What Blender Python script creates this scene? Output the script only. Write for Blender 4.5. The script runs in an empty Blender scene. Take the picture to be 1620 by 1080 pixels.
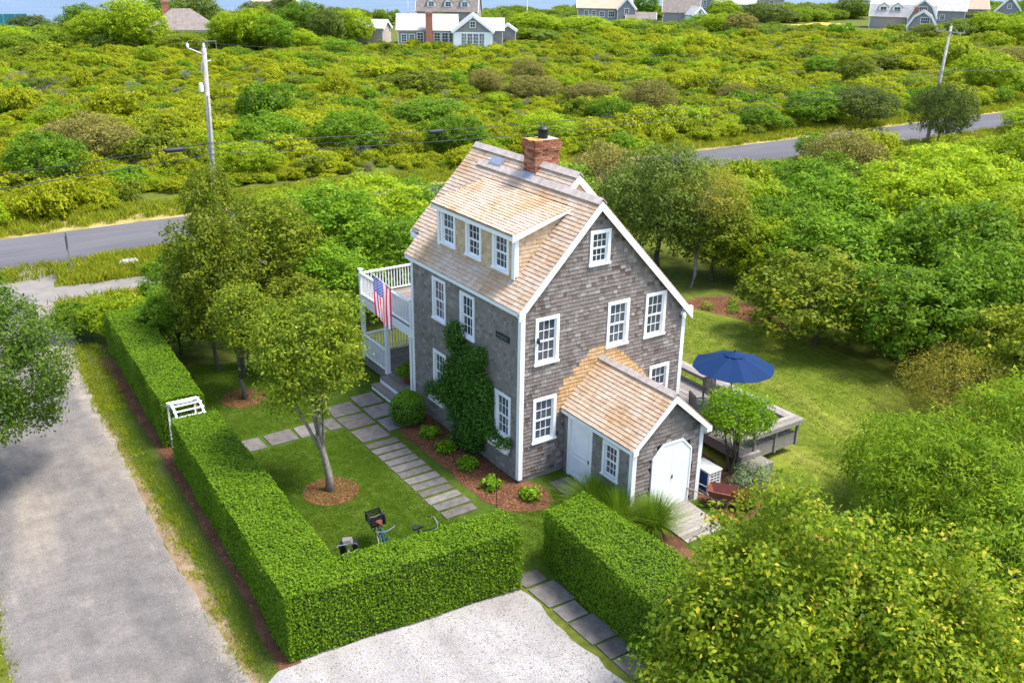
import bpy, bmesh, math, random
import numpy as np
from mathutils import Vector, Matrix

scene = bpy.context.scene
COL = scene.collection
R = math.radians

# ---------------------------------------------------------------- camera
cam_data = bpy.data.cameras.new('camera')
cam = bpy.data.objects.new('camera', cam_data); COL.objects.link(cam)
YAW, PITCH, ROLL, FPX = 0.5969, -0.3807, 0.0156, 1520.3
fw = Vector((math.sin(YAW)*math.cos(PITCH), math.cos(YAW)*math.cos(PITCH), math.sin(PITCH)))
rt = Vector((math.cos(YAW), -math.sin(YAW), 0)); up = rt.cross(fw)
rt, up = rt*math.cos(ROLL)+up*math.sin(ROLL), up*math.cos(ROLL)-rt*math.sin(ROLL)
M = Matrix.Identity(4)
for i in range(3):
    M[i][0], M[i][1], M[i][2] = rt[i], up[i], -fw[i]
M.translation = Vector((-14.9598, -21.5396, 15.2769))
cam.matrix_world = M
cam_data.sensor_width = 36; cam_data.lens = 36*FPX/1620
cam_data.clip_start = 0.5; cam_data.clip_end = 9000
scene.camera = cam

# ---------------------------------------------------------------- sky and sun
SUN = Vector((0.42, -0.33, 1.1)).normalized()
elev = math.asin(SUN.z); azim = math.atan2(SUN.x, SUN.y)
world = bpy.data.worlds.new('World'); scene.world = world; world.use_nodes = True
wn = world.node_tree.nodes; wl = world.node_tree.links
for n in list(wn): wn.remove(n)
sky = wn.new('ShaderNodeTexSky'); sky.sky_type = 'NISHITA'; sky.sun_disc = False
sky.sun_elevation = elev; sky.sun_rotation = azim; sky.air_density = 1.0; sky.dust_density = 2.0; sky.ozone_density = 1.0
bg = wn.new('ShaderNodeBackground'); bg.inputs['Strength'].default_value = 0.15
wo = wn.new('ShaderNodeOutputWorld')
wl.new(sky.outputs[0], bg.inputs[0]); wl.new(bg.outputs[0], wo.inputs[0])
sd = bpy.data.lights.new('sun', 'SUN'); sd.energy = 2.25; sd.angle = R(16.0); sd.color = (1.0, 0.955, 0.88)
sun = bpy.data.objects.new('sun', sd); COL.objects.link(sun)
sun.rotation_euler = SUN.to_track_quat('Z', 'Y').to_euler()
vs = scene.view_settings
vs.view_transform = 'Standard'; vs.look = 'None'; vs.gamma = 1; vs.exposure = 1.6; vs.use_curve_mapping = False
scene.cycles.max_bounces = 6; scene.cycles.diffuse_bounces = 3; scene.cycles.transmission_bounces = 3
scene.cycles.transparent_max_bounces = 4; scene.cycles.use_denoising = True

# ---------------------------------------------------------------- helpers: materials
def nt(name):
    m = bpy.data.materials.new(name); m.use_nodes = True
    n = m.node_tree.nodes; l = m.node_tree.links
    return m, n, l, n['Principled BSDF']
def ramp(n, cols, pos=None):
    r = n.new('ShaderNodeValToRGB'); e = r.color_ramp.elements
    k = len(cols); pos = pos or [i/(k-1) for i in range(k)]
    while len(e) < k: e.new(0.5)
    for i in range(k):
        e[i].position = pos[i]; e[i].color = (*cols[i], 1)
    return r
def noise(n, l, scale, detail=4, coord='Object', rough=0.6, stretch=None):
    tc = n.new('ShaderNodeTexCoord'); t = n.new('ShaderNodeTexNoise')
    t.inputs['Scale'].default_value = scale; t.inputs['Detail'].default_value = detail; t.inputs['Roughness'].default_value = rough
    src = tc.outputs['Object' if coord == 'World' else coord]
    if coord == 'World':
        g = n.new('ShaderNodeNewGeometry'); src = g.outputs['Position']
    if stretch:
        mp = n.new('ShaderNodeMapping'); mp.inputs['Scale'].default_value = stretch
        l.new(src, mp.inputs[0]); src = mp.outputs[0]
    l.new(src, t.inputs['Vector'])
    return t
def math_n(n, l, op, a, b):
    m = n.new('ShaderNodeMath'); m.operation = op
    for i, v in enumerate((a, b)):
        if isinstance(v, (int, float)): m.inputs[i].default_value = v
        else: l.new(v, m.inputs[i])
    return m.outputs[0]
def mixc(n, l, fac, a, b, mode='MIX'):
    m = n.new('ShaderNodeMix'); m.data_type = 'RGBA'; m.blend_type = mode
    if isinstance(fac, (int, float)): m.inputs[0].default_value = fac
    else: l.new(fac, m.inputs[0])
    for i, v in ((6, a), (7, b)):
        if isinstance(v, tuple): m.inputs[i].default_value = (*v, 1)
        else: l.new(v, m.inputs[i])
    return m.outputs[2]
def bump(n, l, b, h, strength=0.4, dist=0.02):
    bp = n.new('ShaderNodeBump'); bp.inputs['Strength'].default_value = strength; bp.inputs['Distance'].default_value = dist
    l.new(h, bp.inputs['Height']); l.new(bp.outputs[0], b.inputs['Normal'])
def spec(b, v):
    b.inputs['Specular IOR Level'].default_value = v
def m_plain(name, col, rough=0.6, var=0.12, scale=6, metal=0, sp=0.3, bmp=0):
    m, n, l, b = nt(name)
    t = noise(n, l, scale, 5)
    r = ramp(n, [tuple(c*(1-var) for c in col), tuple(min(1, c*(1+var)) for c in col)], [0.3, 0.7])
    l.new(t.outputs[0], r.inputs[0]); l.new(r.outputs[0], b.inputs['Base Color'])
    b.inputs['Roughness'].default_value = rough; b.inputs['Metallic'].default_value = metal; spec(b, sp)
    if bmp: bump(n, l, b, t.outputs[0], bmp)
    return m
def m_attr(name, cols, rough=0.85, patch=None, grain=None, pos=None, patch_scale=0.6, patch_pos=(0.45, 0.62)):
    """colour by the piece's own 'rnd' attribute; optional large weathering patches and grain"""
    m, n, l, b = nt(name)
    a = n.new('ShaderNodeAttribute'); a.attribute_name = 'rnd'
    r = ramp(n, cols, pos); l.new(a.outputs['Fac'], r.inputs[0]); c = r.outputs[0]
    if patch:
        t = noise(n, l, patch_scale, 3); pr = ramp(n, [(0, 0, 0), (1, 1, 1)], list(patch_pos)); l.new(t.outputs[0], pr.inputs[0])
        r2 = ramp(n, patch); l.new(a.outputs['Fac'], r2.inputs[0])
        c = mixc(n, l, pr.outputs[0], c, r2.outputs[0])
    if grain:
        t = noise(n, l, grain[0], 4, stretch=grain[1]); gr = ramp(n, [(1-grain[2],)*3, (1+grain[2]*0.3,)*3], [0.3, 0.7])
        l.new(t.outputs[0], gr.inputs[0]); c = mixc(n, l, 1.0, c, gr.outputs[0], 'MULTIPLY')
    l.new(c, b.inputs['Base Color']); b.inputs['Roughness'].default_value = rough; spec(b, 0.15)
    return m
def m_leaf(name, cols, pos=None, trans=0.35, vary=0.25, gloss=0.35, region=None, LK=1.0):
    m, n, l, b = nt(name)
    LS = lambda cc: [(min(0.60, a_*1.85*LK), min(0.62, b_*1.85*LK), min(0.6, c_*1.15*LK)) for a_, b_, c_ in cc]
    a = n.new('ShaderNodeAttribute'); a.attribute_name = 'rnd'
    r = ramp(n, LS(cols), pos); l.new(a.outputs['Fac'], r.inputs[0]); c = r.outputs[0]
    oi = n.new('ShaderNodeObjectInfo')
    if region:
        t = n.new('ShaderNodeTexNoise'); t.inputs['Scale'].default_value = region[2]; t.inputs['Detail'].default_value = 3
        l.new(oi.outputs['Location'], t.inputs['Vector'])
        s = math_n(n, l, 'ADD', t.outputs[0], math_n(n, l, 'MULTIPLY', math_n(n, l, 'SUBTRACT', oi.outputs['Random'], 0.5), region[3]))
        pr = ramp(n, [(0, 0, 0), (1, 1, 1)], list(region[1])); l.new(s, pr.inputs[0])
        r2 = ramp(n, LS(region[0])); l.new(a.outputs['Fac'], r2.inputs[0])
        c = mixc(n, l, pr.outputs[0], c, r2.outputs[0])
    vr = ramp(n, [(1-vary,)*3, (1+vary, 1+vary*0.9, 1+vary*0.5)]); l.new(oi.outputs['Random'], vr.inputs[0])
    c = mixc(n, l, 1.0, c, vr.outputs[0], 'MULTIPLY')
    l.new(c, b.inputs['Base Color']); b.inputs['Roughness'].default_value = 0.55; spec(b, gloss*0.35)
    tr = n.new('ShaderNodeBsdfTranslucent'); l.new(c, tr.inputs[0])
    mx = n.new('ShaderNodeMixShader'); mx.inputs[0].default_value = min(0.5, trans*1.3)
    l.new(b.outputs[0], mx.inputs[1]); l.new(tr.outputs[0], mx.inputs[2])
    l.new(mx.outputs[0], n['Material Output'].inputs[0])
    return m

MT = {}
MT['white'] = m_plain('white_paint', (0.80, 0.80, 0.80), 0.45, 0.04, 3)
MT['door_white'] = m_plain('door_paint', (0.78, 0.79, 0.81), 0.4, 0.03, 3)
m, n, l, b = nt('window_glass'); t = n.new('ShaderNodeAttribute'); t.attribute_name = 'rnd'; r_ = ramp(n, [(0.018, 0.024, 0.033), (0.045, 0.058, 0.075), (0.075, 0.09, 0.11), (0.16, 0.165, 0.165)], [0, 0.45, 0.8, 1]); l.new(t.outputs['Fac'], r_.inputs[0]); l.new(r_.outputs[0], b.inputs['Base Color'])
b.inputs['Roughness'].default_value = 0.06; spec(b, 0.8); MT['glass'] = m
MT['shingle'] = m_attr('weathered_shingle', [(0.105, 0.080, 0.066), (0.195, 0.162, 0.142), (0.24, 0.205, 0.186), (0.34, 0.302, 0.28)], 0.9, grain=(7, (6, 6, 1), 0.35), pos=[0, 0.35, 0.7, 1])
MT['shingle_side'] = m_attr('weathered_shingle_side', [(0.165, 0.142, 0.118), (0.215, 0.19, 0.162), (0.25, 0.223, 0.193), (0.30, 0.272, 0.24)], 0.9, grain=(7, (6, 6, 1), 0.28), pos=[0, 0.35, 0.7, 1])  # narrower tone range than the front wall's shingles
MT['cedar'] = m_attr('new_cedar_shingle', [(0.42, 0.25, 0.11), (0.52, 0.33, 0.16), (0.58, 0.40, 0.22)], 0.8, grain=(3, (9, 9, 1), 0.25))
MT['cedar_pale'] = m_attr('dormer_cedar_shingle', [(0.42, 0.28, 0.16), (0.54, 0.39, 0.24), (0.62, 0.48, 0.32)], 0.8, grain=(3, (9, 9, 1), 0.2))
MT['roof'] = m_attr('cedar_roof_shingle', [(0.46, 0.34, 0.25), (0.52, 0.40, 0.30), (0.57, 0.455, 0.36)], 0.8, patch=[(0.40, 0.24, 0.125), (0.46, 0.29, 0.16), (0.52, 0.35, 0.21)], patch_scale=0.8, patch_pos=(0.40, 0.68), grain=(2.5, (1, 9, 1), 0.25))
MT['roof_butt'] = m_plain('roof_shingle_butt', (0.13, 0.08, 0.05), 0.9, 0.3, 20)  # roof butts kept darker, painting in the shade line of each course
MT['butt'] = m_plain('shaded_end_grain', (0.07, 0.05, 0.038), 0.95, 0.3, 20)  # dark end grain, deepened to paint in the shade under each course
MT['roof_cap'] = m_plain('weathered_ridge_board', (0.42, 0.35, 0.31), 0.85, 0.25, 5)
MT['lead'] = m_plain('lead_flashing', (0.22, 0.25, 0.30), 0.5, 0.15, 8)
MT['wallback'] = m_plain('wall_boarding', (0.11, 0.10, 0.09), 0.9, 0.2, 4)
MT['brick'] = m_attr('chimney_brick', [(0.16, 0.055, 0.03), (0.29, 0.10, 0.055), (0.36, 0.155, 0.09), (0.42, 0.22, 0.14)], 0.9, grain=(12, (1, 1, 1), 0.4))
MT['mortar'] = m_plain('mortar', (0.42, 0.36, 0.31), 0.95, 0.15, 15)
MT['lichen'] = m_plain('orange_lichen', (0.50, 0.30, 0.04), 0.95, 0.35, 15)
MT['black'] = m_plain('black_plastic', (0.015, 0.015, 0.017), 0.45, 0.2, 10)
MT['rubber'] = m_plain('tyre_rubber', (0.02, 0.02, 0.02), 0.8, 0.2, 10)
MT['steel'] = m_plain('dull_steel', (0.35, 0.36, 0.38), 0.4, 0.1, 8, metal=0.8)
MT['found'] = m_plain('concrete_foundation', (0.25, 0.22, 0.19), 0.95, 0.3, 3)
MT['wood_grey'] = m_attr('weathered_deck_wood', [(0.17, 0.15, 0.135), (0.25, 0.225, 0.205), (0.33, 0.30, 0.28)], 0.85, grain=(2, (6, 6, 6), 0.35))
MT['wood_pale'] = m_attr('weathered_bench_wood', [(0.20, 0.18, 0.158), (0.265, 0.24, 0.212), (0.33, 0.30, 0.268)], 0.85, grain=(2, (6, 6, 6), 0.3))
MT['porch_floor'] = m_attr('porch_boards', [(0.16, 0.14, 0.12), (0.22, 0.19, 0.165), (0.28, 0.25, 0.22)], 0.8, grain=(3, (3, 3, 3), 0.3))
MT['bluestone'] = m_attr('stepping_stone', [(0.115, 0.103, 0.094), (0.15, 0.137, 0.126), (0.19, 0.173, 0.16)], 0.85, grain=(5, (1, 1, 1), 0.35))
MT['bark'] = m_plain('grey_bark', (0.22, 0.19, 0.15), 0.95, 0.4, 9, bmp=0.6)
MT['bark_dark'] = m_plain('dark_bark', (0.10, 0.085, 0.065), 0.95, 0.4, 9, bmp=0.6)
MT['pole_wood'] = m_plain('weathered_pole', (0.34, 0.31, 0.28), 0.9, 0.3, 4, bmp=0.3)
MT['wire'] = m_plain('black_cable', (0.03, 0.032, 0.035), 0.6, 0.1, 4)
MT['terracotta'] = m_plain('terracotta', (0.38, 0.12, 0.05), 0.85, 0.2, 9)
MT['navy'] = m_plain('navy_canvas', (0.004, 0.022, 0.078), 0.8, 0.15, 30, sp=0.15)
MT['navy_board'] = m_plain('dark_sign_board', (0.025, 0.03, 0.045), 0.6, 0.2, 9)
MT['barrow_red'] = m_plain('faded_red_tray', (0.17, 0.055, 0.04), 0.6, 0.2, 6)
MT['ac_blue'] = m_plain('blue_louvre', (0.01, 0.05, 0.17), 0.5, 0.2, 6)
MT['ac_white'] = m_plain('cream_casing', (0.72, 0.70, 0.64), 0.5, 0.06, 6)
MT['flag_red'] = m_plain('flag_red', (0.62, 0.04, 0.09), 0.8, 0.06, 4)
MT['flag_white'] = m_plain('flag_white', (0.82, 0.79, 0.80), 0.8, 0.03, 4)
MT['flag_blue'] = m_plain('flag_blue', (0.07, 0.10, 0.33), 0.8, 0.06, 4)
MT['saddle'] = m_plain('tan_leather', (0.13, 0.04, 0.026), 0.5, 0.15, 9)
MT['bike_teal'] = m_plain('teal_frame_paint', (0.02, 0.14, 0.16), 0.35, 0.05, 4, sp=0.5)
MT['bike_grey'] = m_plain('grey_pannier', (0.16, 0.15, 0.14), 0.8, 0.1, 9)
MT['petal'] = m_plain('pale_petals', (0.75, 0.62, 0.62), 0.7, 0.2, 40)
MT['stem'] = m_plain('twig', (0.10, 0.075, 0.045), 0.95, 0.3, 9)
# ground covers
def m_ground(name, layers, rough=0.95, bmp=None):
    """layers: list of (scale, detail, cols, pos, mode, stretch)"""
    m, n, l, b = nt(name); c = None; last = None
    for (sc, det, cols, pos, mode, st) in layers:
        t = noise(n, l, sc, det, 'World', 0.65, st); r = ramp(n, cols, pos); l.new(t.outputs[0], r.inputs[0])
        c = r.outputs[0] if c is None else mixc(n, l, 1.0, c, r.outputs[0], mode); last = t
    l.new(c, b.inputs['Base Color']); b.inputs['Roughness'].default_value = rough; spec(b, 0.12)
    if bmp: bump(n, l, b, last.outputs[0], bmp[0], bmp[1])
    return m
MUL = 'MULTIPLY'
MT['ground'] = m_ground('heath_floor', [(0.15, 4, [(0.06, 0.075, 0.012), (0.10, 0.12, 0.016), (0.14, 0.14, 0.03)], None, None, None), (3, 4, [(0.6,)*3, (1.2,)*3], [0.3, 0.7], MUL, None)])
MT['lawn'] = m_ground('mown_lawn', [(0.35, 4, [(0.036, 0.068, 0.006), (0.054, 0.092, 0.008), (0.082, 0.112, 0.014)], [0.3, 0.5, 0.72], None, None), (4, 4, [(0.72,)*3, (1.25,)*3], [0.3, 0.7], MUL, None), (55, 3, [(0.55,)*3, (1.4,)*3], [0.3, 0.7], MUL, None)], bmp=(0.6, 0.03))
MT['lawn_sun'] = m_ground('yellow_lawn', [(0.45, 4, [(0.090, 0.128, 0.011), (0.135, 0.165, 0.017), (0.20, 0.198, 0.038)], [0.3, 0.5, 0.72], None, (1, 0.35, 1)), (4, 4, [(0.75,)*3, (1.2,)*3], [0.3, 0.7], MUL, None), (1.1, 2, [(0.84,)*3, (1.14,)*3], [0.35, 0.65], MUL, (2.2, 0.12, 1)), (55, 3, [(0.6,)*3, (1.35,)*3], [0.3, 0.7], MUL, None)], bmp=(0.6, 0.03))  # yellower, paler mix than the front lawn, with long streaks
MT['verge'] = m_ground('rough_verge', [(0.7, 4, [(0.075, 0.09, 0.02), (0.16, 0.135, 0.05), (0.26, 0.18, 0.095)], [0.35, 0.55, 0.75], None, None), (40, 3, [(0.6,)*3, (1.3,)*3], [0.3, 0.7], MUL, None)], bmp=(0.6, 0.03))
MT['straw'] = m_ground('dry_straw_edge', [(0.9, 4, [(0.14, 0.12, 0.03), (0.30, 0.24, 0.08), (0.42, 0.33, 0.16)], [0.3, 0.5, 0.7], None, None), (40, 3, [(0.6,)*3, (1.3,)*3], [0.3, 0.7], MUL, None)])
MT['mulch'] = m_ground('bark_mulch', [(1.2, 3, [(0.10, 0.048, 0.026), (0.19, 0.092, 0.052)], [0.35, 0.65], None, None), (38, 3, [(0.4,)*3, (1.6,)*3], [0.3, 0.72], MUL, None)], bmp=(1.0, 0.04))
MT['lane'] = m_ground('worn_asphalt', [(0.30, 5, [(0.145, 0.133, 0.122), (0.215, 0.192, 0.172), (0.34, 0.288, 0.228)], [0.38, 0.52, 0.66], None, (1.6, 0.3, 1)), (1.7, 6, [(0.74,)*3, (1.2,)*3], [0.32, 0.68], MUL, None), (14, 5, [(0.80,)*3, (1.2,)*3], [0.3, 0.7], MUL, None), (60, 3, [(0.5,)*3, (1.45,)*3], [0.3, 0.7], MUL, None)], bmp=(0.35, 0.01))
MT['shell'] = m_ground('crushed_shell', [(0.6, 4, [(0.28, 0.258, 0.247), (0.385, 0.367, 0.36)], [0.3, 0.62], None, None), (1.0, 3, [(0.86,)*3, (1.06,)*3], [0.35, 0.65], MUL, (1.4, 0.18, 1)), (38, 4, [(0.4,)*3, (0.95,)*3, (1.25,)*3], [0.28, 0.5, 0.72], MUL, None)], bmp=(0.8, 0.03))
MT['road'] = m_ground('road_asphalt', [(0.12, 4, [(0.085, 0.081, 0.090), (0.12, 0.115, 0.122)], [0.35, 0.65], None, (0.3, 1.5, 1)), (0.8, 4, [(0.88,)*3, (1.1,)*3], [0.3, 0.7], MUL, (0.2, 3, 1)), (50, 2, [(0.8,)*3, (1.2,)*3], [0.3, 0.7], MUL, None)])
MT['walk'] = m_ground('path_asphalt', [(0.8, 4, [(0.17, 0.155, 0.138), (0.225, 0.207, 0.185)], [0.35, 0.65], None, None), (50, 2, [(0.75,)*3, (1.2,)*3], [0.3, 0.7], MUL, None)])
MT['concrete'] = m_ground('pale_concrete', [(2, 4, [(0.30, 0.28, 0.25), (0.38, 0.36, 0.33)], [0.35, 0.65], None, None)])
def edge_mix(name, inner, outer, x_in, x_out, wave, rough=0.95):
    """two ground covers that mingle between two lines of equal x (inner at x_in, outer at x_out)"""
    m, n, l, b = nt(name); ge = n.new('ShaderNodeNewGeometry'); sx = n.new('ShaderNodeSeparateXYZ'); l.new(ge.outputs['Position'], sx.inputs[0])
    mr = n.new('ShaderNodeMapRange'); mr.inputs[1].default_value = x_in; mr.inputs[2].default_value = x_out; l.new(sx.outputs['X'], mr.inputs[0])
    t = noise(n, l, 1.1, 6, 'World', 0.7); t2 = noise(n, l, 22, 3, 'World')
    f = math_n(n, l, 'ADD', mr.outputs[0], math_n(n, l, 'MULTIPLY', math_n(n, l, 'SUBTRACT', t.outputs[0], 0.5), wave))
    f = math_n(n, l, 'ADD', f, math_n(n, l, 'MULTIPLY', math_n(n, l, 'SUBTRACT', t2.outputs[0], 0.5), 0.8))
    pr = ramp(n, [(0, 0, 0), (1, 1, 1)], [0.35, 0.65]); l.new(f, pr.inputs[0])
    def lay(ls):
        c = None
        for (sc, det, cols, pos, st) in ls:
            q_ = noise(n, l, sc, det, 'World', 0.65, st); r = ramp(n, cols, pos); l.new(q_.outputs[0], r.inputs[0]); c = r.outputs[0] if c is None else mixc(n, l, 1.0, c, r.outputs[0], 'MULTIPLY')
        return c
    l.new(mixc(n, l, pr.outputs[0], lay(inner), lay(outer)), b.inputs['Base Color']); b.inputs['Roughness'].default_value = rough; spec(b, 0.12); bump(n, l, b, t2.outputs[0], 0.5, 0.03)
    return m
GR_ = [(0.5, 4, [(0.038, 0.060, 0.009), (0.060, 0.082, 0.013), (0.085, 0.085, 0.022)], [0.3, 0.5, 0.7], None), (50, 3, [(0.55,)*3, (1.4,)*3], [0.3, 0.7], None)]
DI_ = [(1.5, 5, [(0.13, 0.085, 0.045), (0.21, 0.145, 0.085), (0.28, 0.21, 0.14)], [0.3, 0.5, 0.7], None), (45, 3, [(0.6,)*3, (1.35,)*3], [0.3, 0.7], None)]
AS_ = [(0.30, 5, [(0.125, 0.116, 0.108), (0.165, 0.149, 0.136), (0.25, 0.215, 0.172)], [0.36, 0.52, 0.68], (1.6, 0.3, 1)), (1.7, 6, [(0.80,)*3, (1.15,)*3], [0.32, 0.68], None), (14, 5, [(0.86,)*3, (1.12,)*3], [0.3, 0.7], None), (60, 3, [(0.5,)*3, (1.45,)*3], [0.3, 0.7], None)]
SA_ = [(1.2, 5, [(0.18, 0.152, 0.125), (0.24, 0.205, 0.168), (0.31, 0.275, 0.235)], [0.3, 0.5, 0.7], None), (50, 3, [(0.55,)*3, (1.35,)*3], [0.3, 0.7], None)]
MT['verge'] = edge_mix('lane_verge_cover', GR_, DI_, -9.45, -10.0, 0.9)
MT['lane'] = edge_mix('worn_lane_cover', AS_, SA_, -10.7, -9.6, 1.0)
MT['meadow'] = m_ground('mown_hay_meadow', [(0.08, 4, [(0.36, 0.29, 0.05), (0.50, 0.38, 0.08)], [0.35, 0.65], None, None)])
m, n, l, b = nt('sea_water'); t = noise(n, l, 0.09, 5, 'World', 0.6, (0.5, 2.0, 1)); r_ = ramp(n, [(0.075, 0.115, 0.17), (0.11, 0.155, 0.21)], [0.35, 0.65]); l.new(t.outputs[0], r_.inputs[0]); l.new(r_.outputs[0], b.inputs['Base Color'])
t2 = noise(n, l, 0.9, 3, 'World', 0.6, (0.5, 1.5, 1)); b.inputs['Roughness'].default_value = 0.45; spec(b, 0.25); bump(n, l, b, t2.outputs[0], 0.5, 0.3); MT['sea'] = m
# leaves
MT['hedge'] = m_leaf('privet_leaf', [(0.025, 0.062, 0.006), (0.062, 0.120, 0.008), (0.098, 0.160, 0.011), (0.165, 0.205, 0.022)], [0, 0.4, 0.8, 1], 0.25, 0.03, 0.3)
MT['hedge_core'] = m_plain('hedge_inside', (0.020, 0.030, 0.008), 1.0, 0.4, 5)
MT['leaf_holly'] = m_leaf('olive_green_leaf', [(0.030, 0.052, 0.008), (0.075, 0.105, 0.011), (0.13, 0.15, 0.014), (0.23, 0.20, 0.035)], [0, 0.4, 0.75, 1], 0.3, 0.18)
MT['leaf_garden'] = m_leaf('garden_tree_leaf', [(0.035, 0.065, 0.010), (0.085, 0.125, 0.014), (0.15, 0.18, 0.018), (0.30, 0.28, 0.05)], [0, 0.4, 0.75, 1], 0.35, 0.06)
MT['leaf_green'] = m_leaf('mid_green_leaf', [(0.025, 0.062, 0.009), (0.065, 0.13, 0.011), (0.115, 0.185, 0.014), (0.19, 0.235, 0.03)], [0, 0.4, 0.75, 1], 0.35, 0.2)
MT['leaf_bright'] = m_leaf('yellow_green_leaf', [(0.06, 0.11, 0.008), (0.13, 0.19, 0.010), (0.20, 0.25, 0.014), (0.29, 0.30, 0.03)], [0, 0.4, 0.75, 1], 0.38, 0.18)
MT['leaf_grey'] = m_leaf('grey_green_leaf', [(0.030, 0.052, 0.014), (0.065, 0.095, 0.022), (0.105, 0.14, 0.032), (0.165, 0.195, 0.055)], [0, 0.4, 0.75, 1], 0.3, 0.12)
MT['leaf_lane'] = m_leaf('lane_tree_leaf', [(0.022, 0.052, 0.012), (0.052, 0.10, 0.018), (0.095, 0.15, 0.024), (0.17, 0.21, 0.045)], [0, 0.4, 0.75, 1], 0.35, 0.05, 0.2, LK=0.8)
MT['leaf_brown'] = m_leaf('olive_brown_leaf', [(0.05, 0.047, 0.020), (0.105, 0.095, 0.035), (0.155, 0.145, 0.045), (0.21, 0.19, 0.07)], [0, 0.4, 0.75, 1], 0.25, 0.15)
MT['leaf_dark'] = m_leaf('dark_cedar_leaf', [(0.018, 0.032, 0.011), (0.042, 0.062, 0.016), (0.075, 0.095, 0.022), (0.11, 0.125, 0.03)], [0, 0.4, 0.75, 1], 0.2, 0.15)
MT['leaf_pear'] = m_leaf('pear_leaf', [(0.025, 0.060, 0.007), (0.080, 0.130, 0.010), (0.165, 0.205, 0.014), (0.30, 0.27, 0.028), (0.42, 0.20, 0.075)], [0, 0.38, 0.68, 0.83, 0.93], 0.4, 0.05, 0.5)
MT['leaf_peach'] = m_leaf('peach_leaf', [(0.028, 0.068, 0.008), (0.080, 0.140, 0.010), (0.150, 0.205, 0.014), (0.23, 0.26, 0.03)], [0, 0.4, 0.75, 1], 0.4, 0.05, 0.4)
MT['leaf_tamarisk'] = m_leaf('bronze_leaf', [(0.05, 0.06, 0.012), (0.12, 0.12, 0.02), (0.20, 0.17, 0.035), (0.30, 0.22, 0.07)], [0, 0.4, 0.75, 1], 0.35, 0.05)
MT['leaf_ivy'] = m_leaf('climber_leaf', [(0.014, 0.040, 0.010), (0.030, 0.078, 0.014), (0.052, 0.115, 0.018), (0.09, 0.16, 0.03)], [0, 0.4, 0.75, 1], 0.25, 0.05, 0.4)
MT['leaf_ball'] = m_leaf('boxwood_leaf', [(0.030, 0.080, 0.008), (0.060, 0.145, 0.010), (0.09, 0.19, 0.013), (0.13, 0.23, 0.03)], [0, 0.4, 0.75, 1], 0.25, 0.05)
MT['leaf_lime'] = m_leaf('lime_leaf', [(0.045, 0.10, 0.007), (0.085, 0.165, 0.010), (0.13, 0.215, 0.014), (0.20, 0.27, 0.03)], [0, 0.4, 0.75, 1], 0.4, 0.08)
MT['leaf_lav'] = m_leaf('blue_grey_leaf', [(0.05, 0.075, 0.05), (0.10, 0.135, 0.10), (0.15, 0.19, 0.15)], None, 0.2, 0.05)
MT['leaf_grass'] = m_leaf('grass_blade', [(0.05, 0.095, 0.012), (0.09, 0.155, 0.016), (0.14, 0.20, 0.025)], None, 0.3, 0.15)
MT['leaf_straw'] = m_leaf('verge_grass_blade', [(0.10, 0.15, 0.015), (0.19, 0.22, 0.02), (0.30, 0.27, 0.05)], None, 0.3, 0.25)
MT['leaf_heath'] = m_leaf('heath_leaf', [(0.058, 0.088, 0.008), (0.152, 0.178, 0.011), (0.232, 0.245, 0.014), (0.31, 0.285, 0.022)], [0, 0.35, 0.75, 1], 0.35, 0.22, 0.25,
    region=([(0.025, 0.055, 0.008), (0.075, 0.115, 0.010), (0.125, 0.165, 0.015), (0.18, 0.20, 0.03)], (0.50, 0.72), 0.06, 0.30))

MT['leaf_shore'] = m_leaf('shore_scrub_leaf', [(0.035, 0.07, 0.010), (0.085, 0.135, 0.013), (0.14, 0.19, 0.018), (0.21, 0.23, 0.03)], [0, 0.35, 0.75, 1], 0.35, 0.3, 0.25,
    region=([(0.025, 0.048, 0.016), (0.055, 0.085, 0.025), (0.09, 0.125, 0.035), (0.13, 0.16, 0.05)], (0.50, 0.72), 0.06, 0.30))

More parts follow.
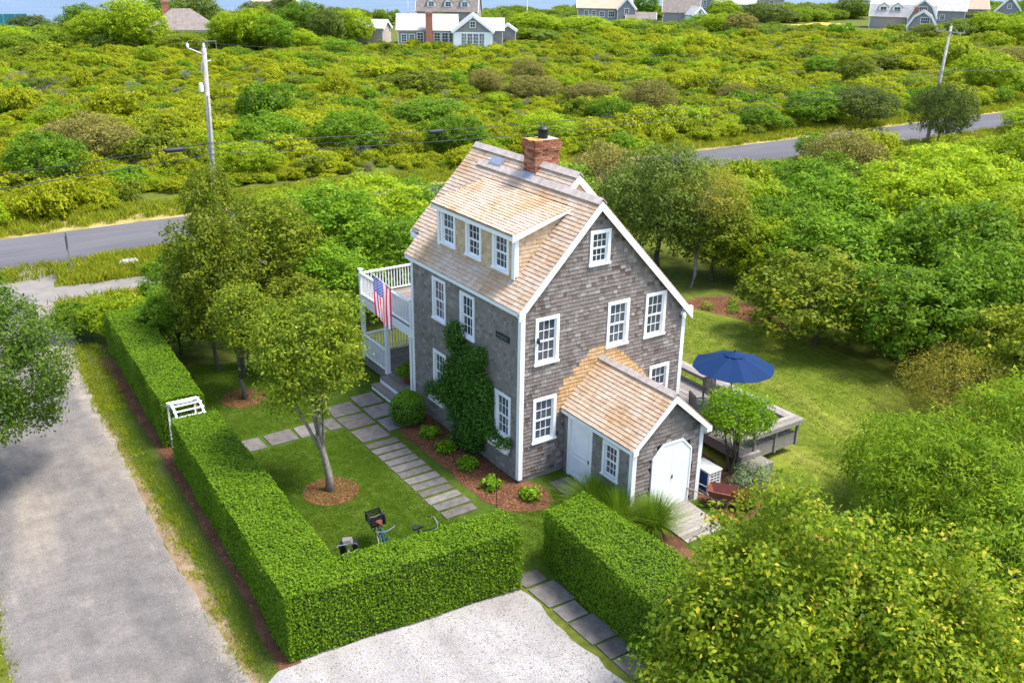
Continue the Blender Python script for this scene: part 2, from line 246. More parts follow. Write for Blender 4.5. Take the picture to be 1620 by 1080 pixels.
# ---------------------------------------------------------------- helpers: objects
def link(o, parent=None):
    COL.objects.link(o)
    if parent is not None: o.parent = parent
    return o
def tag(o, label=None, cat=None, group=None, kind=None):
    if label: o['label'] = label
    if cat: o['category'] = cat
    if group: o['group'] = group
    if kind: o['kind'] = kind
    return o
def empty(name, loc=(0, 0, 0), rz=0, label=None, cat=None, group=None):
    o = bpy.data.objects.new(name, None); COL.objects.link(o)
    o.location = loc; o.rotation_euler = (0, 0, rz); o.empty_display_size = 0.2
    return tag(o, label, cat, group)
class MB:
    def __init__(s): s.v = []; s.f = []; s.r = []; s.m = []
    def add(s, vs_, fs, rnd=0.5, mi=0):
        k = len(s.v); s.v += [tuple(x) for x in vs_]; s.r += [rnd]*len(vs_)
        for f in fs: s.f.append(tuple(i+k for i in f)); s.m.append(mi)
    def box(s, a, b, rnd=0.5, mi=0):
        x0, y0, z0 = (min(a[i], b[i]) for i in range(3)); x1, y1, z1 = (max(a[i], b[i]) for i in range(3))
        s.add([(x0, y0, z0), (x1, y0, z0), (x1, y1, z0), (x0, y1, z0), (x0, y0, z1), (x1, y0, z1), (x1, y1, z1), (x0, y1, z1)],
              [(0, 3, 2, 1), (4, 5, 6, 7), (0, 1, 5, 4), (1, 2, 6, 5), (2, 3, 7, 6), (3, 0, 4, 7)], rnd, mi)
    def obox(s, o, U, V, N, u0, u1, v0, v1, n0, n1, rnd=0.5, mi=0):
        o, U, V, N = Vector(o), Vector(U), Vector(V), Vector(N)
        P = [o+U*a+V*b+N*c for c in (n0, n1) for (a, b) in ((u0, v0), (u1, v0), (u1, v1), (u0, v1))]
        s.add(P, [(0, 3, 2, 1), (4, 5, 6, 7), (0, 1, 5, 4), (1, 2, 6, 5), (2, 3, 7, 6), (3, 0, 4, 7)], rnd, mi)
    def prism(s, poly, ext, rnd=0.5, mi=0):
        """poly: list of 3d points, ext: extrusion vector"""
        k = len(poly); e = Vector(ext); P = [Vector(p) for p in poly]+[Vector(p)+e for p in poly]
        s.add(P, [tuple(range(k-1, -1, -1)), tuple(range(k, 2*k))]+[(i, (i+1) % k, k+(i+1) % k, k+i) for i in range(k)], rnd, mi)
    def tube(s, pts, rads, seg=8, rnd=0.5, mi=0, cap=True):
        pts = [Vector(p) for p in pts]
        if isinstance(rads, (int, float)): rads = [rads]*len(pts)
        P = []
        for i, p in enumerate(pts):
            d = (pts[min(i+1, len(pts)-1)]-pts[max(i-1, 0)]).normalized()
            a = d.cross(Vector((0, 0, 1)) if abs(d.z) < 0.95 else Vector((1, 0, 0))).normalized(); c = d.cross(a)
            for k in range(seg):
                t = 2*math.pi*k/seg; P.append(p+(a*math.cos(t)+c*math.sin(t))*rads[i])
        F = [(i*seg+k, i*seg+(k+1) % seg, (i+1)*seg+(k+1) % seg, (i+1)*seg+k) for i in range(len(pts)-1) for k in range(seg)]
        if cap: F += [tuple(range(seg-1, -1, -1)), tuple((len(pts)-1)*seg+k for k in range(seg))]
        s.add(P, F, rnd, mi)
    def lathe(s, prof, o=(0, 0, 0), seg=20, rnd=0.5, mi=0):
        o = Vector(o); s.tube([o+Vector((0, 0, z)) for r, z in prof], [r for r, z in prof], seg, rnd, mi)
    def mesh(s, name, mats):
        me = bpy.data.meshes.new(name); me.from_pydata(s.v, [], s.f)
        for m_ in (mats if isinstance(mats, (list, tuple)) else [mats]): me.materials.append(MT[m_] if isinstance(m_, str) else m_)
        if any(s.m): me.polygons.foreach_set('material_index', s.m)
        at = me.attributes.new('rnd', 'FLOAT', 'POINT'); at.data.foreach_set('value', s.r)
        me.update(); return me
    def build(s, name, mats, parent=None, smooth=False):
        me = s.mesh(name, mats)
        if smooth: me.polygons.foreach_set('use_smooth', [True]*len(me.polygons))
        return link(bpy.data.objects.new(name, me), parent)
def one(name, mats, parent, fn, smooth=False):
    b_ = MB(); fn(b_); return b_.build(name, mats, parent, smooth)
def inst(name, me, parent, loc=(0, 0, 0), rot=(0, 0, 0), sc=(1, 1, 1)):
    o = link(bpy.data.objects.new(name, me), parent); o.location = loc; o.rotation_euler = rot; o.scale = sc; return o
def copy_tree(o, parent=None):
    c = o.copy(); COL.objects.link(c)
    if parent is not None: c.parent = parent
    for ch in list(o.children): copy_tree(ch, c)
    return c
rnd = random.Random(7)

# the ground falls gently towards the shell drive
def gh(y):
    if y >= 0: return 0.0
    t = min(1, -y/3.4); return -0.3*(3*t*t-2*t*t*t)
def sheet(name, poly, dz, mat, kind='structure', label=None):
    bm = bmesh.new(); f = bm.faces.new([bm.verts.new((x, y, 0)) for x, y in poly])
    for yc in (0, -0.6, -1.2, -1.8, -2.4, -3.0, -3.4):
        bmesh.ops.bisect_plane(bm, geom=bm.verts[:]+bm.edges[:]+bm.faces[:], plane_co=(0, yc, 0), plane_no=(0, 1, 0))
    for v in bm.verts: v.co.z = gh(v.co.y)+dz
    bmesh.ops.triangulate(bm, faces=bm.faces[:]); bmesh.ops.recalc_face_normals(bm, faces=bm.faces[:])
    for f in bm.faces:
        if f.normal.z < 0: f.normal_flip()
    me = bpy.data.meshes.new(name); bm.to_mesh(me); bm.free(); me.materials.append(MT[mat])
    o = link(bpy.data.objects.new(name, me)); o['kind'] = kind
    if label: o['label'] = label
    return o
def wob(pts, amp, seed, step=0.5):
    """a polygon outline with wavering edges"""
    q = random.Random(seed); out = []
    for i, a in enumerate(pts):
        b_ = pts[(i+1) % len(pts)]; d = math.dist(a, b_); k = max(1, int(d/step))
        for j in range(k):
            t = j/k; w = amp if 0 < j else amp*0.3
            out.append((a[0]+(b_[0]-a[0])*t+q.uniform(-w, w), a[1]+(b_[1]-a[1])*t+q.uniform(-w, w)))
    return out

# ---------------------------------------------------------------- the setting
sheet('ground', [(-400, -120), (900, -120), (900, 224), (300, 222), (130, 214), (60, 212), (-10, 216), (-400, 214)], 0, 'ground')
sea = MB(); sea.add([(-3000, 200, -1.2), (5000, 200, -1.2), (5000, 7000, -1.2), (-3000, 7000, -1.2)], [(0, 1, 2, 3)]); tag(sea.build('sea', 'sea'), kind='structure')
sheet('lane_verge', wob([(-10.35, -4.4), (-8.7, -4.25), (-8.7, 8), (-8.4, 8.2), (-8.0, 19.5), (-9.6, 21), (-9.95, 10)], 0.05, 3), 0.006, 'verge')
sheet('lane', wob([(-14.9, -30), (-9.6, -30), (-9.75, -6), (-9.95, -3.6), (-10.2, 1.8), (-9.9, 8), (-9.75, 13), (-9.4, 17.6), (-8.9, 21.5), (-9.0, 26), (-14.6, 26), (-14.4, 10), (-14.5, 0)], 0.045, 4, 0.35), 0.008, 'lane')
sheet('lane_apron', [(-16, 25.4), (-8.9, 25.4), (-8.4, 28.5), (-5.5, 31.8), (-19, 31.8), (-16, 28)], 0.010, 'walk')
sheet('shell_driveway', wob([(-9.9, -4.15), (-9.0, -3.55), (-6, -3.75), (-2.75, -3.7), (-2.75, -9), (-2.9, -14), (-9.9, -14), (-10.1, -9)], 0.10, 5, 0.4), 0.014, 'shell')
sheet('lawn', [(-7.6, -3.6), (0.3, -3.6), (0.3, -0.6), (2.2, -0.6), (2.2, -6.6), (-0.4, -9), (-3.2, -9), (-3.0, -3.4), (-3.4, -3.4)][:0] or [(-8.3, -3.7), (-2.5, -3.7), (-2.5, -10), (6, -10), (6, 0.5), (0.4, 0.5), (0.4, 11.5), (-2, 13.5), (-6, 14.5), (-7.0, 18), (-8.3, 18)], 0.004, 'lawn')
sheet('back_lawn', wob([(5.5, -9), (9, -9), (14, -5), (16.8, -1.8), (17.6, 1), (17.3, 4.5), (16.6, 8), (15.6, 12), (11, 14.5), (6, 14), (6.3, 0)], 0.2, 6, 1.2), 0.009, 'lawn_sun')
sheet('road', [(-300, 31.7), (-20, 31.7), (400, 31.9), (400, 37.9), (-20, 38.1), (-300, 38.1)], 0.016, 'road')
sheet('road_edge_grass', wob([(-300, 29.4), (400, 29.6), (400, 40.2), (-300, 40.4)], 0.5, 8, 3), 0.006, 'straw')
sheet('footpath', wob([(-9.0, 25.4), (-4.6, 24.8), (0.5, 24.4), (14, 24.2), (14, 26.6), (1, 26.8), (-3.2, 27.1), (-8.6, 27.6)], 0.05, 9, 1), 0.020, 'walk')
fb = MB(); fb.prism([(-5.05, 24.95, 0.0), (-4.45, 24.9, 0.0), (-3.75, 27.05, 0.0), (-4.35, 27.1, 0.0)], (0, 0, 0.03)); tag(fb.build('kerb_slab', 'concrete'), kind='structure')
sheet('meadow', wob([(163, 142), (177, 151), (206, 158), (208, 151), (190, 136), (176, 134)], 1, 10, 5), 0.02, 'meadow')
sheet('meadow_strip', wob([(209, 140), (218, 142), (188, 119), (180, 120)], 0.6, 12, 5), 0.02, 'meadow')
sheet('far_lawn', wob([(-20, 190), (26, 188), (26, 214), (-20, 214)], 1, 14, 8), 0.02, 'lawn_sun')
sheet('far_drive', wob([(-10, 158), (18, 156), (20, 170), (-10, 172)], 0.6, 15, 6), 0.024, 'concrete')
# mulch
hb = sheet('mulch_bed', wob([(0.1, 6.2), (-1.35, 5.9), (-1.5, 4.7), (-1.45, 2.6), (-1.5, -0.2), (-1.2, -1.05), (-0.6, -1.4), (0.05, -1.5), (0.5, -1.1), (0.62, -0.6), (0.4, -0.1), (0.1, 0.2)], 0.05, 16, 0.3), 0.014, 'mulch')
def disc(cx, cy, r, k=40): return [(cx+r*math.cos(2*math.pi*i/k), cy+r*math.sin(2*math.pi*i/k)) for i in range(k)]
for cx, cy, r_m in ((-5.1, 2.7, 0.86), (-5.08, 10.55, 0.84)):
    sheet('tree_mulch_ring', disc(cx, cy, r_m), 0.016, 'mulch')
sheet('hedge_mulch', wob([(-9.25, -3.7), (-8.7, -3.7), (-8.2, 7.3), (-8.2, 17), (-8.75, 17), (-8.85, 8), (-8.95, 4)], 0.05, 18, 0.5), 0.016, 'mulch')
sheet('entry_mulch', wob([(1.0, -6.6), (2.2, -6.4), (2.6, -4.2), (1.7, -3.4), (0.5, -3.6), (0.2, -5.5)], 0.06, 19, 0.4), 0.012, 'mulch')
sheet('side_mulch', wob([(4.45, -3.2), (4.5, -5.2), (6.9, -4.4), (7.2, -3.2), (6.5, -2.7), (6.5, -0.2), (4.5, -0.2)], 0.06, 20, 0.4), 0.014, 'mulch')
sheet('back_mulch_bed', wob([(15.8, 9.9), (17.4, 10.0), (18.9, 9.3), (18.6, 6.6), (17.9, 3.9), (17.0, 5.6), (16.6, 7.6)], 0.15, 21, 0.7), 0.014, 'mulch')

# ---------------------------------------------------------------- the cottage
house = empty('cottage', (0, 0, 0), 0, 'grey shingled cottage with cedar roof, brick chimney and gabled entry', 'house')
W, L = 6.58, 6.73
SL = 1.02
AX, AZ = 2.69, 8.70           # front ridge
RX, RZ = 3.10, 9.12           # raised ridge
def zl(x): return 5.80+SL*(x+0.15)            # left roof plane
def zr(x): return AZ-SL*(x-AX)                # front right plane
def zr2(x): return RZ-SL*(x-RX)               # raised right plane
def shingles(mb, o, U, V, N, course, umin, umax, v0, v1, holes=(), t=0.022, wmin=0.08, wmax=0.24, seed=1, pick=None, base=0.0, mi_butt=None, wav=0.006, each=None):
    """courses of tapered shingles on a plane; umin/umax are functions of v; holes are (u0,u1,v0,v1)"""
    o, U, V, N = Vector(o), Vector(U), Vector(V), Vector(N); q = random.Random(seed); k = 0
    nrow = int((v1-v0)/course+0.999)
    for i in range(nrow):
        vb = v0+i*course; vt = min(vb+course*1.12, v1+0.01); vm = vb+course*0.5
        a, b_ = min(umin(vb), umin(vt)), max(umax(vb), umax(vt))
        cur = a+q.uniform(-wmax, 0)
        while cur < b_:
            w = q.uniform(wmin, wmax); s0, s1 = cur+0.002, cur+w-0.003; cur += w
            segs = [(s0, s1)]
            for (h0, h1, hv0, hv1) in holes:
                if hv0 < vm < hv1:
                    ns = []
                    for x, y in segs:
                        if y <= h0 or x >= h1: ns.append((x, y)); continue
                        if x < h0: ns.append((x, h0))
                        if y > h1: ns.append((h1, y))
                    segs = ns
            rv = min(1, max(0, q.gauss(0.5, 0.22))); dj = q.uniform(-wav, wav); th = t*q.uniform(0.8, 1.25)
            for x, y in segs:
                p = [max(x, umin(vb)), min(y, umax(vb)), min(y, umax(vt)), max(x, umin(vt))]
                if p[0] >= p[1]-0.004 or p[3] >= p[2]+0.004:
                    if p[0] >= p[1]-0.004: continue
                    mid = (p[3]+p[2])/2; p[2] = p[3] = mid
                lo = vb+dj
                c = [o+U*p[0]+V*lo+N*(base+th), o+U*p[1]+V*lo+N*(base+th), o+U*p[2]+V*vt+N*(base+0.003), o+U*p[3]+V*vt+N*(base+0.003),
                     o+U*p[0]+V*lo+N*(base-0.006), o+U*p[1]+V*lo+N*(base-0.006), o+U*p[2]+V*vt+N*(base-0.006), o+U*p[3]+V*vt+N*(base-0.006)]
                tgt = mb if pick is None else pick((x+y)/2, vm)
                if each is not None: each(c, rv); continue
                tgt.add(c, [(0, 1, 2, 3), (1, 5, 6, 2), (4, 0, 3, 7)], rv, 0)
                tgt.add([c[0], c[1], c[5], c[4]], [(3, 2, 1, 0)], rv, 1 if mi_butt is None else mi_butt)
def stuff_part(mb, name, mats, parent, smooth=False):
    o = mb.build(name, mats, parent, smooth); o['kind'] = 'stuff'; return o
XA, YA, ZA = Vector((1, 0, 0)), Vector((0, 1, 0)), Vector((0, 0, 1))

WIN = []   # (o,U,N,u,v,w,h)
def window(parent, o, U, N, u, v, w, h, casing=0.105, rows=(2, 2), cols=3, deep=0.06, label=None):
    """double-hung window; outer casing rectangle at (u,v,w,h) on the plane"""
    o, U, N = Vector(o), Vector(U), Vector(N); V = ZA; c = casing
    fb_ = MB()
    for (a, b_, d, e) in ((u, u+c, v+0.06, v+h), (u+w-c, u+w, v+0.06, v+h), (u+c, u+w-c, v+h-c, v+h)):
        fb_.obox(o, U, V, N, a, b_, d, e, -deep, 0.045)
    wo_ = fb_.build('window', 'white', parent)
    if label: wo_['label'] = label
    one('sill', 'white', wo_, lambda m_: m_.obox(o, U, V, N, u-0.03, u+w+0.03, v, v+0.06, -deep, 0.075))
    a0, a1, b0, b1 = u+c, u+w-c, v+0.06, v+h-c
    sb = MB(); s_ = 0.045; mid = b0+(b1-b0)*rows[1]/(rows[0]+rows[1]) if rows[0] else b1
    halves = [(b0, mid, rows[1], -deep+0.002), (mid, b1, rows[0], -deep+0.02)] if rows[0] else [(b0, b1, rows[1], -deep+0.01)]
    base_r = rnd.choice((0.2, 0.35, 0.5, 0.65, 0.8))
    for (y0, y1, nr, dn) in halves:
        bt = s_*1.5 if y0 == b0 else s_*0.8
        sb.obox(o, U, V, N, a0, a0+s_, y0, y1, dn, dn+0.03); sb.obox(o, U, V, N, a1-s_, a1, y0, y1, dn, dn+0.03)
        sb.obox(o, U, V, N, a0+s_, a1-s_, y0, y0+bt, dn, dn+0.03); sb.obox(o, U, V, N, a0+s_, a1-s_, y1-s_*0.8, y1, dn, dn+0.03)
        x0, x1, z0, z1 = a0+s_, a1-s_, y0+bt, y1-s_*0.8
        for i in range(1, cols): x = x0+(x1-x0)*i/cols; sb.obox(o, U, V, N, x-0.008, x+0.008, z0, z1, dn, dn+0.024)
        for j in range(1, nr):
            z = z0+(z1-z0)*j/nr
            for i in range(cols):
                sb.obox(o, U, V, N, x0+(x1-x0)*i/cols+0.011, x0+(x1-x0)*(i+1)/cols-0.011, z-0.008, z+0.008, dn, dn+0.024)
        for i in range(cols):
            for j in range(nr):
                p0, p1 = x0+(x1-x0)*i/cols+0.002, x0+(x1-x0)*(i+1)/cols-0.002; q0, q1 = z0+(z1-z0)*j/nr+0.002, z0+(z1-z0)*(j+1)/nr-0.002
                tl = rnd.uniform(-0.004, 0.004)
                pm = MB(); pm.add([o+U*p0+V*q0+N*(dn+0.008), o+U*p1+V*q0+N*(dn+0.008+tl), o+U*p1+V*q1+N*(dn+0.008+tl*0.5), o+U*p0+V*q1+N*(dn+0.008),
                                   o+U*p0+V*q0+N*(dn+0.002), o+U*p1+V*q0+N*(dn+0.002), o+U*p1+V*q1+N*(dn+0.002), o+U*p0+V*q1+N*(dn+0.002)],
                                  [(0, 1, 2, 3), (7, 6, 5, 4), (0, 4, 5, 1), (1, 5, 6, 2), (2, 6, 7, 3), (3, 7, 4, 0)], min(1, max(0, base_r+rnd.uniform(-0.18, 0.18))))
                pm.build('pane', 'glass', wo_)
    sb.build('sash', 'white', wo_)
    return wo_

# windows on the front gable wall, y = 0, outward -Y; u = x, v = z
front_w = [(0.49, 3.876, 0.88, 1.52), (3.235, 3.876, 0.88, 1.52), (4.79, 3.876, 0.88, 1.52), (0.472, 1.25, 0.88, 1.53), (2.41, 6.684, 0.787, 1.10), (5.16, 1.28, 0.86, 1.53)]
left_w = [(4.355, 3.88, 0.88, 1.51), (2.56, 3.88, 0.88, 1.51), (4.36, 1.26, 0.88, 1.51), (0.46, 1.26, 0.88, 1.51)]
Nf, Nl = Vector((0, -1, 0)), Vector((-1, 0, 0))
# backing walls (set behind the shingles)
B = 0.075
wall_front = one('front_wall', 'wallback', house, lambda m_: m_.prism([(B, B, 0.22), (W-B, B, 0.22), (W-B, B, 4.62), (AX, B, AZ-0.13), (B, B, 5.72)], (0, 0.1, 0)))
wall_left = one('side_wall', 'wallback', house, lambda m_: m_.box((B, 0.2, 0.22), (B+0.1, L-0.05, 5.72)))
one('back_wall', 'shingle_side', house, lambda m_: m_.prism([(0.05, L, 0.2), (W-0.05, L, 0.2), (W-0.05, L, 5.5), (RX, L, RZ-0.12), (0.05, L, 5.7)], (0, -0.1, 0), 0.4))
one('right_wall', 'shingle', house, lambda m_: (m_.box((W-0.12, 0.16, 0.22), (W-0.02, 1.45, 4.6)), m_.box((W-0.12, 1.45, 0.22), (W-0.02, L-0.12, 5.5))))
one('foundation', 'found', house, lambda m_: m_.box((0.03, 0.03, -0.6), (W-0.03, L-0.03, 0.22)))
# front wall shingles: weathered, with the pale new cedar patch over the entry roof
fs_old, fs_new = MB(), MB()
def entry_line(x): return 2.30+0.9*(x-1.55) if x < 3.08 else 3.677-0.9*(x-3.08)
def pick_front(u, v):
    e = entry_line(u); lim = min(e+0.70, 3.95)
    j = ((int(v/0.127)*7919) % 13)/13*0.12
    return fs_new if (1.39 < u < 5.17 and v < lim+j-0.05 and v > 2.12) else fs_old
hol = [(u, u+w, v, v+h) for (u, v, w, h) in front_w]
shingles(None, (0, 0, 0), XA, ZA, Nf, 0.127, lambda v: max(0.09, v*0+((v-5.72)/SL if v > 5.72 else 0)), lambda v: min(W-0.09, AX+(AZ-0.02-v)/SL), 0.2, AZ-0.12, hol, 0.024, seed=3, pick=pick_front)
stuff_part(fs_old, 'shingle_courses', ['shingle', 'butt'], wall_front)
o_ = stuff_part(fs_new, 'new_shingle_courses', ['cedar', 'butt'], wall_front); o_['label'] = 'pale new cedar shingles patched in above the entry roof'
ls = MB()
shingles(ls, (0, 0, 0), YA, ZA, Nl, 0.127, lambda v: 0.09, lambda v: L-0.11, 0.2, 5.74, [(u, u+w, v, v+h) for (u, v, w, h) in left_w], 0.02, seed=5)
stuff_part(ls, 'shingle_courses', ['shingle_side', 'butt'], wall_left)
for (u, v, w, h) in front_w: window(house, (0, 0, 0), XA, Nf, u, v, w, h)
for (u, v, w, h) in left_w: window(house, (0, 0, 0), YA, Nl, u, v, w, h)
# corner boards
def corner(name, x, y, z0, z1, sx, sy):
    b_ = MB(); t = 0.028; wd = 0.125
    b_.box((x-sx*t, y-sy*t, z0), (x+sx*wd, y, z1)); b_.box((x-sx*t, y+sy*0.001, z0), (x, y+sy*wd, z1-0.002)); b_.build('corner_board', 'white', house)
corner('c', 0, 0, 0.12, 5.70, 1, 1); corner('c', W, 0, 0.12, 4.62, -1, 1); corner('c', 0, L, 0.3, 5.72, 1, -1)
# roof decks
T = 0.10
def slab(name, pts, mat='roof', t=T):
    b_ = MB(); P = [Vector(p) for p in pts]; nrm = (P[1]-P[0]).cross(P[2]-P[0]).normalized()
    if nrm.z < 0: nrm = -nrm
    b_.prism([p-nrm*t for p in P], nrm*(t-0.012), 0.3); return b_.build(name, mat, house)
ex = -0.17
roofL = slab('roof', [(ex, -0.15, zl(ex)), (ex, 6.84, zl(ex)), (0.45, 6.84, zl(0.45)), (0.45, 7.46, zl(0.45)), (RX, 7.46, RZ), (RX, 1.52, RZ), (AX, 1.52, AZ), (AX, -0.15, AZ)][0:3]+[(AX, 6.84, AZ), (AX, -0.15, AZ)])
slab('roof', [(0.42, 6.85, zl(0.42)), (0.42, 7.46, zl(0.42)), (AX, 7.46, AZ), (AX, 6.85, AZ)])
slab('roof', [(AX+0.001, 1.52, zl(AX)), (AX+0.001, 7.46, zl(AX)), (RX, 7.46, RZ), (RX, 1.52, RZ)])
slab('roof', [(AX, -0.15, AZ), (AX, 1.9, AZ), (W+0.17, 1.9, zr(W+0.17)), (W+0.17, -0.15, zr(W+0.17))])
slab('roof', [(RX, 1.52, RZ), (RX, 7.46, RZ), (W+0.17, 7.46, zr2(W+0.17)), (W+0.17, 1.52, zr2(W+0.17))])
# roof shingles, left slope: u = y, v = up the slope
cs = 1/math.hypot(1, SL); Vs = Vector((cs, 0, SL*cs)); Ns = Vector((-SL*cs, 0, cs)); o0 = Vector((ex-0.03, 0, zl(ex)-0.03*SL))
def vx(x): return (x-(ex-0.03))/cs
rs = MB()
DX0, DY0, DY1 = 0.36, 0.92, 5.46      # dormer face plane and its ends
DZ = 7.80                              # dormer eave height
vtop = vx(2.36)
def umx(v): return 6.86 if v < vx(0.42) else 7.48
shingles(rs, o0, YA, Vs, Ns, 0.14, lambda v: -0.17, umx, 0.0, vx(AX), [(DY0, DY1, vx(DX0)-0.02, vx(2.30))], 0.021, 0.10, 0.26, 8, base=0.0)
shingles(rs, o0, YA, Vs, Ns, 0.14, lambda v: 1.50, umx, vx(AX), vx(RX), [(3.38, 4.12, vx(2.72), vx(3.7))], 0.021, 0.10, 0.26, 9)
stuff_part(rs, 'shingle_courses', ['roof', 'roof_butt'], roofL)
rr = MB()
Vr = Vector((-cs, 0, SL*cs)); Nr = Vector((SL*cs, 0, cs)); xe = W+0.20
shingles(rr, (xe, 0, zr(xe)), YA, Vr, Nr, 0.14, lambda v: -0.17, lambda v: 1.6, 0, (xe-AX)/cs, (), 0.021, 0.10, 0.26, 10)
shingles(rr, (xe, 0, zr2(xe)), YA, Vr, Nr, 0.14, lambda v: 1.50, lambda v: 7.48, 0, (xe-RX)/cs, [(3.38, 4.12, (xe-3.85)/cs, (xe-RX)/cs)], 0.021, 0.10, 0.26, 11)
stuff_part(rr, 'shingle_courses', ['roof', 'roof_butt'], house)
# ridge boards
def ridge_cap(x, z, y0, y1, step=1.35, wl_=0.17):
    y = y0; i = 0
    while y < y1-0.1:
        e = min(y+step, y1); h = 0.030+0.003*(i % 2); b_ = MB()
        for sgn in (-1, 1):
            vv = Vector((sgn*cs, 0, -SL*cs)); nn = Vector((sgn*SL*cs, 0, cs)); p = Vector((x, 0, z))+Vector((0, 0, 0.0))
            q = [p+nn*h+vv*0, p+nn*h+vv*wl_, p+nn*(h+0.028)+vv*wl_, p+nn*(h+0.028)]
            q[0] = p+Vector((0, 0, h*1.43)); q[3] = p+Vector((0, 0, (h+0.028)*1.43))
            if sgn < 0: q = q[::-1]
            b_.prism([c+Vector((0, y+0.004, 0)) for c in q], (0, e-y-0.008, 0))
        b_.build('ridge_board', 'roof_cap', house); y = e; i += 1
ridge_cap(RX, RZ, 1.46, 7.5); ridge_cap(AX, AZ, -0.2, 6.55)
# rake boards
def rake(pa, pb, y, w=0.20, t=0.035, face=-1, name='rake_board', parent=house):
    b_ = MB(); a, c = Vector(pa), Vector(pb); b_.prism([a, c, c-ZA*w, a-ZA*w][::1], (0, face*t, 0)); return b_.build(name, 'white', parent)
rk = lambda x, z: (x, -0.15, z-0.025)
rake(rk(ex-0.02, zl(ex-0.02)), rk(AX, AZ), -0.15, 0.27); rake(rk(AX+0.001, AZ), rk(W+0.19, zr(W+0.19)), -0.15, 0.27)
sof = MB(); sof.prism([(ex, -0.149, zl(ex)-0.13), (AX, -0.149, AZ-0.13), (AX, -0.149, AZ-0.16), (ex, -0.149, zl(ex)-0.16)], (0, 0.15, 0)); sof.prism([(AX+.002, -0.149, AZ-0.13), (W+0.17, -0.149, zr(W+0.17)-0.13), (W+0.17, -0.149, zr(W+0.17)-0.16), (AX+.002, -0.149, AZ-0.16)], (0, 0.15, 0)); sof.build('soffit', 'white', house)
rk2 = lambda x, z: (x, 1.52, z-0.02)
rake(rk2(2.4, zl(2.4)), rk2(RX, RZ), 1.52, 0.26); rake(rk2(RX+0.001, RZ), rk2(W+0.19, zr2(W+0.19)), 1.52, 0.26)
one('upper_gable', 'cedar_pale', house, lambda m_: m_.prism([(2.5, 1.56, zl(2.5)-0.15), (RX, 1.56, RZ-0.14), (W, 1.56, zr2(W)-0.14), (W, 1.56, zr(W)-0.1), (AX, 1.56, AZ-0.1)], (0, 0.1, 0), 0.6))
# eave boards
one('eave_board', 'white', house, lambda m_: m_.box((ex+0.005, -0.149, zl(ex)-0.20), (ex+0.04, 6.84, zl(ex)-0.075)))
one('eave_soffit', 'white', house, lambda m_: m_.box((ex+0.042, -0.148, zl(ex)-0.20), (-0.03, 6.83, zl(ex)-0.17)))
one('eave_board', 'white', house, lambda m_: m_.box((W+0.13, -0.149, zr(W+0.17)-0.22), (W+0.165, 1.5, zr(W+0.17)-0.09)))
one('cornice_return', 'white', house, lambda m_: (m_.box((ex, -0.186, 5.56), (0.02, -0.03, 5.72)), m_.box((W-0.02, -0.186, 4.47), (W+0.18, -0.03, 4.68))))
rake((ex, 6.86, zl(ex)-0.02), (0.45, 6.86, zl(0.45)-0.02), 6.86, 0.2, face=1)
# rear upper bay over the balcony
one('rear_bay', 'shingle_side', house, lambda m_: m_.prism([(0.56, 6.84, 5.7), (0.56, 6.84, zl(0.56)-0.14), (RX, 6.84, RZ-0.14), (5.8, 6.84, zr2(5.8)-0.14), (5.8, 6.84, 5.7)], (0, 0.5, 0), 0.4))
one('rear_bay_post', 'white', house, lambda m_: (m_.box((0.47, 7.30, 5.65), (0.62, 7.44, zl(0.47)-0.13))))
rake((0.40, 7.47, zl(0.40)-0.02), (RX, 7.47, RZ-0.02), 7.47, 0.22, face=0.6)
one('rear_bay_eave', 'white', house, lambda m_: m_.box((0.40, 6.865, zl(0.42)-0.26), (0.46, 7.46, zl(0.42)-0.10)))
# skylight hatch on the raised slope
sk = MB(); so = Vector((2.80, 5.62, zl(2.80)))
sk.obox(so, YA, Vs, Ns, -0.36, 0.36, -0.16, 0.16, 0.0, 0.075, 0.4); skl = sk.build('roof_hatch', 'lead', house)
one('hatch_glass', 'lead', skl, lambda m_: m_.obox(so, YA, Vs, Ns, -0.31, 0.31, -0.12, 0.12, 0.076, 0.082))
# ---- shed dormer
Dn = -1; DRX = 2.33; DSL = (zl(DRX)-DZ)/(DRX-0.22)
def dz(x): return DZ+DSL*(x-0.22)
one('dormer_wall', 'wallback', house, lambda m_: (m_.box((DX0+0.06, DY0+0.1, 6.2), (DX0+0.14, DY1-0.1, 7.72)), m_.prism([(DX0+0.15, DY0+0.06, zl(DX0)-0.1), (DX0+0.15, DY0+0.06, dz(DX0+0.15)-0.1), (2.2, DY0+0.06, dz(2.2)-0.08), (2.2, DY0+0.06, zl(2.2)-0.16)], (0, 0.08, 0)),
    m_.prism([(DX0+0.15, DY1-0.06, zl(DX0)-0.1), (DX0+0.15, DY1-0.06, dz(DX0+0.15)-0.1), (2.2, DY1-0.06, dz(2.2)-0.08), (2.2, DY1-0.06, zl(2.2)-0.16)], (0, -0.08, 0))))
dorm_w = [(4.30, 6.45, 0.93, 1.20), (2.74, 6.45, 0.92, 1.20), (1.20, 6.45, 0.90, 1.20)]
ds = MB()
shingles(ds, (DX0, 0, 0), YA, ZA, Nl, 0.127, lambda v: DY0+0.1, lambda v: DY1-0.08, 6.34, 7.72, [(u, u+w, v, v+h) for (u, v, w, h) in dorm_w], 0.018, seed=21)
shingles(ds, (0, DY0, 0), XA, ZA, Nf, 0.127, lambda v: max(DX0+0.08, 0.22+(v+0.10-DZ)/DSL), lambda v: min(2.3, (v-5.80)/SL-0.15+0.02), 6.36, 8.26, (), 0.018, seed=22)
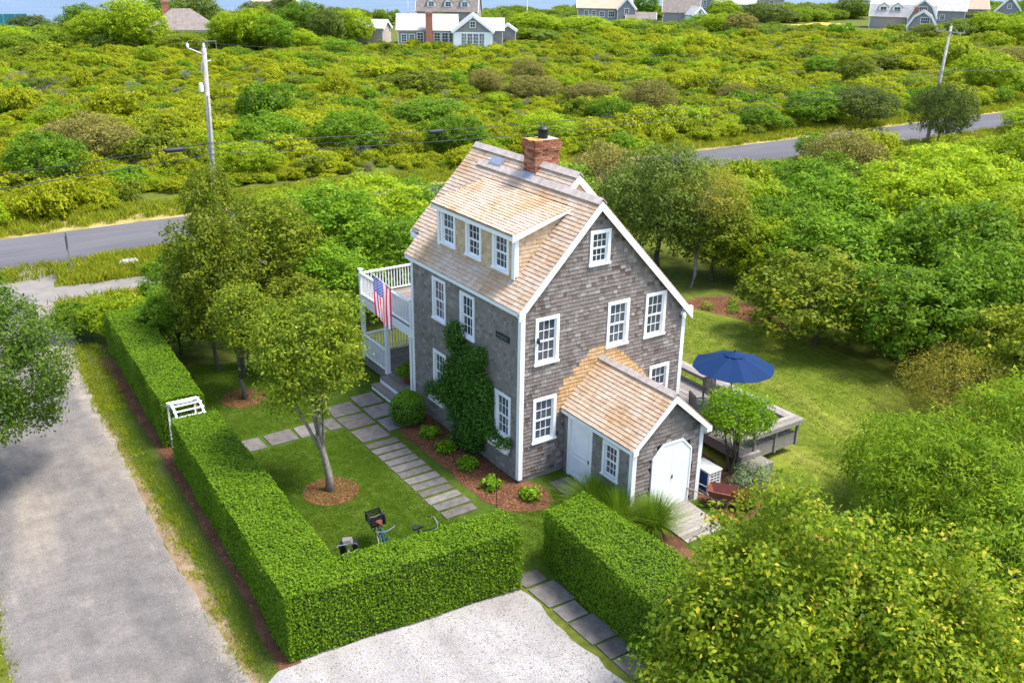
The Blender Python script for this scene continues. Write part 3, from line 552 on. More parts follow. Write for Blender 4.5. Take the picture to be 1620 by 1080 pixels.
# the cheek is cut by the dormer roof
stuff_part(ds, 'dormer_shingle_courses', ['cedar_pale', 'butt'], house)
for (u, v, w, h) in dorm_w: window(house, (DX0, 0, 0), YA, Nl, u, v, w, h)
cb = MB(); cb.box((DX0-0.028, DY0-0.028, 6.36), (DX0, DY0+0.13, 7.74)); cb.box((DX0+0.001, DY0-0.028, 6.44), (DX0+0.12, DY0, 7.74)); cb.build('dormer_corner_board', 'white', house)
cb = MB(); cb.box((DX0-0.028, DY1-0.13, 6.36), (DX0, DY1+0.02, 7.74)); cb.build('dormer_corner_board', 'white', house)
dd = MB(); dn = Vector((-DSL, 0, 1)).normalized(); dv = Vector((1, 0, DSL)).normalized()
P_ = [Vector((0.18, DY0-0.12, dz(0.18))), Vector((0.18, DY1+0.10, dz(0.18))), Vector((DRX+0.12, DY1+0.10, dz(DRX+0.12))), Vector((DRX+0.12, DY0-0.12, dz(DRX+0.12)))]
dd.prism([p-dn*0.09 for p in P_], dn*0.075, 0.4); droof = dd.build('dormer_roof', 'roof', house)
dr = MB(); vlen = (DRX+0.02-0.16)/dv.x
shingles(dr, (0.16, 0, dz(0.16)), YA, dv, dn, 0.14, lambda v: DY0-0.14, lambda v: DY1+0.12, 0, vlen, (), 0.022, 0.1, 0.26, 23)
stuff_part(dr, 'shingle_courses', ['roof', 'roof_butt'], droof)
one('dormer_fascia', 'white', house, lambda m_: (m_.box((0.19, DY0-0.10, dz(0.18)-0.21), (0.225, DY1+0.09, dz(0.18)-0.09)), m_.box((0.226, DY0-0.09, dz(0.18)-0.21), (DX0, DY1+0.08, dz(0.18)-0.18)), m_.box((DX0-0.03, DY0+0.132, 7.64), (DX0+0.0, DY1-0.132, 7.67))))
for y, fc in ((DY0-0.125, -1), (DY1+0.105, 1)):
    b_ = MB(); b_.prism([(0.17, y, dz(0.17)-0.02), (DRX-0.02, y, dz(DRX-0.02)-0.02), (DRX-0.05, y, dz(DRX)-0.10), (0.17, y, dz(0.17)-0.23)], (0, fc*0.03, 0)); b_.build('dormer_rake_board', 'white', house)
# ---- chimney, brick by brick
chim = one('chimney', 'mortar', house, lambda m_: (m_.box((2.80, 3.42, 8.3), (3.70, 4.04, 9.86)), m_.box((2.75, 3.37, 9.62), (3.75, 4.09, 9.855))))
CX0, CX1, CY0, CY1 = 2.785, 3.715, 3.405, 4.055
bh, bl, jt = 0.062, 0.200, 0.012
bm_cache = {}
def brick_mesh(lx, ly, k):
    key = (round(lx, 3), round(ly, 3), k)
    if key not in bm_cache:
        b_ = MB(); c = 0.004; q = random.Random(str(key))
        b_.box((-lx/2, -ly/2, 0), (lx/2, ly/2, bh)); b_.r = [(0.08, 0.3, 0.45, 0.55, 0.7, 0.95)[k]]*8
        bm_cache[key] = b_.mesh('brick', 'brick')
    return bm_cache[key]
q = random.Random(44); z = 8.55; row = 0
while z < 9.83:
    grow = 0.0 if z < 9.50 else (0.035 if z < 9.58 else 0.06)
    x0, x1, y0, y1 = CX0-grow, CX1+grow, CY0-grow, CY1+grow
    nb = 5; lx = (x1-x0-jt*(nb-1))/nb
    off = (lx+jt)/2 if row % 2 else 0
    xs = [x0+off+i*(lx+jt) for i in range(nb-(1 if row % 2 else 0))]
    for xx in xs:
        for yy in ((y0+0.03,) if True else ()):
            inst('brick', brick_mesh(lx, 0.06, q.randrange(6)), chim, (xx+lx/2, yy, z))
    if row % 2:
        for xx in (x0+off/2-jt/2, x1-off/2+jt/2): inst('brick', brick_mesh(off-jt, 0.06, q.randrange(6)), chim, (xx, y0+0.03, z))
    ny = 3; ly = (y1-y0-0.075-jt*(ny-1))/ny; offy = (ly+jt)/2 if row % 2 else 0
    for i in range(ny-(1 if row % 2 else 0)):
        inst('brick', brick_mesh(0.06, ly, q.randrange(6)), chim, (x0+0.03, y0+0.075+offy+i*(ly+jt)+ly/2, z))
    if row % 2:
        for yy in (y0+0.075+offy/2-jt/2, y1-offy/2+jt/2): inst('brick', brick_mesh(0.06, offy-jt, q.randrange(6)), chim, (x0+0.03, yy, z))
    z += bh+jt; row += 1
lc = MB(); q = random.Random(5)
for i in range(60):
    a = q.random()*2*math.pi; rr_ = 0.30*math.sqrt(q.random()); x, y, s_ = 2.95+rr_*math.cos(a)*0.8, 3.72+rr_*math.sin(a), q.uniform(0.02, 0.06)
    lc.add([(x+s_*math.cos(t), y+s_*math.sin(t)*0.8, 9.858+q.uniform(0.003, 0.012)) for t in (0, 1.1, 2.2, 3.3, 4.3, 5.3)]+[(x, y, 9.885)], [(i_, (i_+1) % 6, 6) for i_ in range(6)], q.random())
lc.build('lichen', 'lichen', chim)
one('chimney_pot', 'black', chim, lambda m_: m_.lathe([(0.16, 9.85), (0.16, 10.10), (0.145, 10.12), (0.20, 10.13), (0.20, 10.17), (0.13, 10.23), (0.02, 10.25)], (3.30, 3.74, 0)))
fl = MB(); fl.obox(Vector((2.62, 3.74, zl(2.62))), YA, Vs, Ns, -0.36, 0.36, 0.0, 0.235, 0.03, 0.062); fl.build('chimney_flashing', 'lead', house)
# ---- quarterboard sign on the side wall (its letters are too small to read in the photograph)
qb = one('name_board', 'navy_board', house, lambda m_: (m_.obox((0, 0, 0), YA, ZA, Nl, 0.56, 1.28, 4.53, 4.72, 0.026, 0.055)))
ltr = MB(); q = random.Random(12); y = 0.66
while y < 1.2:
    w_ = q.uniform(0.03, 0.05)
    ltr.obox((0, 0, 0), YA, ZA, Nl, y, y+0.011, 4.585, 4.665, 0.056, 0.061)
    if q.random() < 0.6: ltr.obox((0, 0, 0), YA, ZA, Nl, y+w_-0.011, y+w_, 4.585, 4.665, 0.056, 0.061)
    ltr.obox((0, 0, 0), YA, ZA, Nl, y+0.012, y+w_-0.012, q.choice((4.585, 4.62, 4.654)), q.choice((4.585, 4.62, 4.654))+0.011, 0.056, 0.061)
    y += w_+0.028
ltr.build('lettering', 'steel', qb)
fl_ = one('flood_light', 'white', house, lambda m_: (m_.box((6.36, -0.16, 4.42), (6.46, -0.03, 4.52)), m_.lathe([(0.03, 4.30), (0.07, 4.33), (0.07, 4.45)], (6.41, -0.14, 0), 10)))
one('lamp_housing', 'black', house, lambda m_: (m_.box((0.545, -0.075, 4.62), (0.60, -0.046, 4.78)), m_.lathe([(0.02, 4.62), (0.045, 4.66), (0.045, 4.72), (0.01, 4.76)], (0.572, -0.10, 0), 8)))

# ---- gabled entry
EX0, EX1, EY, ER, ERZ, ESL = 1.72, 4.45, -3.30, 3.085, 3.66, 0.9
def ez(x): return ERZ-ESL*abs(x-ER)
GZ = -0.34
entry_front = one('entry_front_wall', 'wallback', house, lambda m_: m_.prism([(EX0+B, EY+B, GZ), (EX1-B, EY+B, GZ), (EX1-B, EY+B, ez(EX1)-0.1), (ER, EY+B, ERZ-0.13), (EX0+B, EY+B, ez(EX0)-0.1)], (0, 0.08, 0)))
entry_side = one('entry_side_wall', 'wallback', house, lambda m_: m_.box((EX0+B, EY+0.16, GZ), (EX0+B+0.08, -0.03, ez(EX0)-0.1)))
one('entry_right_wall', 'shingle', house, lambda m_: m_.box((EX1-0.10, EY+0.13, GZ), (EX1, -0.03, ez(EX1)-0.12)))
es = MB()
shingles(es, (EX0, 0, 0), YA, ZA, Nl, 0.127, lambda v: EY+0.10, lambda v: -0.03, GZ+0.06, 2.32, [(-1.46, -0.24, -1, 2.2), (-2.72, -1.96, 0.80, 1.98)], 0.02, seed=31)
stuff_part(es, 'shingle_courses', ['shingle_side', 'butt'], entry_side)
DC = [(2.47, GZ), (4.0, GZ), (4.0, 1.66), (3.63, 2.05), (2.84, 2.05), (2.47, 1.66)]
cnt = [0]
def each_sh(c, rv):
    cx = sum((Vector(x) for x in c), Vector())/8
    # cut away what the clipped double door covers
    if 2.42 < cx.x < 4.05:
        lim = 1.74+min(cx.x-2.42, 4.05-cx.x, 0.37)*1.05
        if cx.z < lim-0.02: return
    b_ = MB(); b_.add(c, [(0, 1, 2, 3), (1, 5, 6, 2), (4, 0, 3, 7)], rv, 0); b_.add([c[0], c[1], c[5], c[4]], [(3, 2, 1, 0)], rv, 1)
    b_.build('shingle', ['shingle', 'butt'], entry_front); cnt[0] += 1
shingles(None, (0, EY, 0), XA, ZA, Nf, 0.132, lambda v: max(EX0+0.09, ER-(ERZ-0.06-v)/ESL), lambda v: min(EX1-0.09, ER+(ERZ-0.06-v)/ESL), GZ+0.04, ERZ-0.16, (), 0.024, 0.13, 0.27, 33, each=each_sh)
corner('c', EX0, EY, GZ, ez(EX0)-0.1, 1, 1); corner('c', EX1, EY, GZ, ez(EX1)-0.1, -1, 1)
# entry roof
ec = 1/math.hypot(1, ESL)
for sgn, nm in ((-1, 'L'), (1, 'R')):
    Vv = Vector((-sgn*ec, 0, ESL*ec)); Nn = Vector((sgn*ESL*ec, 0, ec)); xe_ = ER+sgn*1.53
    b_ = MB(); P_ = [Vector((xe_, EY-0.17, ez(xe_))), Vector((xe_, 0.0, ez(xe_))), Vector((ER, 0.0, ERZ)), Vector((ER, EY-0.17, ERZ))]
    b_.prism([p-Nn*0.09 for p in P_], Nn*0.078, 0.4); er_ = b_.build('entry_roof', 'roof', house)
    b_ = MB(); shingles(b_, (xe_+sgn*0.02, 0, ez(xe_+sgn*0.02)), YA, Vv, Nn, 0.135, lambda v: EY-0.19, lambda v: -0.03, 0, 1.55/ec, (), 0.021, 0.1, 0.26, 35+sgn)
    stuff_part(b_, 'shingle_courses', ['roof', 'roof_butt'], er_)
    b_ = MB(); b_.prism([(ER+sgn*0.001, EY-0.17, ERZ-0.02), (xe_+sgn*0.02, EY-0.17, ez(xe_+sgn*0.02)-0.02), (xe_+sgn*0.02, EY-0.17, ez(xe_)-0.22), (ER+sgn*0.001, EY-0.17, ERZ-0.25)], (0, -0.03, 0)); b_.build('rake_board', 'white', house)
    b_ = MB(); b_.box((xe_-sgn*0.005, EY-0.168, ez(xe_)-0.19), (xe_-sgn*0.035, -0.02, ez(xe_)-0.08)); b_.build('eave_board', 'white', house)
    b_ = MB(); b_.box((xe_-sgn*0.036, EY-0.167, ez(xe_)-0.19), (ER+sgn*(1.365), -0.02, ez(xe_)-0.165)); b_.build('eave_soffit', 'white', house)
y = EY-0.2; i = 0
while y < -0.1:
    e = min(y+1.2, -0.02); b_ = MB(); h = 0.03+0.003*(i % 2)
    for sgn in (-1, 1):
        vv = Vector((sgn*ec, 0, -ESL*ec)); nn = Vector((sgn*ESL*ec, 0, ec)); p = Vector((ER, 0, ERZ))
        qd = [p+ZA*h*1.4, p+nn*h+vv*0.14, p+nn*(h+0.025)+vv*0.14, p+ZA*(h+0.025)*1.4]
        if sgn < 0: qd = qd[::-1]
        b_.prism([c+Vector((0, y, 0)) for c in qd], (0, e-y-0.006, 0))
    b_.build('ridge_board', 'roof_cap', house); y = e; i += 1
one('cornice_return', 'white', house, lambda m_: (m_.box((ER-1.55, EY-0.206, 2.10), (EX0+0.02, EY-0.03, 2.26)), m_.box((EX1-0.02, EY-0.206, 2.10), (ER+1.55, EY-0.03, 2.26))))
# double door with clipped top corners
for i, (pl) in enumerate(([(2.50, GZ), (3.232, GZ), (3.232, 2.0), (2.87, 2.0), (2.50, 1.63)], [(3.238, GZ), (3.97, GZ), (3.97, 1.63), (3.60, 2.0), (3.238, 2.0)])):
    d_ = MB(); d_.prism([(x, EY-0.012, z) for x, z in pl], (0, -0.028, 0)); dd_ = d_.build('shed_door', 'door_white', house)
    for k in range(1, 5):
        x = min(p[0] for p in pl)+0.147*k
        top = min(1.98, 1.61+min(x-2.50, 3.97-x))
        b_ = MB(); b_.box((x-0.004, EY-0.0405, GZ+0.02), (x+0.004, EY-0.0425, top)); b_.build('board_joint', 'roof_cap', dd_) if False else None
    for zz in (0.15, 1.35):
        x0 = min(p[0] for p in pl); b_ = MB(); b_.box((x0+0.03, EY-0.041, zz), (x0+0.70, EY-0.056, zz+0.09)); b_.build('ledge_board', 'door_white', dd_) if False else None
    if i == 1: one('handle', 'black', dd_, lambda m_: m_.box((3.27, EY-0.07, 0.82), (3.29, EY-0.04, 0.94)))
one('door_gap', 'black', house, lambda m_: m_.box((3.2325, EY-0.02, GZ), (3.2375, EY-0.018, 2.0)))
b_ = MB(); Po = [(2.44, 1.66), (2.845, 2.065), (3.625, 2.065), (4.03, 1.66)]; Pi = [(2.50, 1.63), (2.87, 2.0), (3.60, 2.0), (3.97, 1.63)]
for k in range(3): b_.prism([(Po[k][0], EY, Po[k][1]), (Po[k+1][0], EY, Po[k+1][1]), (Pi[k+1][0], EY, Pi[k+1][1]), (Pi[k][0], EY, Pi[k][1])][::-1], (0, -0.055, 0))
b_.box((2.44, EY, GZ), (2.498, EY-0.055, 1.65)); b_.box((3.972, EY, GZ), (4.03, EY-0.055, 1.65)); b_.build('door_casing', 'door_white', house)
# side door and side window of the entry
b_ = MB(); oo = Vector((EX0, 0, 0))
for (a, c, d, e) in ((-1.46, -1.36, -0.22, 2.05), (-0.36, -0.24, -0.22, 2.05), (-1.36, -0.36, 1.96, 2.05)): b_.obox(oo, YA, ZA, Nl, a, c, d, e, -0.06, 0.04)
b_.build('door_casing', 'white', house)
sdoor = one('side_door', 'door_white', house, lambda m_: m_.obox(oo, YA, ZA, Nl, -1.355, -0.365, -0.10, 1.955, -0.05, -0.02))
for (v0, v1) in ((0.05, 0.72), (0.86, 1.82)):
    b_ = MB()
    for (a, c, d, e) in ((-1.22, -1.18, v0, v1), (-0.54, -0.50, v0, v1), (-1.18, -0.54, v1-0.04, v1), (-1.18, -0.54, v0, v0+0.04)): b_.obox(oo, YA, ZA, Nl, a, c, d, e, -0.02, -0.006)
    b_.build('panel_moulding', 'door_white', sdoor)
one('handle', 'black', sdoor, lambda m_: m_.obox(oo, YA, ZA, Nl, -1.31, -1.28, 0.78, 0.90, -0.02, 0.03))
one('threshold', 'white', house, lambda m_: m_.obox(oo, YA, ZA, Nl, -1.46, -0.24, -0.32, -0.105, -0.06, 0.10))
window(house, oo, YA, Nl, -2.72, 0.80, 0.76, 1.18, 0.10)
one('doorstep', 'bluestone', house, lambda m_: m_.box((0.85, -1.45, gh(-0.9)-0.1), (1.60, -0.45, gh(-0.9)+0.05)))
# ---- porch and balcony behind the house
PY = 11.05
pf = one('porch_floor', 'wood_grey', house, lambda m_: m_.box((0.02, L+0.02, 0.1), (W, PY, 0.40)))
bmx = MB(); bmx.box((0, 0, 0), (W, 0.135, 0.03)); 
bms = []
for k in range(4):
    b_ = MB(); b_.box((0.0, 0.0, 0), (W, 0.136, 0.03)); b_.r = [(0.2, 0.4, 0.6, 0.85)[k]]*8; bms.append(b_.mesh('board', 'porch_floor'))
yy = L+0.03; k = 0
while yy < PY-0.1:
    inst('board', bms[rnd.randrange(4)], pf, (0, yy, 0.402)); yy += 0.142
bf = one('balcony_floor', 'wood_grey', house, lambda m_: m_.box((0.06, L+0.02, 2.72), (W-0.1, PY-0.05, 2.93)))
yy = L+0.03
while yy < PY-0.1:
    inst('board', bms[rnd.randrange(4)], bf, (0.03, yy, 2.932), (0, 0, 0), (0.98, 1, 1)); yy += 0.142
one('balcony_fascia', 'white', house, lambda m_: (m_.box((-0.02, L+0.02, 2.60), (0.02, PY, 2.925)), m_.box((0.021, PY-0.04, 2.60), (W, PY, 2.925))))
def column(x, y, z0, z1, s_=0.075):
    def f(m_): m_.box((x-s_, y-s_, z0), (x+s_, y+s_, z1)); m_.box((x-s_-0.02, y-s_-0.02, z1-0.06), (x+s_+0.02, y+s_+0.02, z1-0.001)); m_.box((x-s_-0.02, y-s_-0.02, z0+0.001), (x+s_+0.02, y+s_+0.02, z0+0.09))
    return one('column', 'white', house, f)
for (x, y) in ((0.06, 6.95), (0.06, 8.95), (0.06, PY-0.06), (3.2, PY-0.06), (W-0.1, PY-0.06)): column(x, y, 0.40, 2.62)
bal_me = MB(); bal_me.box((-0.018, -0.018, 0), (0.018, 0.018, 0.80)); bal_me = bal_me.mesh('baluster', 'white')
def railing(p0, p1, z, posts=True):
    p0, p1 = Vector((*p0, 0)), Vector((*p1, 0)); d = (p1-p0); ln = d.length; d.normalize(); nn = Vector((-d.y, d.x, 0)); o3 = Vector((p0.x, p0.y, z))
    r_o = MB(); r_o.obox(o3, d, ZA, nn, 0, ln, 0.90, 0.955, -0.05, 0.05); r_o.obox(o3, d, ZA, nn, 0, ln, 0.07, 0.12, -0.03, 0.03); ro = r_o.build('railing', 'white', house)
    kk = int(ln/0.125)
    for i in range(1, kk): p = o3+d*(ln*i/kk); inst('baluster', bal_me, ro, (p.x, p.y, z+0.11), (0, 0, math.atan2(d.y, d.x)))
    return ro
def rpost(x, y, z, h=1.06):
    return one('railing_post', 'white', house, lambda m_: (m_.box((x-0.06, y-0.06, z), (x+0.06, y+0.06, z+h)), m_.prism([(x-0.085, y-0.085, z+h), (x+0.085, y-0.085, z+h), (x+0.085, y+0.085, z+h), (x-0.085, y+0.085, z+h)], (0, 0, 0.05))))
railing((0.03, 6.95), (0.03, PY-0.1), 2.95); railing((0.1, PY-0.07), (3.1, PY-0.07), 2.95); railing((3.25, PY-0.07), (W-0.1, PY-0.07), 2.95)
for (x, y) in ((0.03, 6.88), (0.03, PY-0.07), (3.17, PY-0.07), (W-0.05, PY-0.07)): rpost(x, y, 2.95)
railing((0.03, 9.05), (0.03, PY-0.1), 0.43); railing((0.15, PY-0.07), (3.1, PY-0.07), 0.43)
for k_, (x0, x1, zt) in enumerate(((-0.36, 0.0, 0.40), (-0.72, -0.361, 0.19))):
    st = one('porch_step', 'porch_floor', house, lambda m_: m_.box((x0, 6.95, zt-0.05), (x1, 8.85, zt)))
    one('riser', 'white', st, lambda m_: m_.box((x0+0.01, 6.97, zt-0.24), (x0+0.04, 8.83, zt-0.051)))
one('rear_door', 'glass', house, lambda m_: m_.box((2.0, L+0.002, 0.45), (3.6, L+0.03, 2.4)))
one('rear_door', 'glass', house, lambda m_: m_.box((2.0, L+0.002, 3.0), (3.6, L+0.03, 5.0)))

# ---------------------------------------------------------------- foliage engine
def unit(a): return a/np.maximum(1e-9, np.linalg.norm(a, axis=-1, keepdims=True))
def leaf_arrays(g, pts, nrm, size, aspect, droop=0.0, fold=0.18):
    k = len(pts); nrm = unit(nrm); a = g.normal(size=(k, 3)); a[:, 2] -= droop*3
    t = unit(a-(a*nrm).sum(1, keepdims=True)*nrm); s = np.cross(nrm, t)
    Ls = (size*g.uniform(0.55, 1.45, k))[:, None]; Ws = Ls*aspect
    v = np.empty((k, 4, 3)); v[:, 0] = pts-t*Ls/2; v[:, 1] = pts+s*Ws/2+nrm*Ws*fold+t*Ls*0.05; v[:, 2] = pts+t*Ls/2-nrm*Ls*0.06; v[:, 3] = pts-s*Ws/2+nrm*Ws*fold+t*Ls*0.05
    return v
def leaf_mesh(name, quads, rv, mat):
    k = len(quads); me = bpy.data.meshes.new(name); me.vertices.add(4*k); me.loops.add(4*k); me.polygons.add(k)
    me.vertices.foreach_set('co', quads.reshape(-1).astype(np.float32))
    me.loops.foreach_set('vertex_index', np.arange(4*k, dtype=np.int32)); me.polygons.foreach_set('loop_start', np.arange(0, 4*k, 4, dtype=np.int32))
    me.update(calc_edges=True)
    at = me.attributes.new('rnd', 'FLOAT', 'POINT'); at.data.foreach_set('value', np.repeat(np.clip(rv, 0, 1), 4).astype(np.float32))
    me.materials.append(MT[mat]); return me
def crown_mesh(name, mat, blobs, n_clump, per, clump_r, size, aspect=0.5, seed=1, droop=0.0, up_bias=0.5, depth=0.16, low=-0.6, zmin=None):
    """leaves in clumps spread over and into a set of ellipsoids"""
    g = np.random.default_rng(seed); B_ = np.array([list(c)+list(r) for c, r in blobs], float)
    wgt = (B_[:, 3]*B_[:, 4]+B_[:, 3]*B_[:, 5]+B_[:, 4]*B_[:, 5]); idx = g.choice(len(B_), int(n_clump*1.5), p=wgt/wgt.sum())
    d = unit(g.normal(size=(len(idx), 3))); keep = (d[:, 2] > low) | (g.random(len(idx)) < 0.25); idx, d = idx[keep][:n_clump], d[keep][:n_clump]
    rad = 1-np.abs(g.normal(0, depth, len(idx)))
    c = B_[idx, :3]+d*B_[idx, 3:]*rad[:, None]
    # drop clumps buried deep in another blob
    ins = np.zeros(len(c))
    for b_ in B_: ins = np.maximum(ins, (((c-b_[:3])/b_[3:])**2).sum(1) < 0.42)
    c, d = c[ins < 1], d[ins < 1]
    if zmin is not None: c[:, 2] = np.maximum(c[:, 2], zmin)
    cr = g.normal(0.5, 0.17, len(c))
    k = len(c)*per; ci = np.repeat(np.arange(len(c)), per)
    off = g.normal(size=(k, 3))*clump_r; off[:, 2] *= 0.7
    p = c[ci]+off; nrm = d[ci]*0.6+np.array([0, 0, up_bias])+g.normal(size=(k, 3))*0.5+off/clump_r*0.15
    rv = cr[ci]*0.65+g.uniform(0, 1, k)*0.35+off[:, 2]/clump_r*0.05
    return leaf_mesh(name, leaf_arrays(g, p, nrm, size, aspect, droop), rv, mat)
def lumps(rx, ry, h0, h1, k, seed, frac=0.45, flat=1.0):
    """an uneven crown between heights h0 and h1 as a bunch of ellipsoids"""
    q = random.Random(seed); cz = (h0+h1)/2; rz = (h1-h0)/2; out = [((0, 0, cz), (rx*0.62, ry*0.62, rz*0.62))]
    for i in range(k):
        a = i*2.399963+q.uniform(-0.4, 0.4); t = 1-2*(i+0.5)/k; t = max(-0.75, t); s = math.sqrt(max(0, 1-t*t)); e = q.uniform(0.52, 0.74)
        f = frac*q.uniform(0.75, 1.25)
        out.append(((rx*s*math.cos(a)*e, ry*s*math.sin(a)*e, cz+rz*t*e), (rx*f, ry*f, rz*f*flat)))
    return out
def shoots(bl, r, z0, z1, k, seed):
    q = random.Random(seed); out = list(bl)
    for i in range(k):
        a = q.uniform(0, 6.28); e = r*math.sqrt(q.random()); z_ = z1-(z1-z0)*(e/r)**2+q.uniform(-0.3, 0.25); out.append(((e*math.cos(a), e*math.sin(a), z_), (0.28, 0.28, q.uniform(0.45, 0.8))))
    return out
def limbs(mb, base, top, r0, targets, seed, seg=7, bend=0.12):
    """tapered trunk with limbs that reach into the crown"""
    q = random.Random(seed); b0, t0 = Vector(base), Vector(top); n_ = 6; pts = []; rads = []
    for i in range(n_+1):
        f = i/n_; w = Vector((q.uniform(-1, 1), q.uniform(-1, 1), 0))*bend*math.sin(f*math.pi)
        pts.append(b0.lerp(t0, f)+w); rads.append(r0*(1.25 if i == 0 else 1-0.72*f))
    mb.tube(pts, rads, seg)
    for c in targets:
        f = q.uniform(0.35, 0.85); k = int(f*n_); s = pts[k]; r_s = rads[k]*0.6; c = Vector(c); m_ = s.lerp(c, 0.5)+Vector((q.uniform(-.1, .1), q.uniform(-.1, .1), q.uniform(0.0, 0.15)))*(c-s).length
        mb.tube([s, s.lerp(m_, 0.5), m_, c], [r_s, r_s*0.75, r_s*0.5, r_s*0.15], 5)
def tree(name, loc, label, cat, mat, blobs, n_clump, per, clump_r, size, r0=0.1, bark='bark', seed=1, aspect=0.5, group=None, trunk_top=None, crown_kw={}, nl=8, multi=1, crown='crown'):
    t = empty(name, loc, 0, label, cat, group)
    link(bpy.data.objects.new(crown, crown_mesh(crown, mat, blobs, n_clump, per, clump_r, size, aspect, seed, **crown_kw)), t)
    q = random.Random(seed+100); ctr = [c for c, r in blobs[1:]]; q.shuffle(ctr); mz = blobs[0][0]
    for m_i in range(multi):
        a = m_i*2.1; b_ = MB(); bs = (0.12*math.cos(a)*(multi > 1), 0.12*math.sin(a)*(multi > 1), -0.15)
        tt = trunk_top or (mz[0]+0.3*math.cos(a)*(multi > 1), mz[1]+0.3*math.sin(a)*(multi > 1), mz[2])
        limbs(b_, bs, tt, r0, ctr[m_i*nl:(m_i+1)*nl] or ctr[:nl], seed+m_i); b_.build('trunk', bark, t, True)
    return t
def gpos(x, y): return (x, y, gh(y))

# ---- geometry-node scatter, for ground cover nobody could count
def scatter(name, pts, rots, scls, protos, label, seed=1, matname=None):
    pc = bpy.data.collections.new(name+'_source')
    for i, me in enumerate(protos):
        o = bpy.data.objects.new('%s_%02d' % (name, i), me); pc.objects.link(o)
    k = len(pts); me = bpy.data.meshes.new(name); me.vertices.add(k); me.vertices.foreach_set('co', np.asarray(pts, np.float32).reshape(-1))
    a = me.attributes.new('rot', 'FLOAT_VECTOR', 'POINT'); a.data.foreach_set('vector', np.asarray(rots, np.float32).reshape(-1))
    a = me.attributes.new('scl', 'FLOAT_VECTOR', 'POINT'); a.data.foreach_set('vector', np.asarray(scls, np.float32).reshape(-1))
    ix = np.random.default_rng(seed).integers(0, len(protos), k).astype(np.int32)
    a = me.attributes.new('pick', 'INT', 'POINT'); a.data.foreach_set('value', ix)
    ob = link(bpy.data.objects.new(name, me)); tag(ob, label, kind='stuff')
    tr = bpy.data.node_groups.new(name, 'GeometryNodeTree'); N_, K_ = tr.nodes, tr.links
    tr.interface.new_socket('Geometry', in_out='INPUT', socket_type='NodeSocketGeometry'); tr.interface.new_socket('Geometry', in_out='OUTPUT', socket_type='NodeSocketGeometry')
    gi, go = N_.new('NodeGroupInput'), N_.new('NodeGroupOutput'); ci = N_.new('GeometryNodeCollectionInfo'); ci.inputs['Collection'].default_value = pc
    ci.inputs['Separate Children'].default_value = True; ci.inputs['Reset Children'].default_value = True
    ip = N_.new('GeometryNodeInstanceOnPoints'); ip.inputs['Pick Instance'].default_value = True
    def na(nm, ty):
        x = N_.new('GeometryNodeInputNamedAttribute'); x.data_type = ty; x.inputs['Name'].default_value = nm
        return next(o_ for o_ in x.outputs if o_.enabled and o_.name == 'Attribute')
    er = N_.new('FunctionNodeEulerToRotation'); K_.new(na('rot', 'FLOAT_VECTOR'), er.inputs[0])
    K_.new(gi.outputs[0], ip.inputs['Points']); K_.new(ci.outputs[0], ip.inputs['Instance']); K_.new(na('pick', 'INT'), ip.inputs['Instance Index'])
    K_.new(er.outputs[0], ip.inputs['Rotation']); K_.new(na('scl', 'FLOAT_VECTOR'), ip.inputs['Scale']); K_.new(ip.outputs[0], go.inputs[0])
    md = ob.modifiers.new('scatter', 'NODES'); md.node_group = tr
    return ob
def in_poly(x, y, poly):
    r = np.zeros(len(x), bool); j = len(poly)-1
    for i in range(len(poly)):
        xi, yi = poly[i]; xj, yj = poly[j]
        r ^= ((yi > y) != (yj > y)) & (x < (xj-xi)*(y-yi)/(yj-yi+1e-12)+xi); j = i
    return r
def spread(g, poly, n_):
    xs = [p[0] for p in poly]; ys = [p[1] for p in poly]
    x = g.uniform(min(xs), max(xs), n_*3); y = g.uniform(min(ys), max(ys), n_*3); k = in_poly(x, y, poly); return x[k][:n_], y[k][:n_]
def ghv(y): t = np.clip(-y/3.4, 0, 1); return -0.3*(3*t*t-2*t**3)

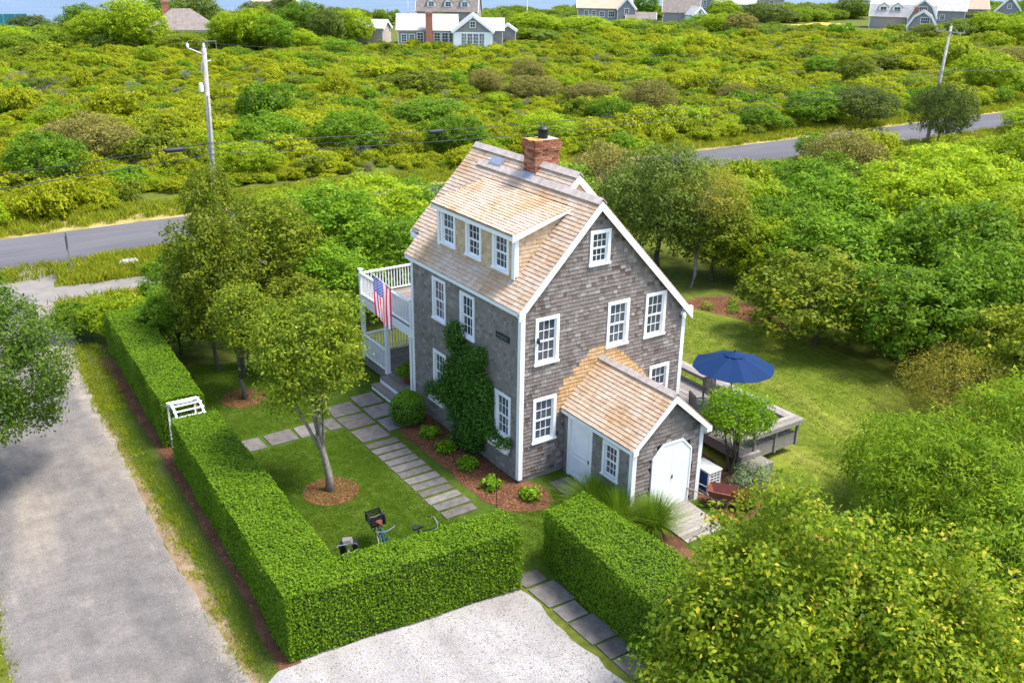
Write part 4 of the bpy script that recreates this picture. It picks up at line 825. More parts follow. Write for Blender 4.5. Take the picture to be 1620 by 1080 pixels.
# ---------------------------------------------------------------- hedges
def hedge(name, path, label, seed, dens=1650):
    """path: list of (corner quad, height, z base): each block is a quad footprint (4 xy points)"""
    h_o = empty(name, (0, 0, 0), 0, label, 'hedge', 'clipped privet hedges')
    g = np.random.default_rng(seed); Ps, Ns_, core = [], [], MB()
    foots = [b_[0] for b_ in path]
    for (quad, z0, z1) in path:
        q3 = [np.array([*p, 0.0]) for p in quad]; ctr = sum(q3)/4
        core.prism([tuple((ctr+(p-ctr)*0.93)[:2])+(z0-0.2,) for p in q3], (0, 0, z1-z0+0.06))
        e1 = np.linalg.norm(q3[1]-q3[0]); e2 = np.linalg.norm(q3[2]-q3[1]); k = int(e1*e2*dens)
        a, b_ = g.random(k), g.random(k)
        p = (q3[0]*((1-a)*(1-b_))[:, None]+q3[1]*(a*(1-b_))[:, None]+q3[2]*(a*b_)[:, None]+q3[3]*((1-a)*b_)[:, None])
        p[:, 2] = z1+0.03*np.sin(p[:, 0]*2.3+seed)*np.cos(p[:, 1]*1.9)+0.018*np.sin(p[:, 0]*7.1)*np.sin(p[:, 1]*6.3)+g.normal(0, 0.022, k); Ps.append(p); Ns_.append(np.tile([0, 0, 1.0], (k, 1)))
        for i in range(4):
            A_, B2 = q3[i], q3[(i+1) % 4]; ln = np.linalg.norm(B2-A_); k = int(ln*(z1-z0)*dens*0.9); a = g.random(k); zz = g.random(k)
            nn = np.array([(B2-A_)[1], -(B2-A_)[0], 0])/ln
            if np.dot(nn, A_-ctr) < 0: nn = -nn
            p = A_+(B2-A_)*a[:, None]; p[:, 2] = z0+(z1-z0)*zz; bulge = 0.03*np.sin(a*ln*2.1+zz*3)+0.03*np.sin(a*ln*0.9+seed)*np.sin(zz*5+a*ln*1.3)+g.normal(0, 0.022, k)-0.05*np.maximum(0, zz-0.93)/0.07
            p = p+nn*bulge[:, None]; inside = np.zeros(k, bool)
            for f in foots:
                if f is quad: continue
                c2 = np.mean(np.array(f), 0); inside |= in_poly(p[:, 0], p[:, 1], [tuple(c2+(np.array(v)-c2)*0.97) for v in f])
            Ps.append(p[~inside]); Ns_.append(np.tile(nn, ((~inside).sum(), 1)))
    for (quad, z0, z1) in path:
        q3 = np.array([[*p, 0.0] for p in quad]); k = 90*6; a = np.repeat(g.random((90, 2)), 6, 0)
        p = q3[0]*((1-a[:, 0])*(1-a[:, 1]))[:, None]+q3[1]*(a[:, 0]*(1-a[:, 1]))[:, None]+q3[2]*(a[:, 0]*a[:, 1])[:, None]+q3[3]*((1-a[:, 0])*a[:, 1])[:, None]
        p[:, 2] = z1+np.tile(np.linspace(0.0, 0.13, 6), 90)*np.repeat(g.uniform(0.4, 1.2, 90), 6); p[:, :2] += g.normal(0, 0.012, (k, 2)); Ps.append(p); Ns_.append(np.tile([0, 0, 1.0], (k, 1)))
    p = np.concatenate(Ps); nn = np.concatenate(Ns_); nn = nn*0.9+g.normal(size=nn.shape)*0.55+np.array([0, 0, 0.25])
    patch = 0.5+0.18*np.sin(p[:, 0]*3.1+p[:, 2]*4)*np.sin(p[:, 1]*2.7+p[:, 2]*3.3); rv = 0.45*patch+0.55*g.random(len(p))+0.02
    link(bpy.data.objects.new('foliage', leaf_mesh('foliage', leaf_arrays(g, p, nn, 0.054, 0.62), rv, 'hedge')), h_o)
    core.build('inner_core', 'hedge_core', h_o)  # solid dark core added behind the leaves to block see-through
    return h_o
hedge('privet_hedge', [([(-8.95, -3.55), (-7.30, -2.85), (-7.10, 7.05), (-8.55, 7.05)], -0.25, 1.52), ([(-8.95, -3.58), (-2.75, -4.15), (-2.50, -3.05), (-7.4, -2.6)], -0.25, 1.50)], 'long L-shaped clipped hedge between the lane, the shell drive and the lawn', 3)
hedge('privet_hedge', [([(-8.55, 8.15), (-7.20, 8.15), (-6.75, 17.6), (-8.15, 17.9)], 0, 1.72)], 'straight clipped hedge beyond the arbor, running towards the road', 5)
hedge('privet_hedge', [([(-1.55, -3.55), (-0.10, -3.35), (0.25, -9.2), (-1.95, -9.2)], -0.3, 1.42)], 'clipped hedge block beside the wooden ramp and stepping stones', 7)

# ---- arbor between the hedges
arb = empty('arbor', (0, 0, 0), 0, 'small white arched garden arbor in the gap between the two hedges', 'arbor')
def arch(x):
    pts = [(x, 7.06, 0), (x, 7.06, 1.36)]+[(x, 7.6-0.54*math.cos(t), 1.36+0.36*math.sin(t)) for t in (0.4, 0.8, 1.2, 1.57, 1.94, 2.34, 2.74)]+[(x, 8.14, 1.36), (x, 8.14, 0)]
    b_ = MB(); 
    for i in range(len(pts)-1):
        a, c = Vector(pts[i]), Vector(pts[i+1]); d = (c-a).normalized(); nn = Vector((0, -d.z, d.y)); b_.obox(a, d, nn, XA, 0, (c-a).length+0.004, -0.045, 0.045, -0.03, 0.03)
    b_.build('rib', 'white', arb)
arch(-8.34); arch(-7.48)
for t in (0.35, 0.8, 1.25, 1.75, 2.3, 2.8):
    y, z = 7.6-0.58*math.cos(t), 1.36+0.40*math.sin(t); b_ = MB(); b_.box((-8.40, y-0.03, z), (-7.42, y+0.03, z+0.03)); b_.build('slat', 'white', arb)
for z in (0.5, 1.0):
    for y in (7.06, 8.14): b_ = MB(); b_.box((-8.31, y-0.02, z), (-7.51, y+0.02, z+0.04)); b_.build('slat', 'white', arb)

# ---------------------------------------------------------------- stepping stones
path = empty('garden_path', (0, 0, 0)); path['kind'] = 'structure'
slab_i = [0]
def stone(x0, x1, y0, y1):
    q = random.Random(int(x0*131+y0*977)); j = lambda: q.uniform(-0.025, 0.025); b_ = MB(); zc = gh((y0+y1)/2)
    dy = (gh(y1)-gh(y0))/2*0.8; P = [(x0+j(), y0+j(), zc-dy-0.05), (x1+j(), y0+j(), zc-dy-0.05), (x1+j(), y1+j(), zc+dy-0.05), (x0+j(), y1+j(), zc+dy-0.05)]
    b_.prism(P, (0, 0, 0.082), q.random()); b_.build('paving_slab', 'bluestone', path)
y = -0.55
for i in range(12): stone(-2.93, -1.82, y, y+0.345); y += 0.455
for y0 in (5.0, 6.15, 7.25): stone(-2.93, -1.90, y0, y0+0.95)
for y0 in (5.35, 6.45, 7.55): stone(-1.78, -0.85, y0, y0+0.95)
for x0, x1 in ((-6.55, -5.72), (-5.58, -4.62), (-4.48, -3.62), (-3.48, -3.02)): stone(x0, x1, 6.42, 7.28)
y = -3.65
for i, h in enumerate((0.55, 0.95, 0.6, 0.95, 0.55, 0.8, 0.6)):
    w = 0.82 if h > 0.7 else 0.72; stone(-2.62+0.03*i, -2.62+w+0.03*i, y-h, y); y -= h+0.09

# ---------------------------------------------------------------- garden trees
def T(dx, dy, blobs): return [((c[0]+dx, c[1]+dy, c[2]), r) for c, r in blobs]
tree('garden_tree', gpos(-5.1, 2.75), 'broad leafy tree with pale lichened trunk in the nearer mulch ring', 'tree', 'leaf_garden', T(-0.35, 0.25, lumps(2.0, 2.0, 2.6, 6.7, 34, 4, 0.27)), 1700, 15, 0.12, 0.11, 0.13, 'bark', 11, 0.5, 'garden trees in mulch rings', (-0.3, 0.2, 3.9), nl=14, crown_kw=dict(low=-0.9, depth=0.22))
tree('garden_tree', gpos(-5.1, 10.5), 'smaller leafy tree in the mulch ring nearer the shrubbery', 'tree', 'leaf_garden', T(0.3, 0.1, lumps(1.45, 1.45, 1.5, 4.7, 24, 9, 0.29)), 900, 15, 0.13, 0.11, 0.11, 'bark_dark', 12, 0.5, 'garden trees in mulch rings', (0.2, 0.1, 2.6), nl=10, crown_kw=dict(low=-0.9, depth=0.22))
tree('lane_tree', (-14.5, 9.0, 0), 'glossy dark green tree overhanging the left side of the lane', 'tree', 'leaf_lane', T(0.9, -0.6, lumps(2.9, 3.0, 0.9, 7.1, 36, 14, 0.33)), 4200, 16, 0.15, 0.11, 0.16, 'bark_dark', 13, 0.5, nl=12, crown_kw=dict(low=-0.9, depth=0.2))
tree('pear_tree', gpos(-0.35, -11.4), 'large leafed pear tree with bronze tips in the near right corner', 'tree', 'leaf_pear', T(0.1, 0.3, shoots(lumps(2.75, 2.75, 0.6, 4.9, 40, 21, 0.27), 2.4, 3.3, 5.05, 26, 3)+[((-2.0, 1.1, 2.2), (0.9, 0.9, 1.0)), ((-2.6, 1.2, 1.3), (0.9, 0.9, 0.9)), ((-2.9, 0.6, 0.9), (0.9, 0.9, 0.8)), ((-1.6, 0.4, 2.9), (0.8, 0.8, 0.9)), ((-2.4, 0.2, 1.9), (0.8, 0.8, 0.9)), ((-3.0, -0.3, 1.2), (0.9, 0.9, 1.0))]), 3600, 16, 0.17, 0.12, 0.10, 'bark_dark', 21, 0.58, 'near right trees', nl=14, crown_kw=dict(droop=0.25, low=-0.8, depth=0.24))
tree('pear_tree', gpos(1.1, -13.2), 'lower pear tree cut off by the bottom edge of the picture', 'tree', 'leaf_pear', shoots(lumps(2.5, 2.5, 0.6, 4.3, 34, 22, 0.28), 2.2, 2.8, 4.5, 22, 4), 2300, 16, 0.17, 0.115, 0.09, 'bark_dark', 22, 0.58, 'near right trees', nl=12, crown_kw=dict(droop=0.25, low=-0.8, depth=0.24))
for i, (x, y, h, r, lb) in enumerate(((7.6, -9.6, 4.7, 2.9, 'rounded peach tree with drooping leaves behind the pear tree'), (10.8, -9.9, 5.0, 2.5, 'tallest peach tree at the right edge of the picture'), (6.2, -12.3, 4.1, 2.4, 'low peach tree at the right edge beside the pears'), (9.3, -6.9, 3.1, 1.8, 'small peach tree nearest the back lawn'))):
    tree('peach_tree', gpos(x, y), lb, 'tree', 'leaf_peach', lumps(r, r, 0.4, h, 34, 31+i, 0.30), int(300*r*r), 20, 0.15, 0.14, 0.10, 'bark_dark', 31+i, 0.30, 'peach trees beside the back lawn', nl=12, crown_kw=dict(droop=0.7, low=-0.8, depth=0.2))
tree('tamarisk', gpos(16.0, -4.4), 'feathery bronze green shrub at the right edge of the lawn', 'shrub', 'leaf_tamarisk', lumps(2.4, 2.2, 0.2, 2.9, 30, 41, 0.30), 1400, 14, 0.17, 0.10, 0.06, 'stem', 41, 0.3, multi=3, crown_kw=dict(depth=0.25), crown='foliage')
tree('round_headed_tree', gpos(6.5, -2.75), 'small bright lime green round headed tree beside the deck', 'tree', 'leaf_lime', lumps(1.15, 1.15, 1.25, 3.0, 22, 43, 0.36), 800, 15, 0.10, 0.085, 0.05, 'bark_dark', 43, 0.6, nl=8, multi=3, crown_kw=dict(low=-0.8))
# ---- shrubs against the house
def ball(name, loc, r, rz, mat, n_, size, label, cat, seed, group=None, aspect=0.55):
    g = np.random.default_rng(seed); t = empty(name, loc, 0, label, cat, group)
    d = unit(g.normal(size=(n_, 3))); d[:, 2] = np.where(d[:, 2] < -0.55, -d[:, 2], d[:, 2]); rad = 1+0.05*np.sin(d[:, 0]*5+seed)*np.sin(d[:, 1]*4)+g.normal(0, 0.025, n_)
    p = d*rad[:, None]*np.array([r, r, rz])+np.array([0, 0, rz*0.82]); rv = 0.35+0.35*g.random(n_)+0.15*d[:, 2]
    link(bpy.data.objects.new('foliage', leaf_mesh('foliage', leaf_arrays(g, p, d*0.9+g.normal(size=d.shape)*0.6, size, aspect), rv, mat)), t)
    c = MB(); c.lathe([(r*0.5, 0.02), (r*0.86, rz*0.4), (r*0.9, rz*0.85), (r*0.75, rz*1.35), (r*0.35, rz*1.68)], (0, 0, 0), 16); c.build('inner_core', 'hedge_core', t, True)  # dark solid added inside the ball so its gaps stay closed
    return t
ball('boxwood_ball', (-0.92, 5.55, 0), 0.62, 0.66, 'leaf_ball', 5200, 0.05, 'clipped round boxwood ball beside the porch steps', 'shrub', 51)
for i, (x, y, lb) in enumerate(((-0.78, 4.25, 'low green hydrangea farthest along the bed, by the boxwood ball'), (-0.85, 3.05, 'low green hydrangea, second along the bed from the boxwood ball'), (-0.80, 1.70, 'low green hydrangea in the middle of the mulch bed'), (-0.88, 0.22, 'low green hydrangea left of the house corner'), (-0.12, -0.85, 'low green hydrangea in front of the house corner'))):
    t = empty('hydrangea', gpos(x, y), 0, lb, 'shrub', 'hydrangeas in the mulch bed')
    bl_ = [((0, 0, 0.16), (0.24, 0.24, 0.18))]+[((0.19*math.cos(a), 0.19*math.sin(a), 0.17), (0.14, 0.14, 0.14)) for a in np.arange(7)*0.9]
    link(bpy.data.objects.new('foliage', crown_mesh('foliage', 'leaf_lime', bl_, 120, 5, 0.05, 0.105, 0.62, 60+i, low=-0.2)), t)
    b_ = MB()
    for a in range(6): b_.tube([(0, 0, -0.05), (0.12*math.cos(a*1.05), 0.12*math.sin(a*1.05), 0.24)], [0.008, 0.005], 4)
    b_.build('stems', 'stem', t)
iv = empty('wall_climber', (-0.06, 2.7, 0), 0, 'dark green climber covering the shaded side wall between the windows', 'climber')
ib = []
q = random.Random(9)
for (y, z, ry, rz) in ((2.85, 0.4, 0.8, 0.5), (2.8, 1.0, 1.05, 0.55), (2.55, 1.6, 1.25, 0.55), (2.7, 2.2, 1.4, 0.6), (2.45, 2.8, 1.2, 0.55), (2.75, 3.3, 0.9, 0.5), (3.35, 3.75, 0.38, 0.42), (2.0, 3.6, 0.32, 0.36), (3.4, 1.6, 0.8, 0.6), (1.75, 2.3, 0.6, 0.7), (3.6, 2.5, 0.55, 0.6), (3.45, 4.1, 0.2, 0.25), (2.3, 0.7, 0.7, 0.5), (1.7, 1.5, 0.55, 0.6), (3.9, 1.9, 0.5, 0.5), (2.9, 2.7, 1.2, 0.6)):
    ib.append(((-0.14, y-2.7, z), (0.30, ry*0.82, rz*0.9)))
link(bpy.data.objects.new('foliage', crown_mesh('foliage', 'leaf_ivy', ib, 2300, 13, 0.09, 0.075, 0.75, 71, low=-1, up_bias=0.2)), iv)
b_ = MB()
for a in (-0.5, -0.1, 0.35): b_.tube([(-0.05, a*0.4, 0), (-0.03, a, 1.2), (-0.03, a*1.6, 2.4), (-0.03, a*1.2, 3.6)], [0.025, 0.02, 0.014, 0.006], 5)
b_.build('stems', 'stem', iv)
# thin wispy shoots left on the shingles
# window boxes
for (y0, lb) in ((0.42, 'white window box with pale flowers under the window near the house corner'), (4.30, 'white window box with trailing plants under the window near the porch')):
    t = empty('window_box', (-0.02, y0+0.48, 0.92), 0, lb, 'window box', 'window boxes on the side wall')
    bx = MB(); bx.prism([(-0.05, -0.48, 0.0), (-0.24, -0.50, 0.0), (-0.29, -0.52, 0.22), (-0.03, -0.52, 0.22)], (0, 1.02, 0)); bx.build('trough', 'white', t)
    for s_ in (-0.36, 0.36): one('bracket', 'white', t, lambda m_: m_.prism([(-0.03, s_-0.02, 0), (-0.20, s_-0.02, 0), (-0.03, s_-0.02, -0.16)], (0, 0.04, 0)))
    fb_ = [((-0.16, a, 0.30+0.06*math.sin(a*9)), (0.2, 0.17, 0.17)) for a in (-0.45, -0.22, 0.0, 0.22, 0.42)]+([((-0.2, a, 0.48), (0.24, 0.26, 0.26)) for a in (-0.2, 0.3)] if y0 > 2 else [((-0.2, 0.4, 0.42), (0.2, 0.2, 0.2))])
    link(bpy.data.objects.new('plants', crown_mesh('plants', 'leaf_ivy', fb_, 300, 8, 0.05, 0.06, 0.6, 81+int(y0), low=-0.8)), t)
    link(bpy.data.objects.new('flowers', crown_mesh('flowers', 'petal', [((-0.26, a, 0.30), (0.12, 0.2, 0.1)) for a in (-0.35, 0.0, 0.3)], 34, 4, 0.025, 0.05, 0.9, 83)), t)
# potted plant on the porch
t = empty('potted_plant', (0.28, 7.75, 0.43), 0, 'terracotta pot of leafy green plants on the porch', 'plant')
one('pot', 'terracotta', t, lambda m_: m_.lathe([(0.13, 0), (0.19, 0.26), (0.21, 0.27), (0.21, 0.32), (0.17, 0.32), (0.15, 0.28)], (0, 0, 0), 16), True)
link(bpy.data.objects.new('foliage', crown_mesh('foliage', 'leaf_green', [((0, 0, 0.5), (0.32, 0.32, 0.26)), ((0.1, -0.1, 0.62), (0.25, 0.25, 0.2)), ((-0.2, 0.1, 0.45), (0.22, 0.22, 0.2))], 220, 8, 0.05, 0.09, 0.5, 91)), t)
# ornamental grasses by the entry
for i, (x, y, s_, lb) in enumerate(((1.12, -2.35, 1.25, 'arching ornamental grass clump beside the side door'), (1.30, -3.30, 1.35, 'arching ornamental grass clump at the entry corner'), (2.0, -4.05, 1.25, 'arching ornamental grass clump in front of the double door'))):
    g = np.random.default_rng(100+i); k = 1700; az = g.uniform(0, 2*np.pi, k); ln = g.uniform(0.7, 1.25, k)*s_; sp = g.uniform(0.05, 1.0, k)
    t = empty('ornamental_grass', gpos(x, y), 0, lb, 'grass clump', 'ornamental grasses by the entry'); V_, F_, Rr = [], [], []
    for j in range(k):
        d = np.array([math.cos(az[j]), math.sin(az[j]), 0]); sd_ = np.array([-d[1], d[0], 0])*0.008; b0 = d*g.uniform(0, 0.16); c = len(V_)
        for f in (0, 0.4, 0.75, 1.0):
            p = b0+d*ln[j]*sp[j]*f**1.6+np.array([0, 0, ln[j]*(f-0.45*sp[j]*f*f*1.25)]); w = (1-f)**0.7+0.05; V_ += [tuple(p-sd_*w), tuple(p+sd_*w)]; Rr += [g.random()*0.6+0.2]*2
        F_ += [(c+2*e, c+2*e+1, c+2*e+3, c+2*e+2) for e in range(3)]
    b_ = MB(); b_.v, b_.f, b_.r, b_.m = V_, F_, Rr, [0]*len(F_); b_.build('blades', 'leaf_grass', t)
t = empty('lavender', gpos(6.4, -3.75), 0, 'soft blue grey shrub under the round headed tree', 'shrub')
link(bpy.data.objects.new('foliage', crown_mesh('foliage', 'leaf_lav', lumps(0.75, 0.65, 0.0, 0.85, 14, 95, 0.4), 420, 10, 0.09, 0.10, 0.2, 95, low=-0.2)), t)
t = empty('leafy_perennial', gpos(5.35, -4.5), 0, 'bronze leaved perennial beside the wheelbarrow', 'shrub')
link(bpy.data.objects.new('foliage', crown_mesh('foliage', 'leaf_tamarisk', lumps(0.4, 0.4, 0.0, 0.6, 8, 97, 0.4), 110, 7, 0.07, 0.12, 0.5, 97, low=-0.2)), t)
for i, (x, y, lb) in enumerate(((16.6, 8.6, 'tiny shrub in the far mulch bed, closest to the cottage'), (17.3, 7.6, 'tiny shrub in the middle of the far mulch bed'), (17.6, 6.4, 'tiny shrub in the far mulch bed, second from its narrow end'), (17.2, 5.4, 'tiny shrub at the narrow right end of the far mulch bed'), (17.9, 8.2, 'tiny shrub at the back of the far mulch bed by the leaning tree'))):
    t = empty('young_shrub', (x, y, 0), 0, lb, 'shrub', 'young shrubs in the far mulch bed')
    link(bpy.data.objects.new('foliage', crown_mesh('foliage', 'leaf_green', [((0, 0, 0.15), (0.28, 0.28, 0.2))], 40, 6, 0.06, 0.09, 0.5, 130+i)), t)
# thin iron garden hooks
for i, (x, y, lb) in enumerate(((-1.05, 2.2, 'thin black iron garden hook among the hydrangeas'), (-1.3, -0.75, 'thin black iron garden hook at the front of the mulch bed'))):
    t = empty('garden_hook', gpos(x, y), 0, lb, 'garden hook', 'iron garden hooks')
    one('rod', 'black', t, lambda m_: m_.tube([(0, 0, -0.1), (0, 0, 1.25), (0.03, 0, 1.36), (0.12, 0, 1.40), (0.19, 0, 1.33), (0.19, 0, 1.25)], 0.009, 6))

# ---------------------------------------------------------------- shrubbery masses
protos = {}; H0 = dict(big=1.5, tall=2.7, mid=0.85, fine=1.5)
def proto(mat, kind, seed):
    """a unit-size crown (radius 1, height 1) shared by many shrubs"""
    key = (mat, kind, seed)
    if key not in protos:
        if kind == 'big': protos[key] = crown_mesh('crown', mat, lumps(1, 1, 0.08, H0[kind], 30, seed, 0.30), 900, 18, 0.05, 0.058, 0.55, seed, low=-0.5, depth=0.15)
        elif kind == 'tall': protos[key] = crown_mesh('crown', mat, lumps(1, 1, 0.15, H0[kind], 44, seed, 0.24, 1.25), 1300, 18, 0.055, 0.06, 0.55, seed, low=-0.6, depth=0.17)
        elif kind == 'mid': protos[key] = crown_mesh('crown', mat, lumps(1, 1, 0.0, H0[kind], 18, seed, 0.33), 330, 17, 0.062, 0.085, 0.6, seed, low=-0.2, depth=0.13)
        elif kind == 'fine': protos[key] = crown_mesh('crown', mat, lumps(1, 1, 0.05, H0[kind], 30, seed, 0.29), 1900, 15, 0.045, 0.044, 0.45, seed, low=-0.5, depth=0.17)
    return protos[key]
trunk_cache = {}
def trunk_proto(seed, bark='bark_dark'):
    if (seed, bark) not in trunk_cache:
        b_ = MB(); bl_ = lumps(1, 1, 0.06, 1.5, 26, seed, 0.33); limbs(b_, (0, 0, -0.03), (0.05, 0.05, 0.9), 0.045, [c for c, r in bl_[1:]][4:13], seed); trunk_cache[(seed, bark)] = b_.mesh('trunk', bark)
    return trunk_cache[(seed, bark)]
def bush(name, x, y, h, r, mat, kind, label, cat, group, k=0, rz=None, bark='bark_dark', crown='crown'):
    t = empty(name, (x, y, gh(y)), 0, label, cat, group); rz = rz if rz is not None else (x*1.7+y*2.3) % 6.28
    if kind == 'big' and h/r > 2.05: kind = 'tall'
    c = inst(crown, proto(mat, kind, 200+k), t, (0, 0, 0), (0, 0, rz), (r*1.12, r*1.12, h/H0[kind])); inst('trunk', trunk_proto(200+k, bark), t, (0, 0, 0), (0, 0, rz), (r, r, h/1.5)); return t
# left of the cottage, behind the balcony
LM = [(-5.0, 13.6, 7.0, 1.8, 'leaf_holly', 'tall olive green tree nearest the far hedge'), (-1.9, 15.6, 6.6, 2.1, 'leaf_holly', 'olive green tree behind the smaller garden tree'), (2.1, 18.4, 6.0, 2.8, 'leaf_green', 'fresh green tree behind the balcony'), (5.6, 20.8, 5.7, 2.6, 'leaf_bright', 'yellow green tree beyond the balcony rail'),
      (3.5, 15.3, 4.9, 2.0, 'leaf_green', 'dark green shrub close behind the balcony post'), (0.4, 13.8, 4.4, 2.0, 'leaf_green', 'rounded green shrub left of the balcony'), (-5.8, 16.0, 3.3, 1.6, 'leaf_green', 'low green shrub at the end of the far hedge'), (-1.3, 24.9, 6.1, 1.4, 'leaf_holly', 'slim tree standing in front of the utility pole'),
      (-2.4, 12.0, 3.9, 1.7, 'leaf_holly', 'olive shrub behind the smaller garden tree, lowest of the row'), (9.4, 23.7, 4.5, 2.0, 'leaf_green', 'green shrub seen past the dormer'), (1.6, 22.4, 5.0, 2.4, 'leaf_bright', 'yellow green shrub beside the footpath'), (6.3, 16.3, 4.6, 2.2, 'leaf_green', 'green shrub close behind the cottage back corner'), (-7.4, 19.4, 1.9, 1.5, 'leaf_bright', 'low bramble at the far end of the hedge'), (-4.2, 20.6, 3.2, 1.9, 'leaf_green', 'green shrub edging the footpath'), (-8.9, 20.2, 1.5, 1.2, 'leaf_green', 'small bramble mound where the lane meets the footpath')]
for i, (x, y, h, r, mt_, lb) in enumerate(LM): bush('shrubbery_tree', x, y, h, r, mt_, 'big', lb, 'tree', 'shrubbery left of the cottage', i % 3)
BH = [(19.2, 15.0, 6.9, 3.5, 'leaf_grey', 'fine', 'large grey green tree behind the cottage'), (22.8, 23.7, 5.0, 2.8, 'leaf_brown', 'fine', 'olive tree seen beside the chimney'), (15.6, 19.5, 5.4, 2.6, 'leaf_green', 'big', 'green tree hidden behind the ridge of the cottage'), (19.9, 11.6, 4.6, 2.2, 'leaf_holly', 'big', 'shrub behind the leaning tree'), (21.6, 10.0, 3.6, 2.0, 'leaf_bright', 'big', 'yellow green shrub by the far mulch bed')]
for i, (x, y, h, r, mt_, kd, lb) in enumerate(BH): bush('backdrop_tree', x, y, h, r, mt_, kd, lb, 'tree', 'trees behind the cottage', i % 3)
tree('leaning_tree', (18.1, 11.3, 0), 'open yellowish tree with bare pale leaning trunk behind the cottage', 'tree', 'leaf_tamarisk', T(1.5, 0.4, lumps(2.0, 2.0, 3.1, 5.9, 22, 61, 0.34)), 420, 13, 0.17, 0.12, 0.11, 'bark', 61, 0.5, trunk_top=(1.2, 0.3, 4.2), nl=12)
RM = [(17.4, 2.9, 4.1, 3.1), (18.9, -0.1, 4.3, 3.0), (22.3, -1.4, 4.9, 3.2), (19.2, -5.2, 4.4, 2.4), (23.8, 6.2, 4.4, 3.4), (26.7, 3.3, 5.2, 3.5), (30.8, 1.9, 5.3, 3.3), (24.3, 10.7, 4.1, 2.9), (27.1, 16.1, 3.8, 3.0), (29.9, 12.8, 4.4, 3.3), (33.8, 10.5, 5.1, 3.7), (38.9, 9.0, 5.2, 3.8), (48.9, 12.1, 5.6, 3.4), (48.4, 17.9, 3.4, 3.5), (39.9, 19.4, 5.0, 2.9), (38.3, 23.8, 2.3, 2.4), (31.1, 22.6, 3.2, 2.7), (59.0, 19.5, 2.9, 3.0), (44.0, 14.5, 4.6, 3.4), (35.0, 17.0, 4.2, 3.0), (25.5, -5.5, 4.6, 3.0), (35.5, 5.0, 4.8, 3.4), (21.0, 6.5, 2.6, 2.0), (54.0, 22.0, 2.3, 2.5), (26.5, 20.5, 3.6, 2.6)]
RK = ['leaf_holly', 'leaf_green', 'leaf_green', 'leaf_holly', 'leaf_green', 'leaf_green', 'leaf_bright', 'leaf_green', 'leaf_bright', 'leaf_green', 'leaf_bright', 'leaf_bright', 'leaf_bright', 'leaf_bright', 'leaf_brown', 'leaf_green', 'leaf_bright', 'leaf_bright', 'leaf_bright', 'leaf_green', 'leaf_green', 'leaf_bright', 'leaf_bright', 'leaf_green', 'leaf_bright']
RN = {'leaf_holly': 'olive green', 'leaf_green': 'mid green', 'leaf_bright': 'yellow green', 'leaf_brown': 'olive brown', 'leaf_dark': 'dark', 'leaf_grey': 'grey green'}
ORD = ['nearest', 'second', 'third', 'fourth', 'fifth', 'sixth', 'seventh', 'eighth', 'ninth', 'tenth', 'eleventh', 'twelfth', 'thirteenth', 'fourteenth', 'fifteenth']
seen = {}
for i in sorted(range(len(RM)), key=lambda j: math.dist(RM[j][:2], (-15, -21))):
    x, y, h, r = RM[i]; k_ = seen.get(RK[i], 0); seen[RK[i]] = k_+1
    bush('thicket_shrub', x, y, h, r, RK[i], 'fine' if RK[i] == 'leaf_brown' else 'big', '%s thicket shrub right of the back lawn, %s from the camera of that colour' % (RN[RK[i]], ORD[min(k_, 14)]), 'shrub', 'thicket right of the back lawn', i % 3)

# ---------------------------------------------------------------- heath, verges, ground litter
g = np.random.default_rng(77)
hp = [proto('leaf_heath', 'mid', 300+i) for i in range(7)]+[proto('leaf_bright', 'mid', 330), proto('leaf_green', 'mid', 331), proto('leaf_holly', 'mid', 332)]
CAM = np.array([-14.96, -21.54]); FD = np.array([math.sin(YAW), math.cos(YAW)])
def view_cut(x, y, half=0.60, near=0):
    dx, dy = x-CAM[0], y-CAM[1]; f = dx*FD[0]+dy*FD[1]; s = dx*FD[1]-dy*FD[0]
    return (f > near) & (np.abs(s) < f*half+8)
X_, Y_, S_ = [], [], []
def add_field(poly, n_, s0, s1):
    x, y = spread(g, poly, n_); k = view_cut(x, y); x, y = x[k], y[k]; X_.append(x); Y_.append(y); S_.append(g.uniform(s0, s1, len(x))*np.exp(g.normal(-0.06, 0.32, len(x)))*(1+0.35*np.sin(x*0.11)*np.cos(y*0.09)))
add_field([(-60, 41.5), (240, 41.5), (240, 62), (-60, 62)], 5200, 0.55, 1.25)
add_field([(-60, 62), (260, 62), (240, 100), (170, 118), (120, 138), (-40, 136), (-60, 100)], 13000, 0.55, 1.15)
add_field([(-60, 128), (120, 134), (118, 140), (-60, 150)], 1200, 0.5, 0.95)
add_field([(240, 60), (330, 60), (330, 110), (240, 100)], 400, 1.2, 2.2)
add_field([(34, 14), (60, 8), (130, 8), (130, 22.5), (19, 24.5), (24, 22)], 1900, 0.6, 1.2)
add_field([(19, 24.5), (60, 22.5), (60, 27), (19, 28)], 260, 0.4, 0.75)
add_field([(60, 22.5), (130, 22.5), (130, 26), (60, 26)], 260, 0.5, 0.8)
x, y, s_ = np.concatenate(X_), np.concatenate(Y_), np.concatenate(S_)
# a mown gap runs along the verge behind the pole
keep = ~((y > 41) & (y < 44.5) & (x < 30) & (np.sin(x*0.2) > -0.6)); x, y, s_ = x[keep], y[keep], s_[keep]
k = len(x)
s_ = np.where((y > 122) & (x > 58) & (x < 102), s_*0.55, s_)
scatter('heath_scrub', np.stack([x, y, np.full(k, -0.05)], 1), np.stack([g.normal(0, 0.16, k), g.normal(0, 0.16, k), g.uniform(0, 6.28, k)], 1), np.stack([s_*g.uniform(0.8, 1.7, k), s_*g.uniform(0.8, 1.5, k), s_*g.uniform(0.7, 1.6, k)], 1), hp, 'dense yellow green heath scrub covering the land behind the road')
